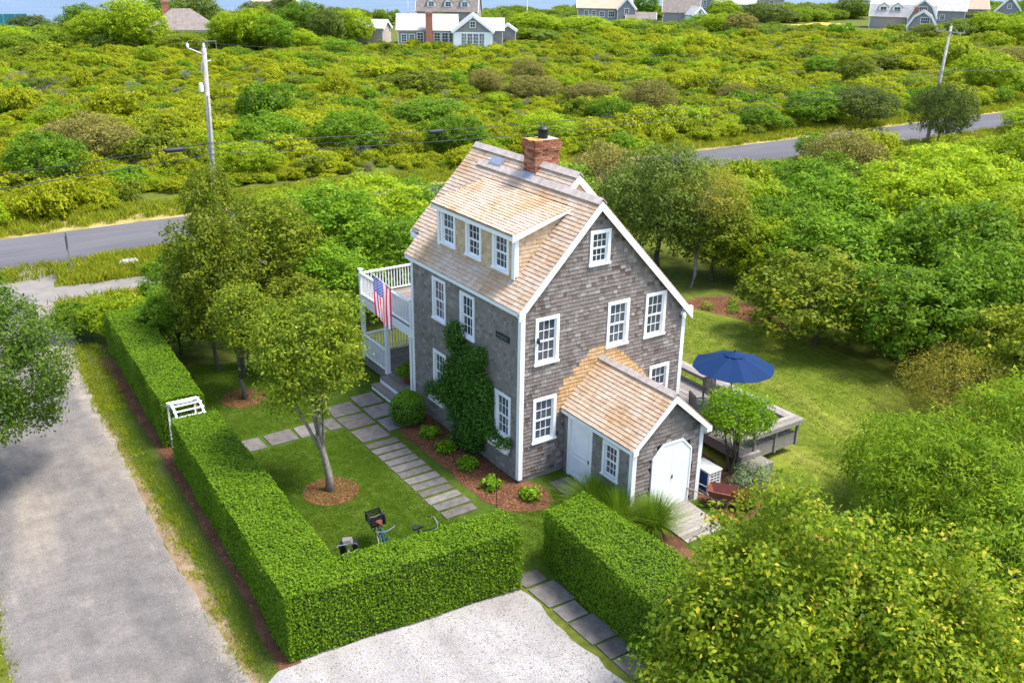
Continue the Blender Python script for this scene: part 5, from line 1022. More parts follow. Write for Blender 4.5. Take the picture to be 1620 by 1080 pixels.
# bare grey twigs and dead wood standing among the scrub
def twig_mesh(seed):
    q_ = random.Random(seed); b_ = MB()
    for i in range(22):
        a = q_.uniform(0, 6.28); e = q_.uniform(0.2, 0.9); h_ = q_.uniform(0.7, 1.25); p1_ = Vector((e*0.4*math.cos(a), e*0.4*math.sin(a), h_*0.5)); p2_ = Vector((e*math.cos(a+0.3), e*math.sin(a+0.3), h_)); b_.tube([(0, 0, 0), p1_, p2_], [0.022, 0.014, 0.004], 4, q_.random(), 0, False)
        for j in range(3): c_ = p1_.lerp(p2_, q_.uniform(0.1, 0.8)); b_.tube([c_, c_+Vector((q_.uniform(-.3, .3), q_.uniform(-.3, .3), q_.uniform(0.05, 0.3)))], [0.010, 0.003], 3, q_.random(), 0, False)
    return b_.mesh('dead_twigs', 'deadwood')
MT['deadwood'] = m_plain('grey_dead_wood', (0.20, 0.18, 0.155), 0.95, 0.3, 6)
gx_ = np.random.default_rng(909); sel = gx_.choice(k, 1100, replace=False); sel = sel[y[sel] < 115]
scatter('dead_twigs', np.stack([x[sel]+gx_.normal(0, 0.6, len(sel)), y[sel]+gx_.normal(0, 0.6, len(sel)), np.zeros(len(sel))], 1), np.stack([np.zeros(len(sel))]*2+[gx_.uniform(0, 6.28, len(sel))], 1), np.stack([np.minimum(s_[sel], 0.8)*1.4]*2+[np.minimum(s_[sel], 0.8)*gx_.uniform(1.1, 1.7, len(sel))], 1), [twig_mesh(i) for i in range(4)], 'bare grey twigs and dead wood poking out of the heath scrub')
# belts of taller scrub between the shore houses
X_, Y_, S_ = [], [], []
for poly, n_, a_, b2 in (([(-5, 150), (20, 150), (34, 141), (60, 141), (70, 160), (62, 176), (48, 150), (28, 172), (26, 186), (8, 178)], 170, 1.6, 3.0), ([(92, 152), (98, 135), (124, 136), (147, 157), (125, 175), (100, 170)], 150, 1.5, 2.6), ([(120, 134), (160, 122), (176, 132), (160, 142), (150, 158), (135, 150)], 110, 1.3, 2.2), ([(206, 160), (232, 166), (260, 176), (240, 205), (200, 190), (170, 160)], 160, 2.0, 3.4), ([(195, 100), (235, 104), (262, 118), (240, 128), (205, 118), (188, 106)], 130, 2.0, 3.2), ([(30, 190), (70, 186), (95, 192), (90, 205), (40, 206)], 80, 2.2, 3.6), ([(105, 185), (130, 172), (165, 180), (200, 200), (190, 212), (120, 206)], 110, 2.0, 3.2), ([(186, 121), (200, 116), (222, 124), (232, 132), (214, 130), (196, 127)], 60, 1.2, 2.0), ([(262, 118), (330, 120), (330, 190), (270, 175), (255, 135)], 130, 2.2, 3.6)):
    x, y = spread(g, poly, n_); X_.append(x); Y_.append(y); S_.append(g.uniform(a_, b2, len(x)))
x, y, s_ = np.concatenate(X_), np.concatenate(Y_), np.concatenate(S_); k = len(x)
scatter('shore_thicket', np.stack([x, y, np.full(k, -0.1)], 1), np.stack([np.zeros(k), np.zeros(k), g.uniform(0, 6.28, k)], 1), np.stack([s_*1.2, s_*1.2, s_*g.uniform(1.0, 1.4, k)], 1), [proto('leaf_shore', 'mid', 320+i) for i in range(4)], 'mixed green thicket filling the gaps between the shore houses')
# grass tufts
def tuft(name, mat, n_, h, spread_, w, seed):
    g_ = np.random.default_rng(seed); b_ = MB()
    for j in range(n_):
        a = g_.uniform(0, 6.28); d = np.array([math.cos(a), math.sin(a), 0]); p0 = np.append(g_.normal(0, spread_, 2), 0); hh = h*g_.uniform(0.6, 1.3); sd_ = np.array([-d[1], d[0], 0])*w/2
        p1 = p0+d*hh*0.45+np.array([0, 0, hh]); pm = p0+d*hh*0.12+np.array([0, 0, hh*0.55])
        b_.add([tuple(p0-sd_), tuple(p0+sd_), tuple(pm+sd_*0.8), tuple(p1), tuple(pm-sd_*0.8)], [(0, 1, 2, 3, 4)], float(g_.random()))
    return b_.mesh(name, mat)
def grass(name, polys, mat, h, spread_, w, nb, label, seed):
    g_ = np.random.default_rng(seed); xs, ys = [], []
    for poly, n_ in polys: x, y = spread(g_, poly, n_); xs.append(x); ys.append(y)
    x, y = np.concatenate(xs), np.concatenate(ys); k = len(x); sc_ = g_.uniform(0.6, 1.3, k)
    scatter(name, np.stack([x, y, ghv(y)], 1), np.stack([np.zeros(k), np.zeros(k), g_.uniform(0, 6.28, k)], 1), np.stack([sc_]*3, 1), [tuft(name, mat, nb, h, spread_, w, seed+i) for i in range(4)], label)
grass('verge_grass', [([(-60, 29.3), (60, 29.4), (60, 31.5), (-60, 31.5)], 2200), ([(-60, 38.5), (110, 38.5), (110, 42), (-60, 43)], 5200), ([(-8, 27.5), (1, 27), (1, 31.4), (-6, 31.4), (-8.3, 28.6)], 900), ([(-9, 21.8), (2, 21), (2, 24.3), (-8.8, 25.2)], 700), ([(60, 29), (110, 29), (110, 31.6), (60, 31.6)], 900)], 'leaf_straw', 0.34, 0.16, 0.035, 16, 'long yellow green grass along the road verges', 401)
grass('lawn_grass', [([(-7.2, -2.9), (-2.6, -3.2), (-2.6, 0), (-7.1, 0)], 2600), ([(-7.1, 0), (-3.0, 0), (-3.0, 6.3), (-7.1, 6.3)], 4200), ([(-7.1, 7.4), (-3, 7.4), (-2.0, 12.5), (-6.9, 15)], 3600), ([(-1.8, -3.4), (0.5, -3.2), (1.5, -1.2), (0.7, -0.8), (0, -1.6), (-1.6, -0.8)], 900), ([(-9.8, -3.7), (-9.3, -3.7), (-9.1, 8), (-8.8, 15), (-9.4, 12), (-9.7, 4)], 1500)], 'leaf_grass', 0.040, 0.07, 0.008, 22, 'short mown grass of the front lawn', 402)
grass('back_lawn_grass', [([(9.8, -6), (13, -4.5), (16.3, -1), (16.9, 3), (15.6, 10), (10, 13), (9.8, 0)], 9000), ([(6.8, 3.5), (9.8, 3.5), (9.8, 13), (7, 13)], 1500), ([(6, -8), (9, -8), (12, -5), (9.8, -3.2), (7.5, -3.5)], 1600)], 'leaf_grass', 0.035, 0.08, 0.009, 18, 'short mown grass of the back lawn', 403)
# crushed shell and bark chips
def chips(name, mats, n_, s0, s1, seed, flat=0.25):
    g_ = np.random.default_rng(seed); out = []
    for v in range(4):
        b_ = MB(); a = sorted(g_.uniform(0, 6.28, 5)); b_.prism([(math.cos(t)*g_.uniform(0.5, 1)*(0.5 if mats == 'mulch' else 1), math.sin(t), 0) for t in a], (0, 0, flat)); out.append(b_.mesh(name, mats))
    return out
def litter(name, polys, mats, s0, s1, label, seed, lift=0.016):
    g_ = np.random.default_rng(seed); xs, ys = [], []
    for poly, n_ in polys: x, y = spread(g_, poly, n_); xs.append(x); ys.append(y)
    x, y = np.concatenate(xs), np.concatenate(ys); k = len(x); sc_ = g_.uniform(s0, s1, k)
    scatter(name, np.stack([x, y, ghv(y)+lift], 1), np.stack([g_.normal(0, 0.35, k), g_.normal(0, 0.35, k), g_.uniform(0, 6.28, k)], 1), np.stack([sc_]*3, 1), chips(name, mats, 4, s0, s1, seed), label)
MT['shell_bit'] = m_leaf('shell_fragment', [(0.20, 0.18, 0.24), (0.36, 0.335, 0.45), (0.44, 0.42, 0.60)], None, 0.0, 0.35, 0.3, LK=0.42)
MT['shell_dark'] = m_plain('dark_shell_fragment', (0.12, 0.10, 0.11), 0.7, 0.3, 5)
MT['chip'] = m_leaf('bark_chip', [(0.10, 0.045, 0.03), (0.19, 0.09, 0.075), (0.27, 0.15, 0.14)], None, 0.0, 0.45, 0.1, LK=0.5)
SHP = [(-9.8, -4.2), (-9.0, -3.7), (-6, -4.0), (-2.8, -4.0), (-2.8, -9), (-3.0, -12), (-9.8, -12)]
litter('crushed_shells', [(SHP, 15000)], 'shell_bit', 0.012, 0.030, 'loose white crushed shells covering the drive', 410)
litter('dark_shell_bits', [(SHP, 1500), ([(-10.6, -9), (-9.7, -9), (-9.7, -3), (-10.3, -3)], 260)], 'shell_dark', 0.012, 0.026, 'scattered dark shell fragments on the drive', 411)
litter('bark_chips', [([(-1.4, 5.7), (-0.05, 5.9), (-0.05, 0), (0.5, -0.6), (0.4, -1.1), (0, -1.45), (-0.6, -1.35), (-1.2, -1.0), (-1.45, 0), (-1.4, 3)], 5200), (disc(-5.1, 2.7, 0.84), 1700), (disc(-5.08, 10.55, 0.82), 1500), ([(-9.2, -3.6), (-8.8, -3.6), (-8.3, 8), (-8.3, 16), (-8.7, 16), (-8.85, 8)], 1500), ([(4.5, -3.3), (4.6, -5.0), (6.8, -4.3), (7.0, -3.3)], 900), ([(16, 9.7), (17.4, 9.9), (18.8, 9.2), (18.5, 6.6), (17.9, 4.2), (17.1, 5.6), (16.7, 7.6)], 1800)], 'chip', 0.018, 0.05, 'brown bark chips lying in the mulch beds', 412)

grass('lane_edge_tufts', [([(-10.05, -3.5), (-9.6, -3.5), (-9.3, 12), (-9.2, 18), (-9.6, 18), (-9.95, 8)], 420), ([(-9.9, 12), (-8.8, 12), (-8.4, 19), (-9.4, 19)], 300), ([(-14.9, -6), (-14.5, -6), (-14.3, 6), (-14.8, 6)], 200)], 'leaf_straw', 0.10, 0.09, 0.014, 14, 'scattered dry grass tufts along the edge of the lane', 405)
litter('lane_gravel', [([(-10.5, -12), (-9.7, -12), (-9.8, -3.6), (-10.2, 2), (-9.7, 14), (-10.2, 14), (-10.7, 0)], 1500), ([(-14.7, -12), (-13.8, -12), (-14.0, 8), (-14.6, 8)], 500)], 'concrete', 0.008, 0.022, 'loose pale gravel along the lane edges', 415, 0.008)
# ---------------------------------------------------------------- deck, umbrella and things beside the entry
deck = empty('deck', (0, 0, 0), 0, 'raised grey timber deck with built-in perimeter bench beside the cottage', 'deck')
DZT = 0.48
one('frame', 'wood_grey', deck, lambda m_: (m_.box((6.75, -2.75, 0.1), (9.35, 3.4, DZT-0.04)), ))
dbm = []
for k_ in range(4):
    b_ = MB(); b_.box((0, 0, 0), (0.135, 6.3, 0.03)); b_.r = [(0.15, 0.4, 0.6, 0.9)[k_]]*8; dbm.append(b_.mesh('board', 'wood_grey'))
x = 6.70
while x < 9.3: inst('board', dbm[rnd.randrange(4)], deck, (x, -2.8, DZT-0.03)); x += 0.143
for (a, c) in (((9.36, -2.85), (9.40, 3.45)), ):
    one('skirt_board', 'wood_pale', deck, lambda m_: m_.box((a[0], a[1], 0.05), (c[0], c[1], DZT+0.01)))
one('skirt_board', 'wood_pale', deck, lambda m_: m_.box((6.7, -2.86, 0.02), (9.355, -2.82, DZT+0.01)))
BT = 0.98
bench = empty('bench', (0, 0, 0)); bench.parent = deck
for i in range(3): one('plank', 'wood_pale', bench, lambda m_: m_.box((9.155+i*0.135, -2.555, BT-0.04), (9.285+i*0.135, 3.45, BT), rnd.random()))
for i in range(3): one('plank', 'wood_pale', bench, lambda m_: m_.box((7.25, -2.96+i*0.135, BT-0.04), (9.56, -2.83+i*0.135, BT), rnd.random()))
one('edge_board', 'wood_pale', bench, lambda m_: (m_.box((9.565, -2.99, BT-0.16), (9.60, 3.45, BT-0.002)), m_.box((7.25, -3.0, BT-0.16), (9.56, -2.965, BT-0.002)), m_.box((9.135, -2.53, BT-0.13), (9.153, 3.45, BT-0.004)), m_.box((7.25, -2.555, BT-0.13), (9.13, -2.537, BT-0.004))))
for (x, y) in ((9.46, -2.86), (9.46, -1.0), (9.46, 0.9), (9.46, 2.9), (9.1, -2.5), (7.4, -2.86), (8.4, -2.86)): one('post', 'wood_grey', bench, lambda m_: m_.box((x-0.045, y-0.045, 0.0), (x+0.045, y+0.045, BT-0.045)))
one('stair', 'wood_grey', deck, lambda m_: (m_.box((6.62, -3.55, -0.2), (7.6, -3.02, 0.18), 0.4), m_.box((6.7, -3.0, -0.2), (7.6, -2.87, 0.33), 0.7)))
one('wire_rail', 'black', deck, lambda m_: (m_.tube([(6.72, -2.8, 0.4), (6.72, -2.8, 1.35)], 0.02, 6), m_.tube([(6.72, -2.8, 1.33), (6.72, -1.4, 1.33)], 0.015, 6), m_.tube([(6.72, -1.4, 0.4), (6.72, -1.4, 1.35)], 0.02, 6)))
um = empty('patio_umbrella', (8.30, -0.80, DZT), 0, 'open navy blue patio umbrella standing on the deck', 'umbrella')
cv = MB(); ns = 8; RU = 1.42; rings = [(0.03, 2.42), (0.30, 2.335), (0.85, 2.13), (RU, 1.92)]
for i in range(ns):
    a0, a1 = 2*math.pi*(i+0.3)/ns, 2*math.pi*(i+1.3)/ns; P = []
    for j, (r_, z_) in enumerate(rings):
        for f in (0, 0.5, 1):
            a = a0+(a1-a0)*f; rr_ = r_*(1 if f != 0.5 else 0.955); sag = 0 if f != 0.5 else -0.05*r_/RU; P.append((rr_*math.cos(a), rr_*math.sin(a), z_+sag))
    cv.add(P, [(j*3+e, j*3+e+1, (j+1)*3+e+1, (j+1)*3+e) for j in range(3) for e in (0, 1)], 0.5)
cn = cv.build('canopy', 'navy', um); sm = cn.modifiers.new('cloth', 'SOLIDIFY'); sm.thickness = 0.006
one('vent_cap', 'navy', um, lambda m_: m_.lathe([(0.36, 2.345), (0.2, 2.40), (0.03, 2.46)], (0, 0, 0), 8))
one('finial', 'black', um, lambda m_: m_.lathe([(0.015, 2.45), (0.03, 2.49), (0.015, 2.54)], (0, 0, 0), 8))
one('pole', 'black', um, lambda m_: m_.tube([(0, 0, 0), (0, 0, 2.43)], 0.024, 8))
one('base', 'black', um, lambda m_: m_.lathe([(0.26, 0.0), (0.26, 0.05), (0.06, 0.10), (0.04, 0.3)], (0, 0, 0), 16))
for i in range(ns):
    a = 2*math.pi*(i+0.3)/ns; one('rib', 'black', um, lambda m_: m_.tube([(0.03*math.cos(a), 0.03*math.sin(a), 2.39), (0.85*math.cos(a), 0.85*math.sin(a), 2.11), (RU*0.99*math.cos(a), RU*0.99*math.sin(a), 1.90)], 0.009, 4))
tb = empty('patio_table', (8.3, -0.8, DZT), 0, 'round weathered wooden table under the navy umbrella', 'table')
one('top', 'wood_pale', tb, lambda m_: m_.lathe([(0.55, 0.69), (0.56, 0.70), (0.56, 0.73), (0.55, 0.735)], (0, 0, 0), 24))
for a in (0.8, 2.37, 3.94, 5.5): one('leg', 'wood_grey', tb, lambda m_: m_.box((0.4*math.cos(a)-0.03, 0.4*math.sin(a)-0.03, 0), (0.4*math.cos(a)+0.03, 0.4*math.sin(a)+0.03, 0.69)))
def chair(x, y, rz, lb):
    c = empty('patio_chair', (x, y, DZT), rz, lb, 'chair', 'grey wooden patio chairs')
    for i in range(5): one('seat_slat', 'wood_pale', c, lambda m_: m_.box((-0.24, -0.24+i*0.1, 0.42), (0.24, -0.15+i*0.1, 0.44), rnd.random()))
    for i in range(5): one('back_slat', 'wood_pale', c, lambda m_: m_.prism([(-0.22+i*0.09, 0.24, 0.46), (-0.15+i*0.09, 0.24, 0.46), (-0.15+i*0.09, 0.32, 0.93), (-0.22+i*0.09, 0.32, 0.93)], (0, 0.02, 0), rnd.random()))
    one('top_rail', 'wood_pale', c, lambda m_: m_.box((-0.26, 0.30, 0.90), (0.26, 0.35, 0.98), 0.5))
    for sx in (-1, 1):
        one('leg', 'wood_grey', c, lambda m_: m_.box((sx*0.25-0.025, -0.25, 0), (sx*0.25+0.025, -0.2, 0.64))); one('leg', 'wood_grey', c, lambda m_: m_.prism([(sx*0.25-0.025, 0.22, 0), (sx*0.25+0.025, 0.22, 0), (sx*0.25+0.025, 0.27, 0), (sx*0.25-0.025, 0.27, 0)], (0, 0.08, 0.92)))
        one('arm', 'wood_pale', c, lambda m_: m_.box((sx*0.25-0.035, -0.28, 0.64), (sx*0.25+0.035, 0.28, 0.665), 0.4))
chair(7.35, -0.35, R(70), 'wooden patio chair between the umbrella pole and the cottage'); chair(8.55, 0.2, R(-10), 'wooden patio chair behind the umbrella pole'); chair(8.75, -1.6, R(-140), 'wooden patio chair seen above the round headed tree')
# heat pump, wheelbarrow, ramp
hpz = gh(-3.0)
ac = empty('heat_pump', (5.15, -2.95, hpz), 0, 'cream heat pump unit with blue louvred sides beside the entry', 'heat pump')
one('casing', 'ac_white', ac, lambda m_: (m_.box((-0.28, -0.42, 0.74), (0.28, 0.42, 0.80)), m_.box((-0.26, -0.40, 0.0), (0.26, 0.40, 0.06)), m_.box((-0.26, -0.40, 0.06), (-0.20, -0.34, 0.74)), m_.box((0.20, -0.40, 0.06), (0.26, -0.34, 0.74)), m_.box((-0.26, 0.34, 0.06), (-0.20, 0.40, 0.74)), m_.box((0.20, 0.34, 0.06), (0.26, 0.40, 0.74))))
one('core', 'ac_blue', ac, lambda m_: m_.box((-0.245, -0.385, 0.06), (0.245, 0.385, 0.739)))
for i in range(6):
    one('louvre', 'ac_white', ac, lambda m_: m_.box((-0.20, -0.40, 0.12+i*0.105), (0.20, -0.386, 0.155+i*0.105)))
for i in range(2): one('louvre', 'ac_white', ac, lambda m_: m_.box((-0.07+i*0.13, -0.402, 0.06), (-0.045+i*0.13, -0.387, 0.74)))
wb = empty('wheelbarrow', (4.80, -4.05, gh(-4.05)), R(35), 'tipped wheelbarrow with faded red tray beside the double door', 'wheelbarrow')
tr_ = MB(); A_ = [(-0.34, -0.42), (0.34, -0.42), (0.30, 0.45), (-0.30, 0.45)]; Bt = [(-0.22, -0.22), (0.22, -0.22), (0.2, 0.30), (-0.2, 0.30)]
zt_, zb_ = 0.62, 0.34; P = [(x, y, zt_) for x, y in A_]+[(x, y, zb_) for x, y in Bt]; tr_.add(P, [(4, 5, 6, 7), (0, 1, 5, 4), (1, 2, 6, 5), (2, 3, 7, 6), (3, 0, 4, 7)])
tt_ = tr_.build('tray', 'barrow_red', wb); sm = tt_.modifiers.new('sheet', 'SOLIDIFY'); sm.thickness = 0.012
for sx in (-1, 1):
    one('handle', 'wood_pale', wb, lambda m_: m_.tube([(sx*0.10, -0.62, 0.20), (sx*0.22, 0.2, 0.33), (sx*0.28, 1.15, 0.60)], 0.02, 6)); one('leg', 'black', wb, lambda m_: m_.tube([(sx*0.22, 0.35, 0.35), (sx*0.26, 0.42, 0.0)], 0.018, 6))
wh = MB(); ring = [(0, -0.66+0.19*math.cos(t), 0.20+0.19*math.sin(t)) for t in np.linspace(0, 2*math.pi, 15)]; wh.tube(ring, 0.045, 8); wh.tube([(-0.1, -0.66, 0.2), (0.1, -0.66, 0.2)], 0.02, 6); wh.build('wheel', 'rubber', wb, True)
rp = empty('ramp', (0, 0, 0), 0, 'weathered plank ramp leading up to the white double door', 'ramp')
for i in range(10):
    y1 = -3.36-i*0.163; z1 = GZ+0.14-i*0.012
    one('plank', 'wood_pale', rp, lambda m_: m_.prism([(2.50, y1-0.15, z1), (4.0, y1-0.15, z1), (4.0, y1, z1+0.012), (2.50, y1, z1+0.012)], (0, 0, 0.035), rnd.random()))
for x in (2.58, 3.90): one('bearer', 'wood_grey', rp, lambda m_: m_.prism([(x-0.04, -3.4, GZ-0.2), (x+0.04, -3.4, GZ-0.2), (x+0.04, -4.95, GZ-0.2), (x-0.04, -4.95, GZ-0.2)][::-1], (0, 0, 0.22)))

# ---------------------------------------------------------------- flag
fo = empty('flag', (-0.06, 6.86, 3.95), 0, 'striped flag with starred blue canton hanging from the balcony post', 'flag')
pd = Vector((-1.42, -0.10, 1.30)).normalized()
one('pole', 'white', fo, lambda m_: m_.tube([(0, 0, 0), tuple(pd*1.98)], [0.016, 0.012], 8)); one('finial', 'steel', fo, lambda m_: m_.lathe([(0.005, -0.03), (0.03, 0), (0.005, 0.03)], tuple(pd*2.0), 8))
NS, NT = 26, 30; HO, FL = 0.92, 1.50
def fpt(s, t_):
    p = pd*(1.90-s*HO); fall = t_*FL; w = 0.10*math.sin(s*9+t_*2.5)*t_**0.6
    return p+Vector((-0.06*t_+0.22*(s-0.5)*-t_*0.6+0.02*math.sin(s*14), w-0.10*t_, -fall*(0.94+0.06*s)))
for nm, mt_ in (('red_stripes', 'flag_red'), ('white_stripes', 'flag_white'), ('canton', 'flag_blue')):
    b_ = MB()
    for i in range(NS):
        for j in range(NT):
            stripe = i//2; canton = i < 14 and j < 12
            kind = 'canton' if canton else ('red_stripes' if stripe % 2 == 0 else 'white_stripes')
            if kind == nm: b_.add([fpt(i/NS, j/NT), fpt((i+1)/NS, j/NT), fpt((i+1)/NS, (j+1)/NT), fpt(i/NS, (j+1)/NT)], [(0, 1, 2, 3)])
    b_.build(nm, mt_, fo)
b_ = MB()
for r_i in range(9):
    for c_i in range(6 if r_i % 2 == 0 else 5):
        s0 = (14/NS)*(r_i+1)/10; t0 = (12/NT)*((2*c_i+1 if r_i % 2 == 0 else 2*c_i+2))/12; cpt = fpt(s0, t0); du = (fpt(s0+0.01, t0)-fpt(s0-0.01, t0)).normalized(); dv_ = (fpt(s0, t0+0.01)-fpt(s0, t0-0.01)).normalized(); nn = du.cross(dv_).normalized()
        for sg in (0.006, -0.006):
            pts_ = [cpt+nn*sg+(du*math.cos(a)+dv_*math.sin(a))*(0.024 if q_ % 2 == 0 else 0.010) for q_, a in enumerate(np.arange(10)*math.pi/5-math.pi/2)]; b_.add(pts_, [tuple(range(10))])
b_.build('stars', 'flag_white', fo)

# ---------------------------------------------------------------- bicycles behind the hedge
def bicycle(x, y, rz, lean, label, frame, crate=False, bags=False):
    bk = empty('bicycle', (x, y, gh(y)), rz, label, 'bicycle', 'bicycles parked behind the hedge'); bk.rotation_euler = (lean, 0, rz); Rw = 0.33
    for cx in (-0.52, 0.52):
        w_ = MB(); w_.tube([(cx+Rw*math.cos(t), 0, Rw+Rw*math.sin(t)) for t in np.linspace(0, 2*math.pi, 25)], 0.02, 6); wo_ = w_.build('wheel', 'rubber', bk, True)
        w_ = MB(); w_.tube([(cx+0.30*math.cos(t), 0, Rw+0.30*math.sin(t)) for t in np.linspace(0, 2*math.pi, 25)], 0.008, 5)
        for a in np.arange(14)*math.pi/7: w_.tube([(cx, 0, Rw), (cx+0.30*math.cos(a), 0, Rw+0.30*math.sin(a))], 0.003, 3)
        w_.tube([(cx, -0.05, Rw), (cx, 0.05, Rw)], 0.02, 6); w_.build('rim', 'steel', wo_)
    f_ = MB(); S, BB, HT, HB = (-0.17, 0, 0.80), (-0.06, 0, 0.30), (0.34, 0, 0.86), (0.37, 0, 0.72)
    for a, c in ((S, BB), (S, HT), (BB, HB), (HT, HB), (S, (-0.52, 0, Rw)), (BB, (-0.52, 0, Rw)), (HB, (0.52, 0, Rw))): f_.tube([a, c], 0.018, 6)
    f_.build('frame', frame, bk)
    one('saddle', 'saddle' if crate else 'black', bk, lambda m_: (m_.prism([(-0.34, -0.05, 0.93), (-0.31, -0.08, 0.93), (-0.24, -0.085, 0.93), (-0.17, -0.045, 0.94), (-0.06, -0.022, 0.935), (-0.03, 0, 0.93), (-0.06, 0.022, 0.935), (-0.17, 0.045, 0.94), (-0.24, 0.085, 0.93), (-0.31, 0.08, 0.93), (-0.34, 0.05, 0.93)], (0, 0, 0.05)), m_.tube([(-0.17, 0, 0.80), (-0.19, 0, 0.94)], 0.014, 6)))
    one('handlebar', 'steel', bk, lambda m_: (m_.tube([(0.34, 0, 0.86), (0.32, 0, 1.02)], 0.014, 6), m_.tube([(0.16, -0.30, 1.04), (0.30, -0.24, 1.05), (0.36, 0, 1.02), (0.30, 0.24, 1.05), (0.16, 0.30, 1.04)], 0.013, 6)))
    for sy in (-1, 1): one('grip', 'black', bk, lambda m_: m_.tube([(0.12, sy*0.31, 1.04), (0.22, sy*0.28, 1.045)], 0.02, 6))
    one('pedals', 'black', bk, lambda m_: (m_.tube([(-0.06, -0.06, 0.30), (0.08, -0.07, 0.22)], 0.012, 5), m_.tube([(-0.06, 0.06, 0.30), (-0.20, 0.07, 0.38)], 0.012, 5), m_.box((0.03, -0.17, 0.205), (0.13, -0.07, 0.235)), m_.box((-0.25, 0.07, 0.365), (-0.15, 0.17, 0.395))))
    if crate:
        cr = empty('crate', (0, 0, 0)); cr.parent = bk; x0, x1, w2, z0, z1 = -0.82, -0.40, 0.20, 0.74, 1.02
        one('crate_floor', 'black', cr, lambda m_: m_.box((x0, -w2, z0), (x1, w2, z0+0.015)))
        for zz in (0.76, 0.85, 0.93, 1.0): one('crate_rail', 'black', cr, lambda m_: (m_.box((x0, -w2, zz), (x0+0.015, w2, zz+0.045)), m_.box((x1-0.015, -w2, zz), (x1, w2, zz+0.045)), m_.box((x0+0.016, -w2, zz), (x1-0.016, -w2+0.015, zz+0.045)), m_.box((x0+0.016, w2-0.015, zz), (x1-0.016, w2, zz+0.045))))
        one('crate_corners', 'black', cr, lambda m_: [m_.box((a-0.02, c-0.02, z0), (a+0.02, c+0.02, z1+0.03)) for a in (x0, x1) for c in (-w2, w2)])
        one('cord', 'wood_pale', cr, lambda m_: m_.tube([(-0.6, -0.21, 0.98), (-0.58, 0, 0.94), (-0.6, 0.21, 0.98)], 0.008, 5))
    if bags:
        for sy in (-1, 1): one('pannier', 'black', bk, lambda m_: m_.prism([(0.36, sy*0.11, 0.62), (0.66, sy*0.11, 0.62), (0.64, sy*0.11, 0.96), (0.38, sy*0.11, 0.96)], (0, sy*0.13, 0.02)))
        one('bag', 'bike_grey', bk, lambda m_: m_.prism([(0.38, -0.11, 0.98), (0.54, -0.13, 0.98), (0.56, 0.12, 0.98), (0.36, 0.10, 0.98)], (0.03, 0.02, 0.12)))
bicycle(-5.15, -1.15, R(-97), R(6), 'bicycle with tan saddle and black rear crate behind the hedge', 'bike_teal', crate=True)
bicycle(-6.45, -1.75, R(60), R(-8), 'bicycle with black panniers in the corner of the hedge', 'bike_grey', bags=True)
bicycle(-4.2, -1.55, R(-20), R(8), 'third bicycle, little more than one wheel showing above the hedge', 'black')

# ---------------------------------------------------------------- roadside furniture
def upole(x, y, h, lean, lb, arm=True):
    t = empty('utility_pole', (x, y, 0), 0, lb, 'utility pole', 'utility poles along the road')
    tp = Vector((lean[0], lean[1], h)); one('shaft', 'pole_wood', t, lambda m_: m_.tube([(0, 0, -0.3), tuple(tp*0.5), tuple(tp)], [0.17, 0.145, 0.115], 10), True)
    at = lambda z: tp*(z/h)
    if arm == 'cross':
        a = at(h-0.5); ca = one('cross_arm', 'pole_wood', t, lambda m_: m_.obox(a, (0.75, -0.66, -0.06), ZA, (0.66, 0.75, 0), -1.25, 1.25, -0.06, 0.06, -0.22, -0.12))
        for f in (-1.15, -0.5, 0.5, 1.15): one('insulator', 'steel', ca, lambda m_: m_.lathe([(0.04, 0), (0.06, 0.06), (0.03, 0.16)], tuple(a+Vector((0.75*f-0.11, -0.66*f-0.13, 0.06-0.06*f))), 8))
        one('insulator', 'steel', t, lambda m_: m_.lathe([(0.04, 0), (0.06, 0.1), (0.03, 0.22)], tuple(tp), 8))
    else:
        a = at(h-0.35); ca = one('side_arm', 'steel', t, lambda m_: m_.tube([tuple(a), tuple(a+Vector((-0.75, 0.25, 0.35)))], [0.05, 0.04], 6))
        one('insulator', 'white', ca, lambda m_: m_.lathe([(0.05, 0), (0.08, 0.08), (0.04, 0.24)], tuple(a+Vector((-0.75, 0.25, 0.35))), 8)); one('insulator', 'white', t, lambda m_: m_.lathe([(0.05, 0), (0.08, 0.08), (0.04, 0.24)], tuple(tp), 8))
        one('cutout', 'steel', t, lambda m_: (m_.tube([tuple(at(h-0.6)+Vector((-0.2, -0.15, 0))), tuple(at(h-1.2)+Vector((-0.28, -0.2, 0)))], 0.04, 6), m_.tube([tuple(at(h-0.7)), tuple(at(h-0.7)+Vector((0.35, 0.1, 0.05)))], 0.035, 6)))
        one('meter_can', 'white', t, lambda m_: m_.lathe([(0.08, 0), (0.11, 0.05), (0.11, 0.42), (0.06, 0.48)], tuple(at(h-2.2)+Vector((-0.32, -0.12, 0))), 10))
        one('conduit', 'steel', t, lambda m_: m_.tube([tuple(at(0.2)+Vector((-0.05, -0.19, 0))), tuple(at(h*0.5)+Vector((-0.05, -0.17, 0))), tuple(at(h-2.4)+Vector((-0.05, -0.15, 0)))], 0.04, 6))
    return t, tp
p1, tp1 = upole(0.4, 30.3, 10.65, (0.35, 0.1), 'tall weathered utility pole on the left, with conduit and side arm')
p2, tp2 = upole(66.0, 30.6, 10.1, (1.6, 0.6), 'leaning utility pole on the right with a cross arm', 'cross')
def wire(a, b_, sag, r_, lb, nm='power_line'):
    a, b_ = Vector(a), Vector(b_); m_ = MB(); pts_ = [a.lerp(b_, i/24)-ZA*(sag*4*(i/24)*(1-i/24)) for i in range(25)]; m_.tube(pts_, r_, 5); o_ = m_.build(nm, 'wire'); tag(o_, lb, 'cable', 'overhead lines along the road'); return pts_
A5, A52, A58 = (0.6, 30.2, 5.8), (0.6, 30.2, 5.2), (0.6, 30.2, 5.5)
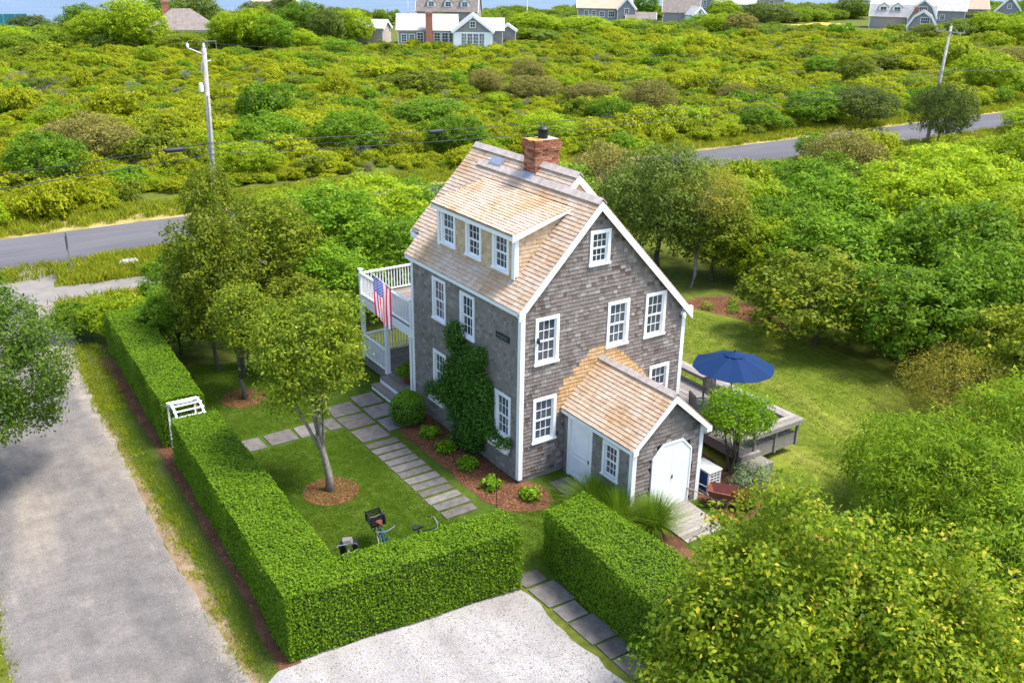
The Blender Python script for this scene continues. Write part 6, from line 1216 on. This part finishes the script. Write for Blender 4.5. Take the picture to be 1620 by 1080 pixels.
wr = [wire(A5, (66.9, 30.8, 6.3), 0.9, 0.022, 'upper communication cable between the two poles'), wire(A52, (66.8, 30.8, 5.7), 1.0, 0.022, 'lower communication cable between the two poles'), wire(A58, (66.85, 30.8, 6.0), 1.0, 0.010, 'thin middle cable between the two poles'),
      wire((0.75, 30.35, 10.9), (67.6, 31.2, 10.3), 1.6, 0.007, 'thin top conductor between the two poles'), wire((0.6, 30.3, 8.2), (67.4, 31.1, 8.2), 1.4, 0.007, 'thin neutral wire between the two poles')]
wl_ = wire(A5, (-48, 29.6, 5.6), 0.8, 0.024, 'upper cable running left from the tall pole'); wire(A52, (-48, 29.6, 4.9), 0.9, 0.024, 'lower cable running left from the tall pole'); wire(A58, (-48, 29.6, 5.2), 0.9, 0.010, 'thin cable running left from the tall pole')
wire((67.4, 31, 8.2), (130, 33, 9), 1.3, 0.008, 'thin wire running right from the leaning pole'); wire((66.9, 30.8, 6.3), (130, 33, 6.4), 0.9, 0.022, 'cable running right from the leaning pole')
for p_, lb in ((wl_[1], 'grey splice case hanging on the cable left of the tall pole'), (wr[0][5], 'grey splice case on the cable behind the cottage')):
    t = empty('splice_case', tuple(p_+Vector((0, 0, -0.05))), 0, lb, 'splice case', 'cable splice cases')
    one('shell', 'wire', t, lambda m_: m_.tube([(-0.55, 0, 0.06), (-0.42, 0, 0), (0.42, 0, 0), (0.55, 0, 0.06)], [0.05, 0.13, 0.13, 0.05], 8), True); one('strap', 'wire', t, lambda m_: m_.box((-0.3, -0.02, 0.1), (-0.26, 0.02, 0.2)))
sg = empty('street_sign', (-7.5, 28.7, 0), 0, 'narrow street sign seen edge on at the lane corner', 'sign')
one('post', 'steel', sg, lambda m_: m_.tube([(0, 0, -0.1), (0, 0, 2.4)], 0.03, 8)); one('blade', 'black', sg, lambda m_: m_.obox((0, 0, 0), (0.24, 0.97, 0), ZA, (0.97, -0.24, 0), -0.42, 0.42, 1.55, 2.25, -0.012, 0.012))
rk_ = MB(); q = random.Random(3)
P = []
for i in range(6):
    for j in range(12): t_ = math.pi*i/5; a = 2*math.pi*j/12; f = q.uniform(0.85, 1.15); P.append((0.62*math.sin(t_)*math.cos(a)*f, 0.36*math.sin(t_)*math.sin(a)*f, 0.30*math.cos(t_)*f+0.1))
rk_.add(P, [(i*12+j, i*12+(j+1) % 12, (i+1)*12+(j+1) % 12, (i+1)*12+j) for i in range(5) for j in range(12)]); o_ = rk_.build('boulder', 'concrete'); o_.location = (-4.6, 29.4, 0); tag(o_, 'pale grey boulder in the grass between road and footpath', 'rock')
RT = [(65.6, 29.0, 6.0, 2.7, 'leaf_dark', 'fine', 'dark cedar standing in front of the leaning pole'), (68.2, 39.6, 4.2, 3.4, 'leaf_dark', 'fine', 'broad dark tree on the far side of the road, left of the cedar'), (64.0, 42.2, 3.7, 3.0, 'leaf_green', 'big', 'green tree at the far road edge beside the dark tree'), (49.2, 29.4, 2.6, 1.8, 'leaf_green', 'big', 'small green shrub at the near road edge'), (103.8, 48, 5.4, 4.0, 'leaf_bright', 'big', 'wide yellow green tree beyond the leaning pole'), (57, 42.5, 2.6, 2.2, 'leaf_green', 'big', 'low green shrub at the far road edge'), (84, 42, 3.0, 2.6, 'leaf_green', 'big', 'green shrub on the far road edge right of the cedar'), (79, 28.5, 2.8, 2.6, 'leaf_bright', 'big', 'yellow green shrub on the near side of the road below the cedar')]
for i, (x, y, h, r, mt_, kd, lb) in enumerate(RT): bush('roadside_tree', x, y, h, r, mt_, kd, lb, 'tree', 'trees along the road', i % 3)

# ---------------------------------------------------------------- prominent shrubs out on the heath
HS = [(50.8, 51.6, 4.5, 2.9, 'leaf_brown', 'big round olive brown shrub above the chimney'), (-0.4, 57.3, 4.0, 3.7, 'leaf_brown', 'wide grey brown leafless looking shrub left of the tall pole'), (57.1, 82.5, 3.4, 2.5, 'leaf_brown', 'olive brown shrub, uppermost of the brown shrubs above the chimney'), (47.9, 77.1, 3.2, 2.3, 'leaf_brown', 'olive brown shrub left of the uppermost brown one'), (49.5, 70.2, 3.0, 3.3, 'leaf_brown', 'wide olive brown shrub in the middle of the heath'), (53.7, 65.1, 2.5, 2.9, 'leaf_brown', 'low olive brown shrub just left of the big round one'),
      (40.6, 80.9, 3.0, 4.0, 'leaf_holly', 'wide olive green shrub in mid heath'), (45.9, 52.1, 3.0, 1.9, 'leaf_green', 'fresh green shrub touching the big round brown one'), (30.8, 60.4, 2.7, 4.0, 'leaf_green', 'wide green shrub above the dormer'), (72.5, 55.1, 2.4, 2.6, 'leaf_holly', 'olive shrub on the heath left of the road trees'), (66.7, 55.4, 2.7, 2.2, 'leaf_brown', 'brownish shrub on the heath left of the road trees'), (101.7, 71.9, 2.8, 2.8, 'leaf_green', 'green shrub on the right half of the heath'), (96.5, 62.4, 4.3, 2.6, 'leaf_holly', 'taller olive shrub on the right half of the heath'),
      (167.8, 100.7, 4.2, 3.4, 'leaf_holly', 'spreading olive tree in front of the grey gambrel house'), (98.5, 104.2, 2.0, 2.4, 'leaf_dark', 'single small dark juniper on the far heath'), (2.7, 100.6, 2.0, 2.6, 'leaf_dark', 'dark low shrub on the far left heath'), (51.5, 126.1, 2.8, 3.1, 'leaf_green', 'green shrub below the far shed'), (114, 70.3, 2.8, 4.2, 'leaf_holly', 'wide olive shrub on the right heath'), (128, 58.8, 4.4, 4.2, 'leaf_brown', 'greyish brown shrub at the right edge of the heath'), (5.9, 63, 2.6, 3.0, 'leaf_holly', 'olive shrub behind the tall pole'), (-4.8, 49.9, 4.0, 2.7, 'leaf_green', 'dark green shrub at the left edge above the road'), (13.1, 55.6, 3.3, 3.0, 'leaf_green', 'green shrub right of the tall pole'), (18.4, 51, 3.8, 2.9, 'leaf_green', 'leafy green shrub above the left shrubbery'), (26, 47, 3.4, 2.6, 'leaf_green', 'green shrub across the road left of the dormer'), (8, 47, 2.8, 2.4, 'leaf_bright', 'yellow green shrub across the road by the tall pole'), (34, 45.5, 3.2, 2.6, 'leaf_bright', 'yellow green shrub across the road behind the roof')]
for i, (x, y, h, r, mt_, lb) in enumerate(HS): bush('heath_shrub', x, y, h, r, mt_, 'fine' if mt_ in ('leaf_brown', 'leaf_dark') else 'big', lb, 'shrub', 'larger shrubs on the heath', i % 3)

# ---------------------------------------------------------------- far trees
FT = [(21.98, 158.02, 5.08, 4.82), (25.67, 149.95, 7.09, 4.95), (22.65, 176.39, 5.19, 3.5), (41.19, 168.48, 7.51, 4.76), (38.84, 181.17, 6.23, 3.74), (39.46, 143.68, 5.23, 3.18), (41.96, 140.04, 5.97, 3.67), (44.76, 138.76, 5.2, 3.68), (57.19, 155.34, 6.02, 4.71), (58.15, 146.04, 5.8, 3.4), (63.38, 146.62, 5.26, 3.47), (70.47, 198.5, 6.52, 2.88), (104.03, 147.67, 4.82, 6.0), (112.29, 142.05, 4.3, 6.0), (109.87, 161.54, 3.43, 3.48), (165.68, 183.41, 7.48, 3.81), (133.48, 174.4, 2.91, 4.61), (145.3, 137.09, 4.34, 4.17), (143.91, 128.24, 5.0, 3.35), (178.88, 152.07, 4.78, 6.32), (181.96, 170.68, 5.41, 4.64), (190.97, 165.6, 5.06, 4.46), (229.18, 166.55, 6.02, 5.48), (193.3, 102.3, 5.55, 4.88), (201.46, 99.27, 5.6, 4.21), (180.75, 86.26, 6.0, 5.63), (251.64, 129.21, 6.5, 5.14), (72.91, 156.1, 3.1, 2.41), (17.66, 198.82, 3.11, 3.79), (8, 162, 3.4, 4.2), (50, 140, 3.4, 3.6), (30, 140, 3.2, 4.0), (88, 160, 4.2, 4.0), (120, 152, 3.6, 5.0), (128, 145, 3.2, 4.6), (154, 150, 3.4, 4.4), (215, 108, 4.6, 5.0), (228, 112, 5.2, 4.6), (64, 196, 5.2, 4.4), (200, 180, 4.8, 5.0), (238, 118, 4.2, 5.0), (50, 204, 4.6, 3.6), (48, 178, 5.0, 3.6), (150, 178, 3.6, 4.0)]
FKD = ['leaf_bright', 'leaf_bright', 'leaf_green', 'leaf_grey', 'leaf_green', 'leaf_bright', 'leaf_bright', 'leaf_green', 'leaf_green', 'leaf_grey', 'leaf_bright', 'leaf_grey', 'leaf_bright', 'leaf_bright', 'leaf_holly', 'leaf_green', 'leaf_grey', 'leaf_bright', 'leaf_brown', 'leaf_dark', 'leaf_bright', 'leaf_grey', 'leaf_grey', 'leaf_bright', 'leaf_green', 'leaf_bright', 'leaf_green', 'leaf_green', 'leaf_dark', 'leaf_bright', 'leaf_bright', 'leaf_holly', 'leaf_green', 'leaf_green', 'leaf_bright', 'leaf_green', 'leaf_bright', 'leaf_green', 'leaf_grey', 'leaf_green', 'leaf_bright', 'leaf_green', 'leaf_dark', 'leaf_holly']
o0_ = sorted(range(len(FT)), key=lambda j: math.atan2(FT[j][0]+15, FT[j][1]+21.5)); seen = {}
LORD = ['leftmost', 'second from left', 'third from left', 'fourth from left', 'fifth from left', 'sixth from left', 'seventh from left', 'eighth from left', 'ninth from left', 'tenth from left', 'eleventh from left', 'twelfth from left', 'thirteenth from left', 'fourteenth from left', 'fifteenth from left', 'sixteenth from left', 'seventeenth from left', 'eighteenth from left']
for j in o0_:
    x, y, h, r = FT[j]; c = FKD[j]; h, r = (h*1.22, r*1.1) if j < 12 else (h*1.05, r); k_ = seen.get(c, 0); seen[c] = k_+1
    bush('shore_tree', x, y, h, r, c, 'big', '%s tree near the shore, %s of its colour among the far trees' % (RN[c], LORD[min(k_, 17)]), 'tree', 'far trees among the shore houses', j % 3)

# ---------------------------------------------------------------- far houses
MT['far_shingle'] = m_plain('far_grey_shingle', (0.27, 0.25, 0.245), 0.9, 0.2, 2)
MT['far_pink'] = m_plain('far_pale_shingle', (0.42, 0.35, 0.31), 0.9, 0.15, 2)
MT['roof_silver'] = m_plain('silver_shingle_roof', (0.36, 0.345, 0.34), 0.85, 0.18, 1.5)
MT['roof_brown'] = m_plain('brown_shingle_roof', (0.185, 0.155, 0.135), 0.9, 0.25, 1.5)
MT['roof_tan'] = m_plain('tan_cedar_roof', (0.40, 0.30, 0.22), 0.85, 0.15, 1.5)
MT['far_brick'] = m_plain('far_brick', (0.36, 0.15, 0.09), 0.9, 0.2, 3)
def fwin(hs, o, U, N, u, v, w, h, cols=2, rows=3):
    wo_ = MB(); 
    for (a, c, d, e) in ((u-0.12, u, v-0.12, v+h+0.12), (u+w, u+w+0.12, v-0.12, v+h+0.12), (u, u+w, v+h, v+h+0.12), (u, u+w, v-0.12, v)): wo_.obox(o, U, ZA, N, a, c, d, e, 0.0, 0.06)
    for i in range(1, cols): wo_.obox(o, U, ZA, N, u+w*i/cols-0.025, u+w*i/cols+0.025, v, v+h, 0.0, 0.05)
    for i in range(1, rows): wo_.obox(o, U, ZA, N, u, u+w, v+h*i/rows-0.025, v+h*i/rows+0.025, 0.0, 0.048)
    wb_ = wo_.build('window', 'white', hs); g_ = MB(); g_.obox(o, U, ZA, N, u, u+w, v, v+h, 0.0, 0.03); g_.build('pane', 'glass', wb_)
def far_house(name, x, y, rz, w, d, eave, ridge, wall, roof, label, wins=(), gwins=(), chim=None, hip=0.0, cat='house', over=0.35, gamb=False, dorm=()):
    """ridge runs along local X; front (local -Y) faces the camera; gable end is local -X"""
    hs = empty(name, (x, y, 0), rz, label, cat, 'houses along the shore')
    hw, hd = w/2, d/2
    if gamb: pr = [(-hd, eave), (-hd*0.62, eave+(ridge-eave)*0.62), (0, ridge), (hd*0.62, eave+(ridge-eave)*0.62), (hd, eave)]
    else: pr = [(-hd, eave), (0, ridge), (hd, eave)]
    wl2 = MB()
    if hip: wl2.box((-hw, -hd, 0), (hw, hd, eave))
    else: wl2.prism([(-hw, -hd, 0), (-hw, hd, 0)]+[(-hw, a, z_) for a, z_ in pr[::-1]], (w, 0, 0))
    wl2.build('wall', wall, hs); rf = MB(); t = 0.16
    if hip:
        o_ = over; E_ = [(-hw-o_, -hd-o_, eave), (hw+o_, -hd-o_, eave), (hw+o_, hd+o_, eave), (-hw-o_, hd+o_, eave)]; a_ = hw-hip
        rf.add(E_+[(-a_, 0, ridge), (a_, 0, ridge)], [(0, 1, 5, 4), (1, 2, 5), (2, 3, 4, 5), (3, 0, 4), (3, 2, 1, 0)])
    else:
        for i in range(len(pr)-1):
            (a0, z0), (a1, z1) = pr[i], pr[i+1]; ln = math.hypot(a1-a0, z1-z0); u_ = Vector((0, (a1-a0)/ln, (z1-z0)/ln)); nn = Vector((0, -u_.z, u_.y)); e0 = -over if i == 0 else -0.02; e1 = ln+over if i == len(pr)-2 else ln+0.02
            rf.obox((0, a0, z0), XA, u_, nn, -hw-0.3, hw+0.3, e0, e1, 0.02, t)
    r_o = rf.build('roof', roof, hs)
    if not hip:
        tm = MB()
        for i in range(len(pr)-1):
            (a0, z0), (a1, z1) = pr[i], pr[i+1]; ln = math.hypot(a1-a0, z1-z0); u_ = Vector((0, (a1-a0)/ln, (z1-z0)/ln)); nn = Vector((0, -u_.z, u_.y))
            for sx in (-1, 1): tm.obox((sx*(hw+0.305), a0, z0), XA, u_, nn, -0.03, 0.03, -over if i == 0 else -0.02, ln+over if i == len(pr)-2 else ln, -0.22, t+0.01)
        tm.build('rake_trim', 'white', hs)
    tm = MB()
    for sx in (-1, 1):
        for sy in (-1, 1): tm.box((sx*(hw-0.09), sy*(hd-0.09), 0), (sx*(hw+0.03), sy*(hd+0.03), eave-0.02))
    tm.box((-hw, -hd-0.05, eave-0.28), (hw, -hd-0.001, eave-0.03)); tm.build('trim', 'white', hs)
    for (u, v, ww, hh, *cr) in wins: fwin(hs, Vector((0, -hd, 0)), XA, Vector((0, -1, 0)), u, v, ww, hh, *(cr or (2, 3)))
    for (u, v, ww, hh, *cr) in gwins: fwin(hs, Vector((-hw, 0, 0)), Vector((0, -1, 0)), Vector((-1, 0, 0)), u, v, ww, hh, *(cr or (2, 3)))
    if chim:
        cx, cy, cw, ct = chim; ch = one('chimney', 'far_brick', hs, lambda m_: (m_.box((cx-cw/2, cy-cw/2, 0.1 if cy < -hd else eave), (cx+cw/2, cy+cw/2, ct)), m_.box((cx-cw/2-0.08, cy-cw/2-0.08, ct-0.35), (cx+cw/2+0.08, cy+cw/2+0.08, ct-0.1)))); one('cap', 'lead', ch, lambda m_: m_.box((cx-cw/3, cy-cw/3, ct+0.001), (cx+cw/3, cy+cw/3, ct+0.12)))
    for (u, vz, ww, hh) in dorm:
        sl_ = (ridge-eave)/hd; yf = -hd+(vz-eave)/sl_-0.1; b_ = MB(); b_.prism([(u-ww/2, yf, vz), (u+ww/2, yf, vz), (u+ww/2, yf, vz+hh), (u, yf, vz+hh+ww*0.35), (u-ww/2, yf, vz+hh)], (0, min(2.5, (hh+0.4)/sl_), 0)); dm = b_.build('dormer', 'white', hs)
        b_ = MB(); b_.prism([(u-ww/2-0.2, yf-0.2, vz+hh-0.1), (u, yf-0.2, vz+hh+ww*0.4), (u+ww/2+0.2, yf-0.2, vz+hh-0.1), (u+ww/2+0.2, yf-0.2, vz+hh+0.05), (u, yf-0.2, vz+hh+ww*0.4+0.16), (u-ww/2-0.2, yf-0.2, vz+hh+0.05)][::-1], (0, min(2.6, (hh+0.9)/sl_), 0)); b_.build('dormer_roof', roof, dm)
        fwin(hs, Vector((0, yf, 0)), XA, Vector((0, -1, 0)), u-ww*0.3, vz+0.15, ww*0.6, hh*0.85, 2, 2)
    return hs
def absorb(main, wing):
    """make a wing's parts the parts of its house"""
    bpy.context.view_layer.update(); mm = main.matrix_world.inverted() @ wing.matrix_world
    for c in list(wing.children): c.parent = main; c.matrix_basis = mm @ c.matrix_basis
    bpy.data.objects.remove(wing)
def face(x, y): return -math.atan2(x+15, y+21.5)
def gface(x, y): return math.pi/2-math.atan2(x+15, y+21.5)
def off(x, y, right, back):
    h = math.atan2(x+15, y+21.5); return (x+math.cos(h)*right+math.sin(h)*back, y-math.sin(h)*right+math.cos(h)*back)
# the long low house with the glazed gable
hx, hy = 74.5, 139.0
m1 = far_house('shore_house', hx, hy, face(hx, hy), 10.5, 7.5, 2.9, 5.3, 'far_shingle', 'roof_silver', 'long low house with white glazed gable and brick chimney beyond the heath', [(-4.6, 0.9, 0.8, 1.2), (-3.2, 0.9, 0.8, 1.2), (-1.8, 0.5, 1.0, 1.9, 2, 4), (1.2, 0.5, 1.0, 1.9, 2, 4), (2.6, 0.5, 1.0, 1.9, 2, 4), (3.9, 0.5, 0.9, 1.9, 2, 4)], (), (0.3, -4.3, 1.2, 6.0))
wx, wy = off(hx, hy, 8.2, -1.5); w_ = far_house('wing', wx, wy, gface(wx, wy), 9, 7.0, 2.9, 5.5, 'far_shingle', 'roof_silver', None, (), [(-0.45, 3.6, 0.8, 0.9, 2, 2), (-2.0, 0.3, 0.85, 2.2, 2, 4), (-0.95, 0.3, 0.85, 2.2, 2, 4), (0.1, 0.3, 0.85, 2.2, 2, 4), (1.15, 0.3, 0.85, 2.2, 2, 4)])
one('gable_base', 'white', w_, lambda m_: m_.box((-4.53, -3.5, 0), (-4.505, 3.5, 2.75))); absorb(m1, w_)
wx, wy = off(hx, hy, 11.4, 3.0); w_ = far_house('wing', wx, wy, face(wx, wy), 5, 5, 2.7, 4.6, 'far_shingle', 'roof_silver', None, [(-1.8, 0.6, 1.0, 1.6)]); absorb(m1, w_)
hx, hy = 89.2, 141.5; w_ = far_house('garden_shed', hx, hy, gface(hx, hy), 3.4, 2.6, 2.2, 3.1, 'far_shingle', 'roof_silver', 'small shingled shed with dark doorway right of the glazed gable house', (), [(-0.45, 0.2, 0.9, 1.8, 1, 1)], cat='shed')
hx, hy = 92.6, 139.8; w_ = far_house('garden_shed', hx, hy, gface(hx, hy), 3.4, 3.0, 2.2, 3.2, 'far_shingle', 'roof_silver', 'rightmost small shingled shed beside the glazed gable house', (), (), cat='shed')
hx, hy = 68.0, 149.0; far_house('garden_shed', hx, hy, face(hx, hy)-0.35, 6.2, 4.4, 2.7, 4.0, 'far_pink', 'roof_silver', 'grey shed with plain plank front left of the glazed gable house', (), [(-0.5, 1.0, 0.9, 1.3)], cat='shed')
hx, hy = 36.0, 158.0; far_house('shore_house', hx, hy, face(hx, hy), 11.5, 9, 2.7, 6.0, 'far_shingle', 'roof_brown', 'house with large brown hipped roof and orange chimney among trees', [(-3, 0.8, 1, 1.3), (1.5, 0.8, 1, 1.3)], (), (-2.6, 0.6, 1.1, 7.3), hip=4.2)
hx, hy = 71.5, 206.0; far_house('shore_house', hx, hy, face(hx, hy), 10.5, 8, 4.9, 7.4, 'far_pink', 'roof_tan', 'pale two storey house with hipped roof on the shore', [(0.3, 2.9, 0.9, 1.4), (3.0, 2.9, 0.9, 1.4), (-3, 2.9, 0.9, 1.4)], (), None, hip=3.5)
hx, hy = 102.0, 178.0; far_house('shore_house', hx, hy, face(hx, hy)-0.12, 13.5, 10, 3.8, 10.5, 'far_shingle', 'roof_brown', 'tall steep roofed house with three dormers behind the glazed gable house', (), [(-0.6, 4.6, 1.0, 1.4)], None, dorm=((-3.5, 4.6, 1.9, 1.1), (0.3, 4.6, 1.9, 1.1), (4.0, 4.6, 1.9, 1.1)))
hx, hy = 137.5, 166.0; m1 = far_house('shore_house', hx, hy, face(hx, hy), 12.5, 7, 4.4, 7.0, 'far_shingle', 'roof_tan', 'two storey shingled house with front gable right of centre on the skyline', [(-4.6, 2.5, 0.8, 1.3), (-2.8, 2.5, 0.8, 1.3), (-1.0, 2.6, 1.0, 1.0), (1.0, 2.5, 1.4, 1.2, 3, 2)], [(-0.5, 2.6, 0.9, 1.3)])
wx, wy = off(hx, hy, 5.2, -2.5); w_ = far_house('wing', wx, wy, gface(wx, wy), 5, 4.2, 4.4, 6.7, 'far_shingle', 'roof_tan', None, (), [(-0.4, 3.0, 0.8, 1.4)]); absorb(m1, w_)
wx, wy = off(hx, hy, 8.6, -4.5); w_ = far_house('wing', wx, wy, face(wx, wy), 6.5, 4, 2.3, 3.6, 'far_shingle', 'roof_brown', None, [(-0.6, 0.9, 0.7, 1.0), (0.3, 0.9, 0.7, 1.0), (1.2, 0.9, 0.7, 1.0)]); absorb(m1, w_)
hx, hy = 166.0, 170.0; m1 = far_house('shore_house', hx, hy, face(hx, hy), 9, 7, 2.8, 6.4, 'far_shingle', 'roof_brown', 'brown roofed cottage with small white porch gable', (), ())
wx, wy = off(hx, hy, 3.6, -4.2); w_ = far_house('wing', wx, wy, gface(wx, wy)+0.5, 4.5, 4.0, 2.4, 4.2, 'white', 'roof_silver', None, (), [(-0.4, 2.5, 0.7, 0.9)]); absorb(m1, w_)
hx, hy = 184.0, 180.0; m1 = far_house('shore_house', hx, hy, gface(hx, hy), 7, 5.0, 5.2, 8.4, 'far_shingle', 'roof_silver', 'dark grey gabled house beside a long silver roof on the skyline', (), [(-0.4, 3.2, 0.7, 1.8)])
wx, wy = off(hx, hy, 8, 1.5); w_ = far_house('wing', wx, wy, face(wx, wy), 11, 6, 4.2, 6.8, 'far_shingle', 'roof_silver', None, [(-2, 2.8, 0.9, 1.1), (1, 2.8, 2.6, 0.9, 4, 1)]); absorb(m1, w_)
hx, hy = 218.0, 190.0; m1 = far_house('shore_house', hx, hy, face(hx, hy), 12, 8, 4.8, 8.0, 'far_pink', 'roof_tan', 'tan roofed house half hidden by a tall hedge on the skyline', [(-2, 2.9, 0.9, 1.3), (2, 2.9, 0.9, 1.3)])
hx, hy = 207.0, 134.0; m1 = far_house('shore_house', hx, hy, face(hx, hy), 15, 8, 3.0, 7.0, 'far_shingle', 'roof_silver', 'large gambrel roofed house with white dormers and brick chimney', (), (), (0.5, 0.3, 1.1, 8.6), gamb=True, dorm=((-4.6, 3.7, 2.2, 1.4), (-1.4, 3.7, 2.2, 1.4)))
wx, wy = off(hx, hy, 4.6, -3.6); w_ = far_house('wing', wx, wy, gface(wx, wy), 7, 6.4, 3.0, 7.0, 'far_shingle', 'roof_silver', None, (), [(-0.9, 4.1, 1.7, 1.3, 4, 2), (-2.2, 0.9, 1.6, 1.2, 4, 2)], gamb=True); absorb(m1, w_)
hx, hy = 234.0, 140.0; far_house('shore_house', hx, hy, face(hx, hy), 10, 7, 3.6, 6.4, 'far_shingle', 'roof_silver', 'silver roofed house right of the large gambrel house', [(-1, 1.2, 1, 1.2)])
hx, hy = 183.0, 112.0; far_house('shore_house', hx, hy, gface(hx, hy), 7, 5.8, 2.6, 5.6, 'far_shingle', 'roof_brown', 'nearest grey gambrel gable with two white windows, facing the heath', (), [(-0.3, 3.2, 1.7, 1.1, 4, 2), (-1.9, 0.7, 0.8, 1.0)], (2.6, 1.5, 0.9, 6.2), gamb=True)
hx, hy = 262.0, 152.0; far_house('shore_house', hx, hy, face(hx, hy)+0.4, 10, 9, 3.2, 8.8, 'far_shingle', 'roof_tan', 'steep tan roofed house near the right edge of the skyline', ())
hx, hy = 249.0, 131.0; far_house('shore_house', hx, hy, gface(hx, hy), 8, 6.5, 3.6, 7.2, 'far_shingle', 'roof_tan', 'cedar roofed gable house with white porch at the right edge', (), [(-0.4, 4.4, 0.8, 1.0), (-2.6, 0.6, 5.0, 2.0, 6, 1)])
# cars on the far drive
def car(x, y, rz, col, lb):
    m_c = m_plain('car_paint', col, 0.25, 0.03, 2, sp=0.6); MT['car_tmp'] = m_c; c = empty('parked_car', (x, y, 0), rz, lb, 'car', 'cars parked by the far house')
    def ex(pr, w): b_ = MB(); b_.prism([(px, -w/2, pz) for px, pz in pr], (0, w, 0)); return b_
    ex([(-2.2, 0.35), (2.2, 0.35), (2.25, 0.75), (1.3, 1.0), (-2.2, 1.05)], 1.8).build('body', 'car_tmp', c); ex([(-2.15, 1.05), (1.25, 1.0), (0.5, 1.62), (-1.9, 1.66)], 1.6).build('window_band', 'glass', c); ex([(0.5, 1.625), (0.3, 1.70), (-1.7, 1.74), (-1.95, 1.665)], 1.58).build('roof', 'car_tmp', c)
    for px in (-1.35, 1.4):
        for sy in (-1, 1): w_ = MB(); w_.tube([(px, sy*0.72, 0.34), (px, sy*0.93, 0.34)], 0.34, 14); w_.build('wheel', 'rubber', c)
    for sy in (-1, 1): one('headlight', 'white', c, lambda m_: m_.box((2.2, sy*0.62-0.16, 0.62), (2.26, sy*0.62+0.16, 0.76))); one('pillar', 'car_tmp', c, lambda m_: (m_.prism([(-0.6, sy*0.80, 1.04), (-0.48, sy*0.80, 1.04), (-0.55, sy*0.80, 1.64), (-0.67, sy*0.80, 1.64)], (0, sy*0.012, 0))))
car(16.2, 163.5, face(16, 163)+0.15, (0.75, 0.76, 0.78), 'white estate car parked behind the far heath, on the left'); car(19.6, 166.0, face(19, 166)+0.3, (0.35, 0.45, 0.55), 'pale blue car parked beside the white one')
car(4.0, 165.0, face(4, 165)+0.6, (0.8, 0.8, 0.8), 'white car at the left edge of the far drive')
ct = empty('tennis_screen', (16.5, 206.0, 0), face(16.5, 206), 'blue green tennis court windscreen at the far left by the sea', 'screen')
MT['teal'] = m_plain('teal_mesh', (0.015, 0.14, 0.17), 0.8, 0.15, 2)
for i in range(5):
    one('post', 'steel', ct, lambda m_: m_.box((-7.04+i*2.2, -0.04, 0), (-6.96+i*2.2, 0.04, 3.0)))
    if i < 4: one('panel', 'teal', ct, lambda m_: m_.box((-6.95+i*2.2, -0.015, 0.7), (-4.85+i*2.2, 0.015, 2.95)))
for (x, y, lb) in ((93.5, 182.0, 'white flagpole left of the steep roofed house'), (136.0, 196.0, 'white flagpole against the sea in the middle of the skyline')):
    t = empty('flagpole', (x, y, 0), 0, lb, 'flagpole', 'white flagpoles on the shore'); one('mast', 'white', t, lambda m_: m_.tube([(0, 0, 0), (0, 0, 11)], [0.16, 0.09], 8)); one('ball', 'white', t, lambda m_: m_.lathe([(0.02, 10.95), (0.14, 11.1), (0.02, 11.25)], (0, 0, 0), 8))
fn = empty('paddock_fence', (33.5, 139.0, 0), face(33.5, 139), 'short dark board fence below the brown hipped roof', 'fence')
for i in range(5): one('board', 'wood_grey', fn, lambda m_: m_.box((-2.0+i*0.5, -0.02, 0.2), (-1.54+i*0.5, 0.02, 2.2), 0.1))
for i in range(2): one('post', 'wood_pale', fn, lambda m_: m_.box((0.55+i*1.4, -0.06, 0), (0.67+i*1.4, 0.06, 2.1)))
one('rail', 'wood_pale', fn, lambda m_: m_.box((0.55, -0.05, 1.95), (2.1, 0.05, 2.08)))
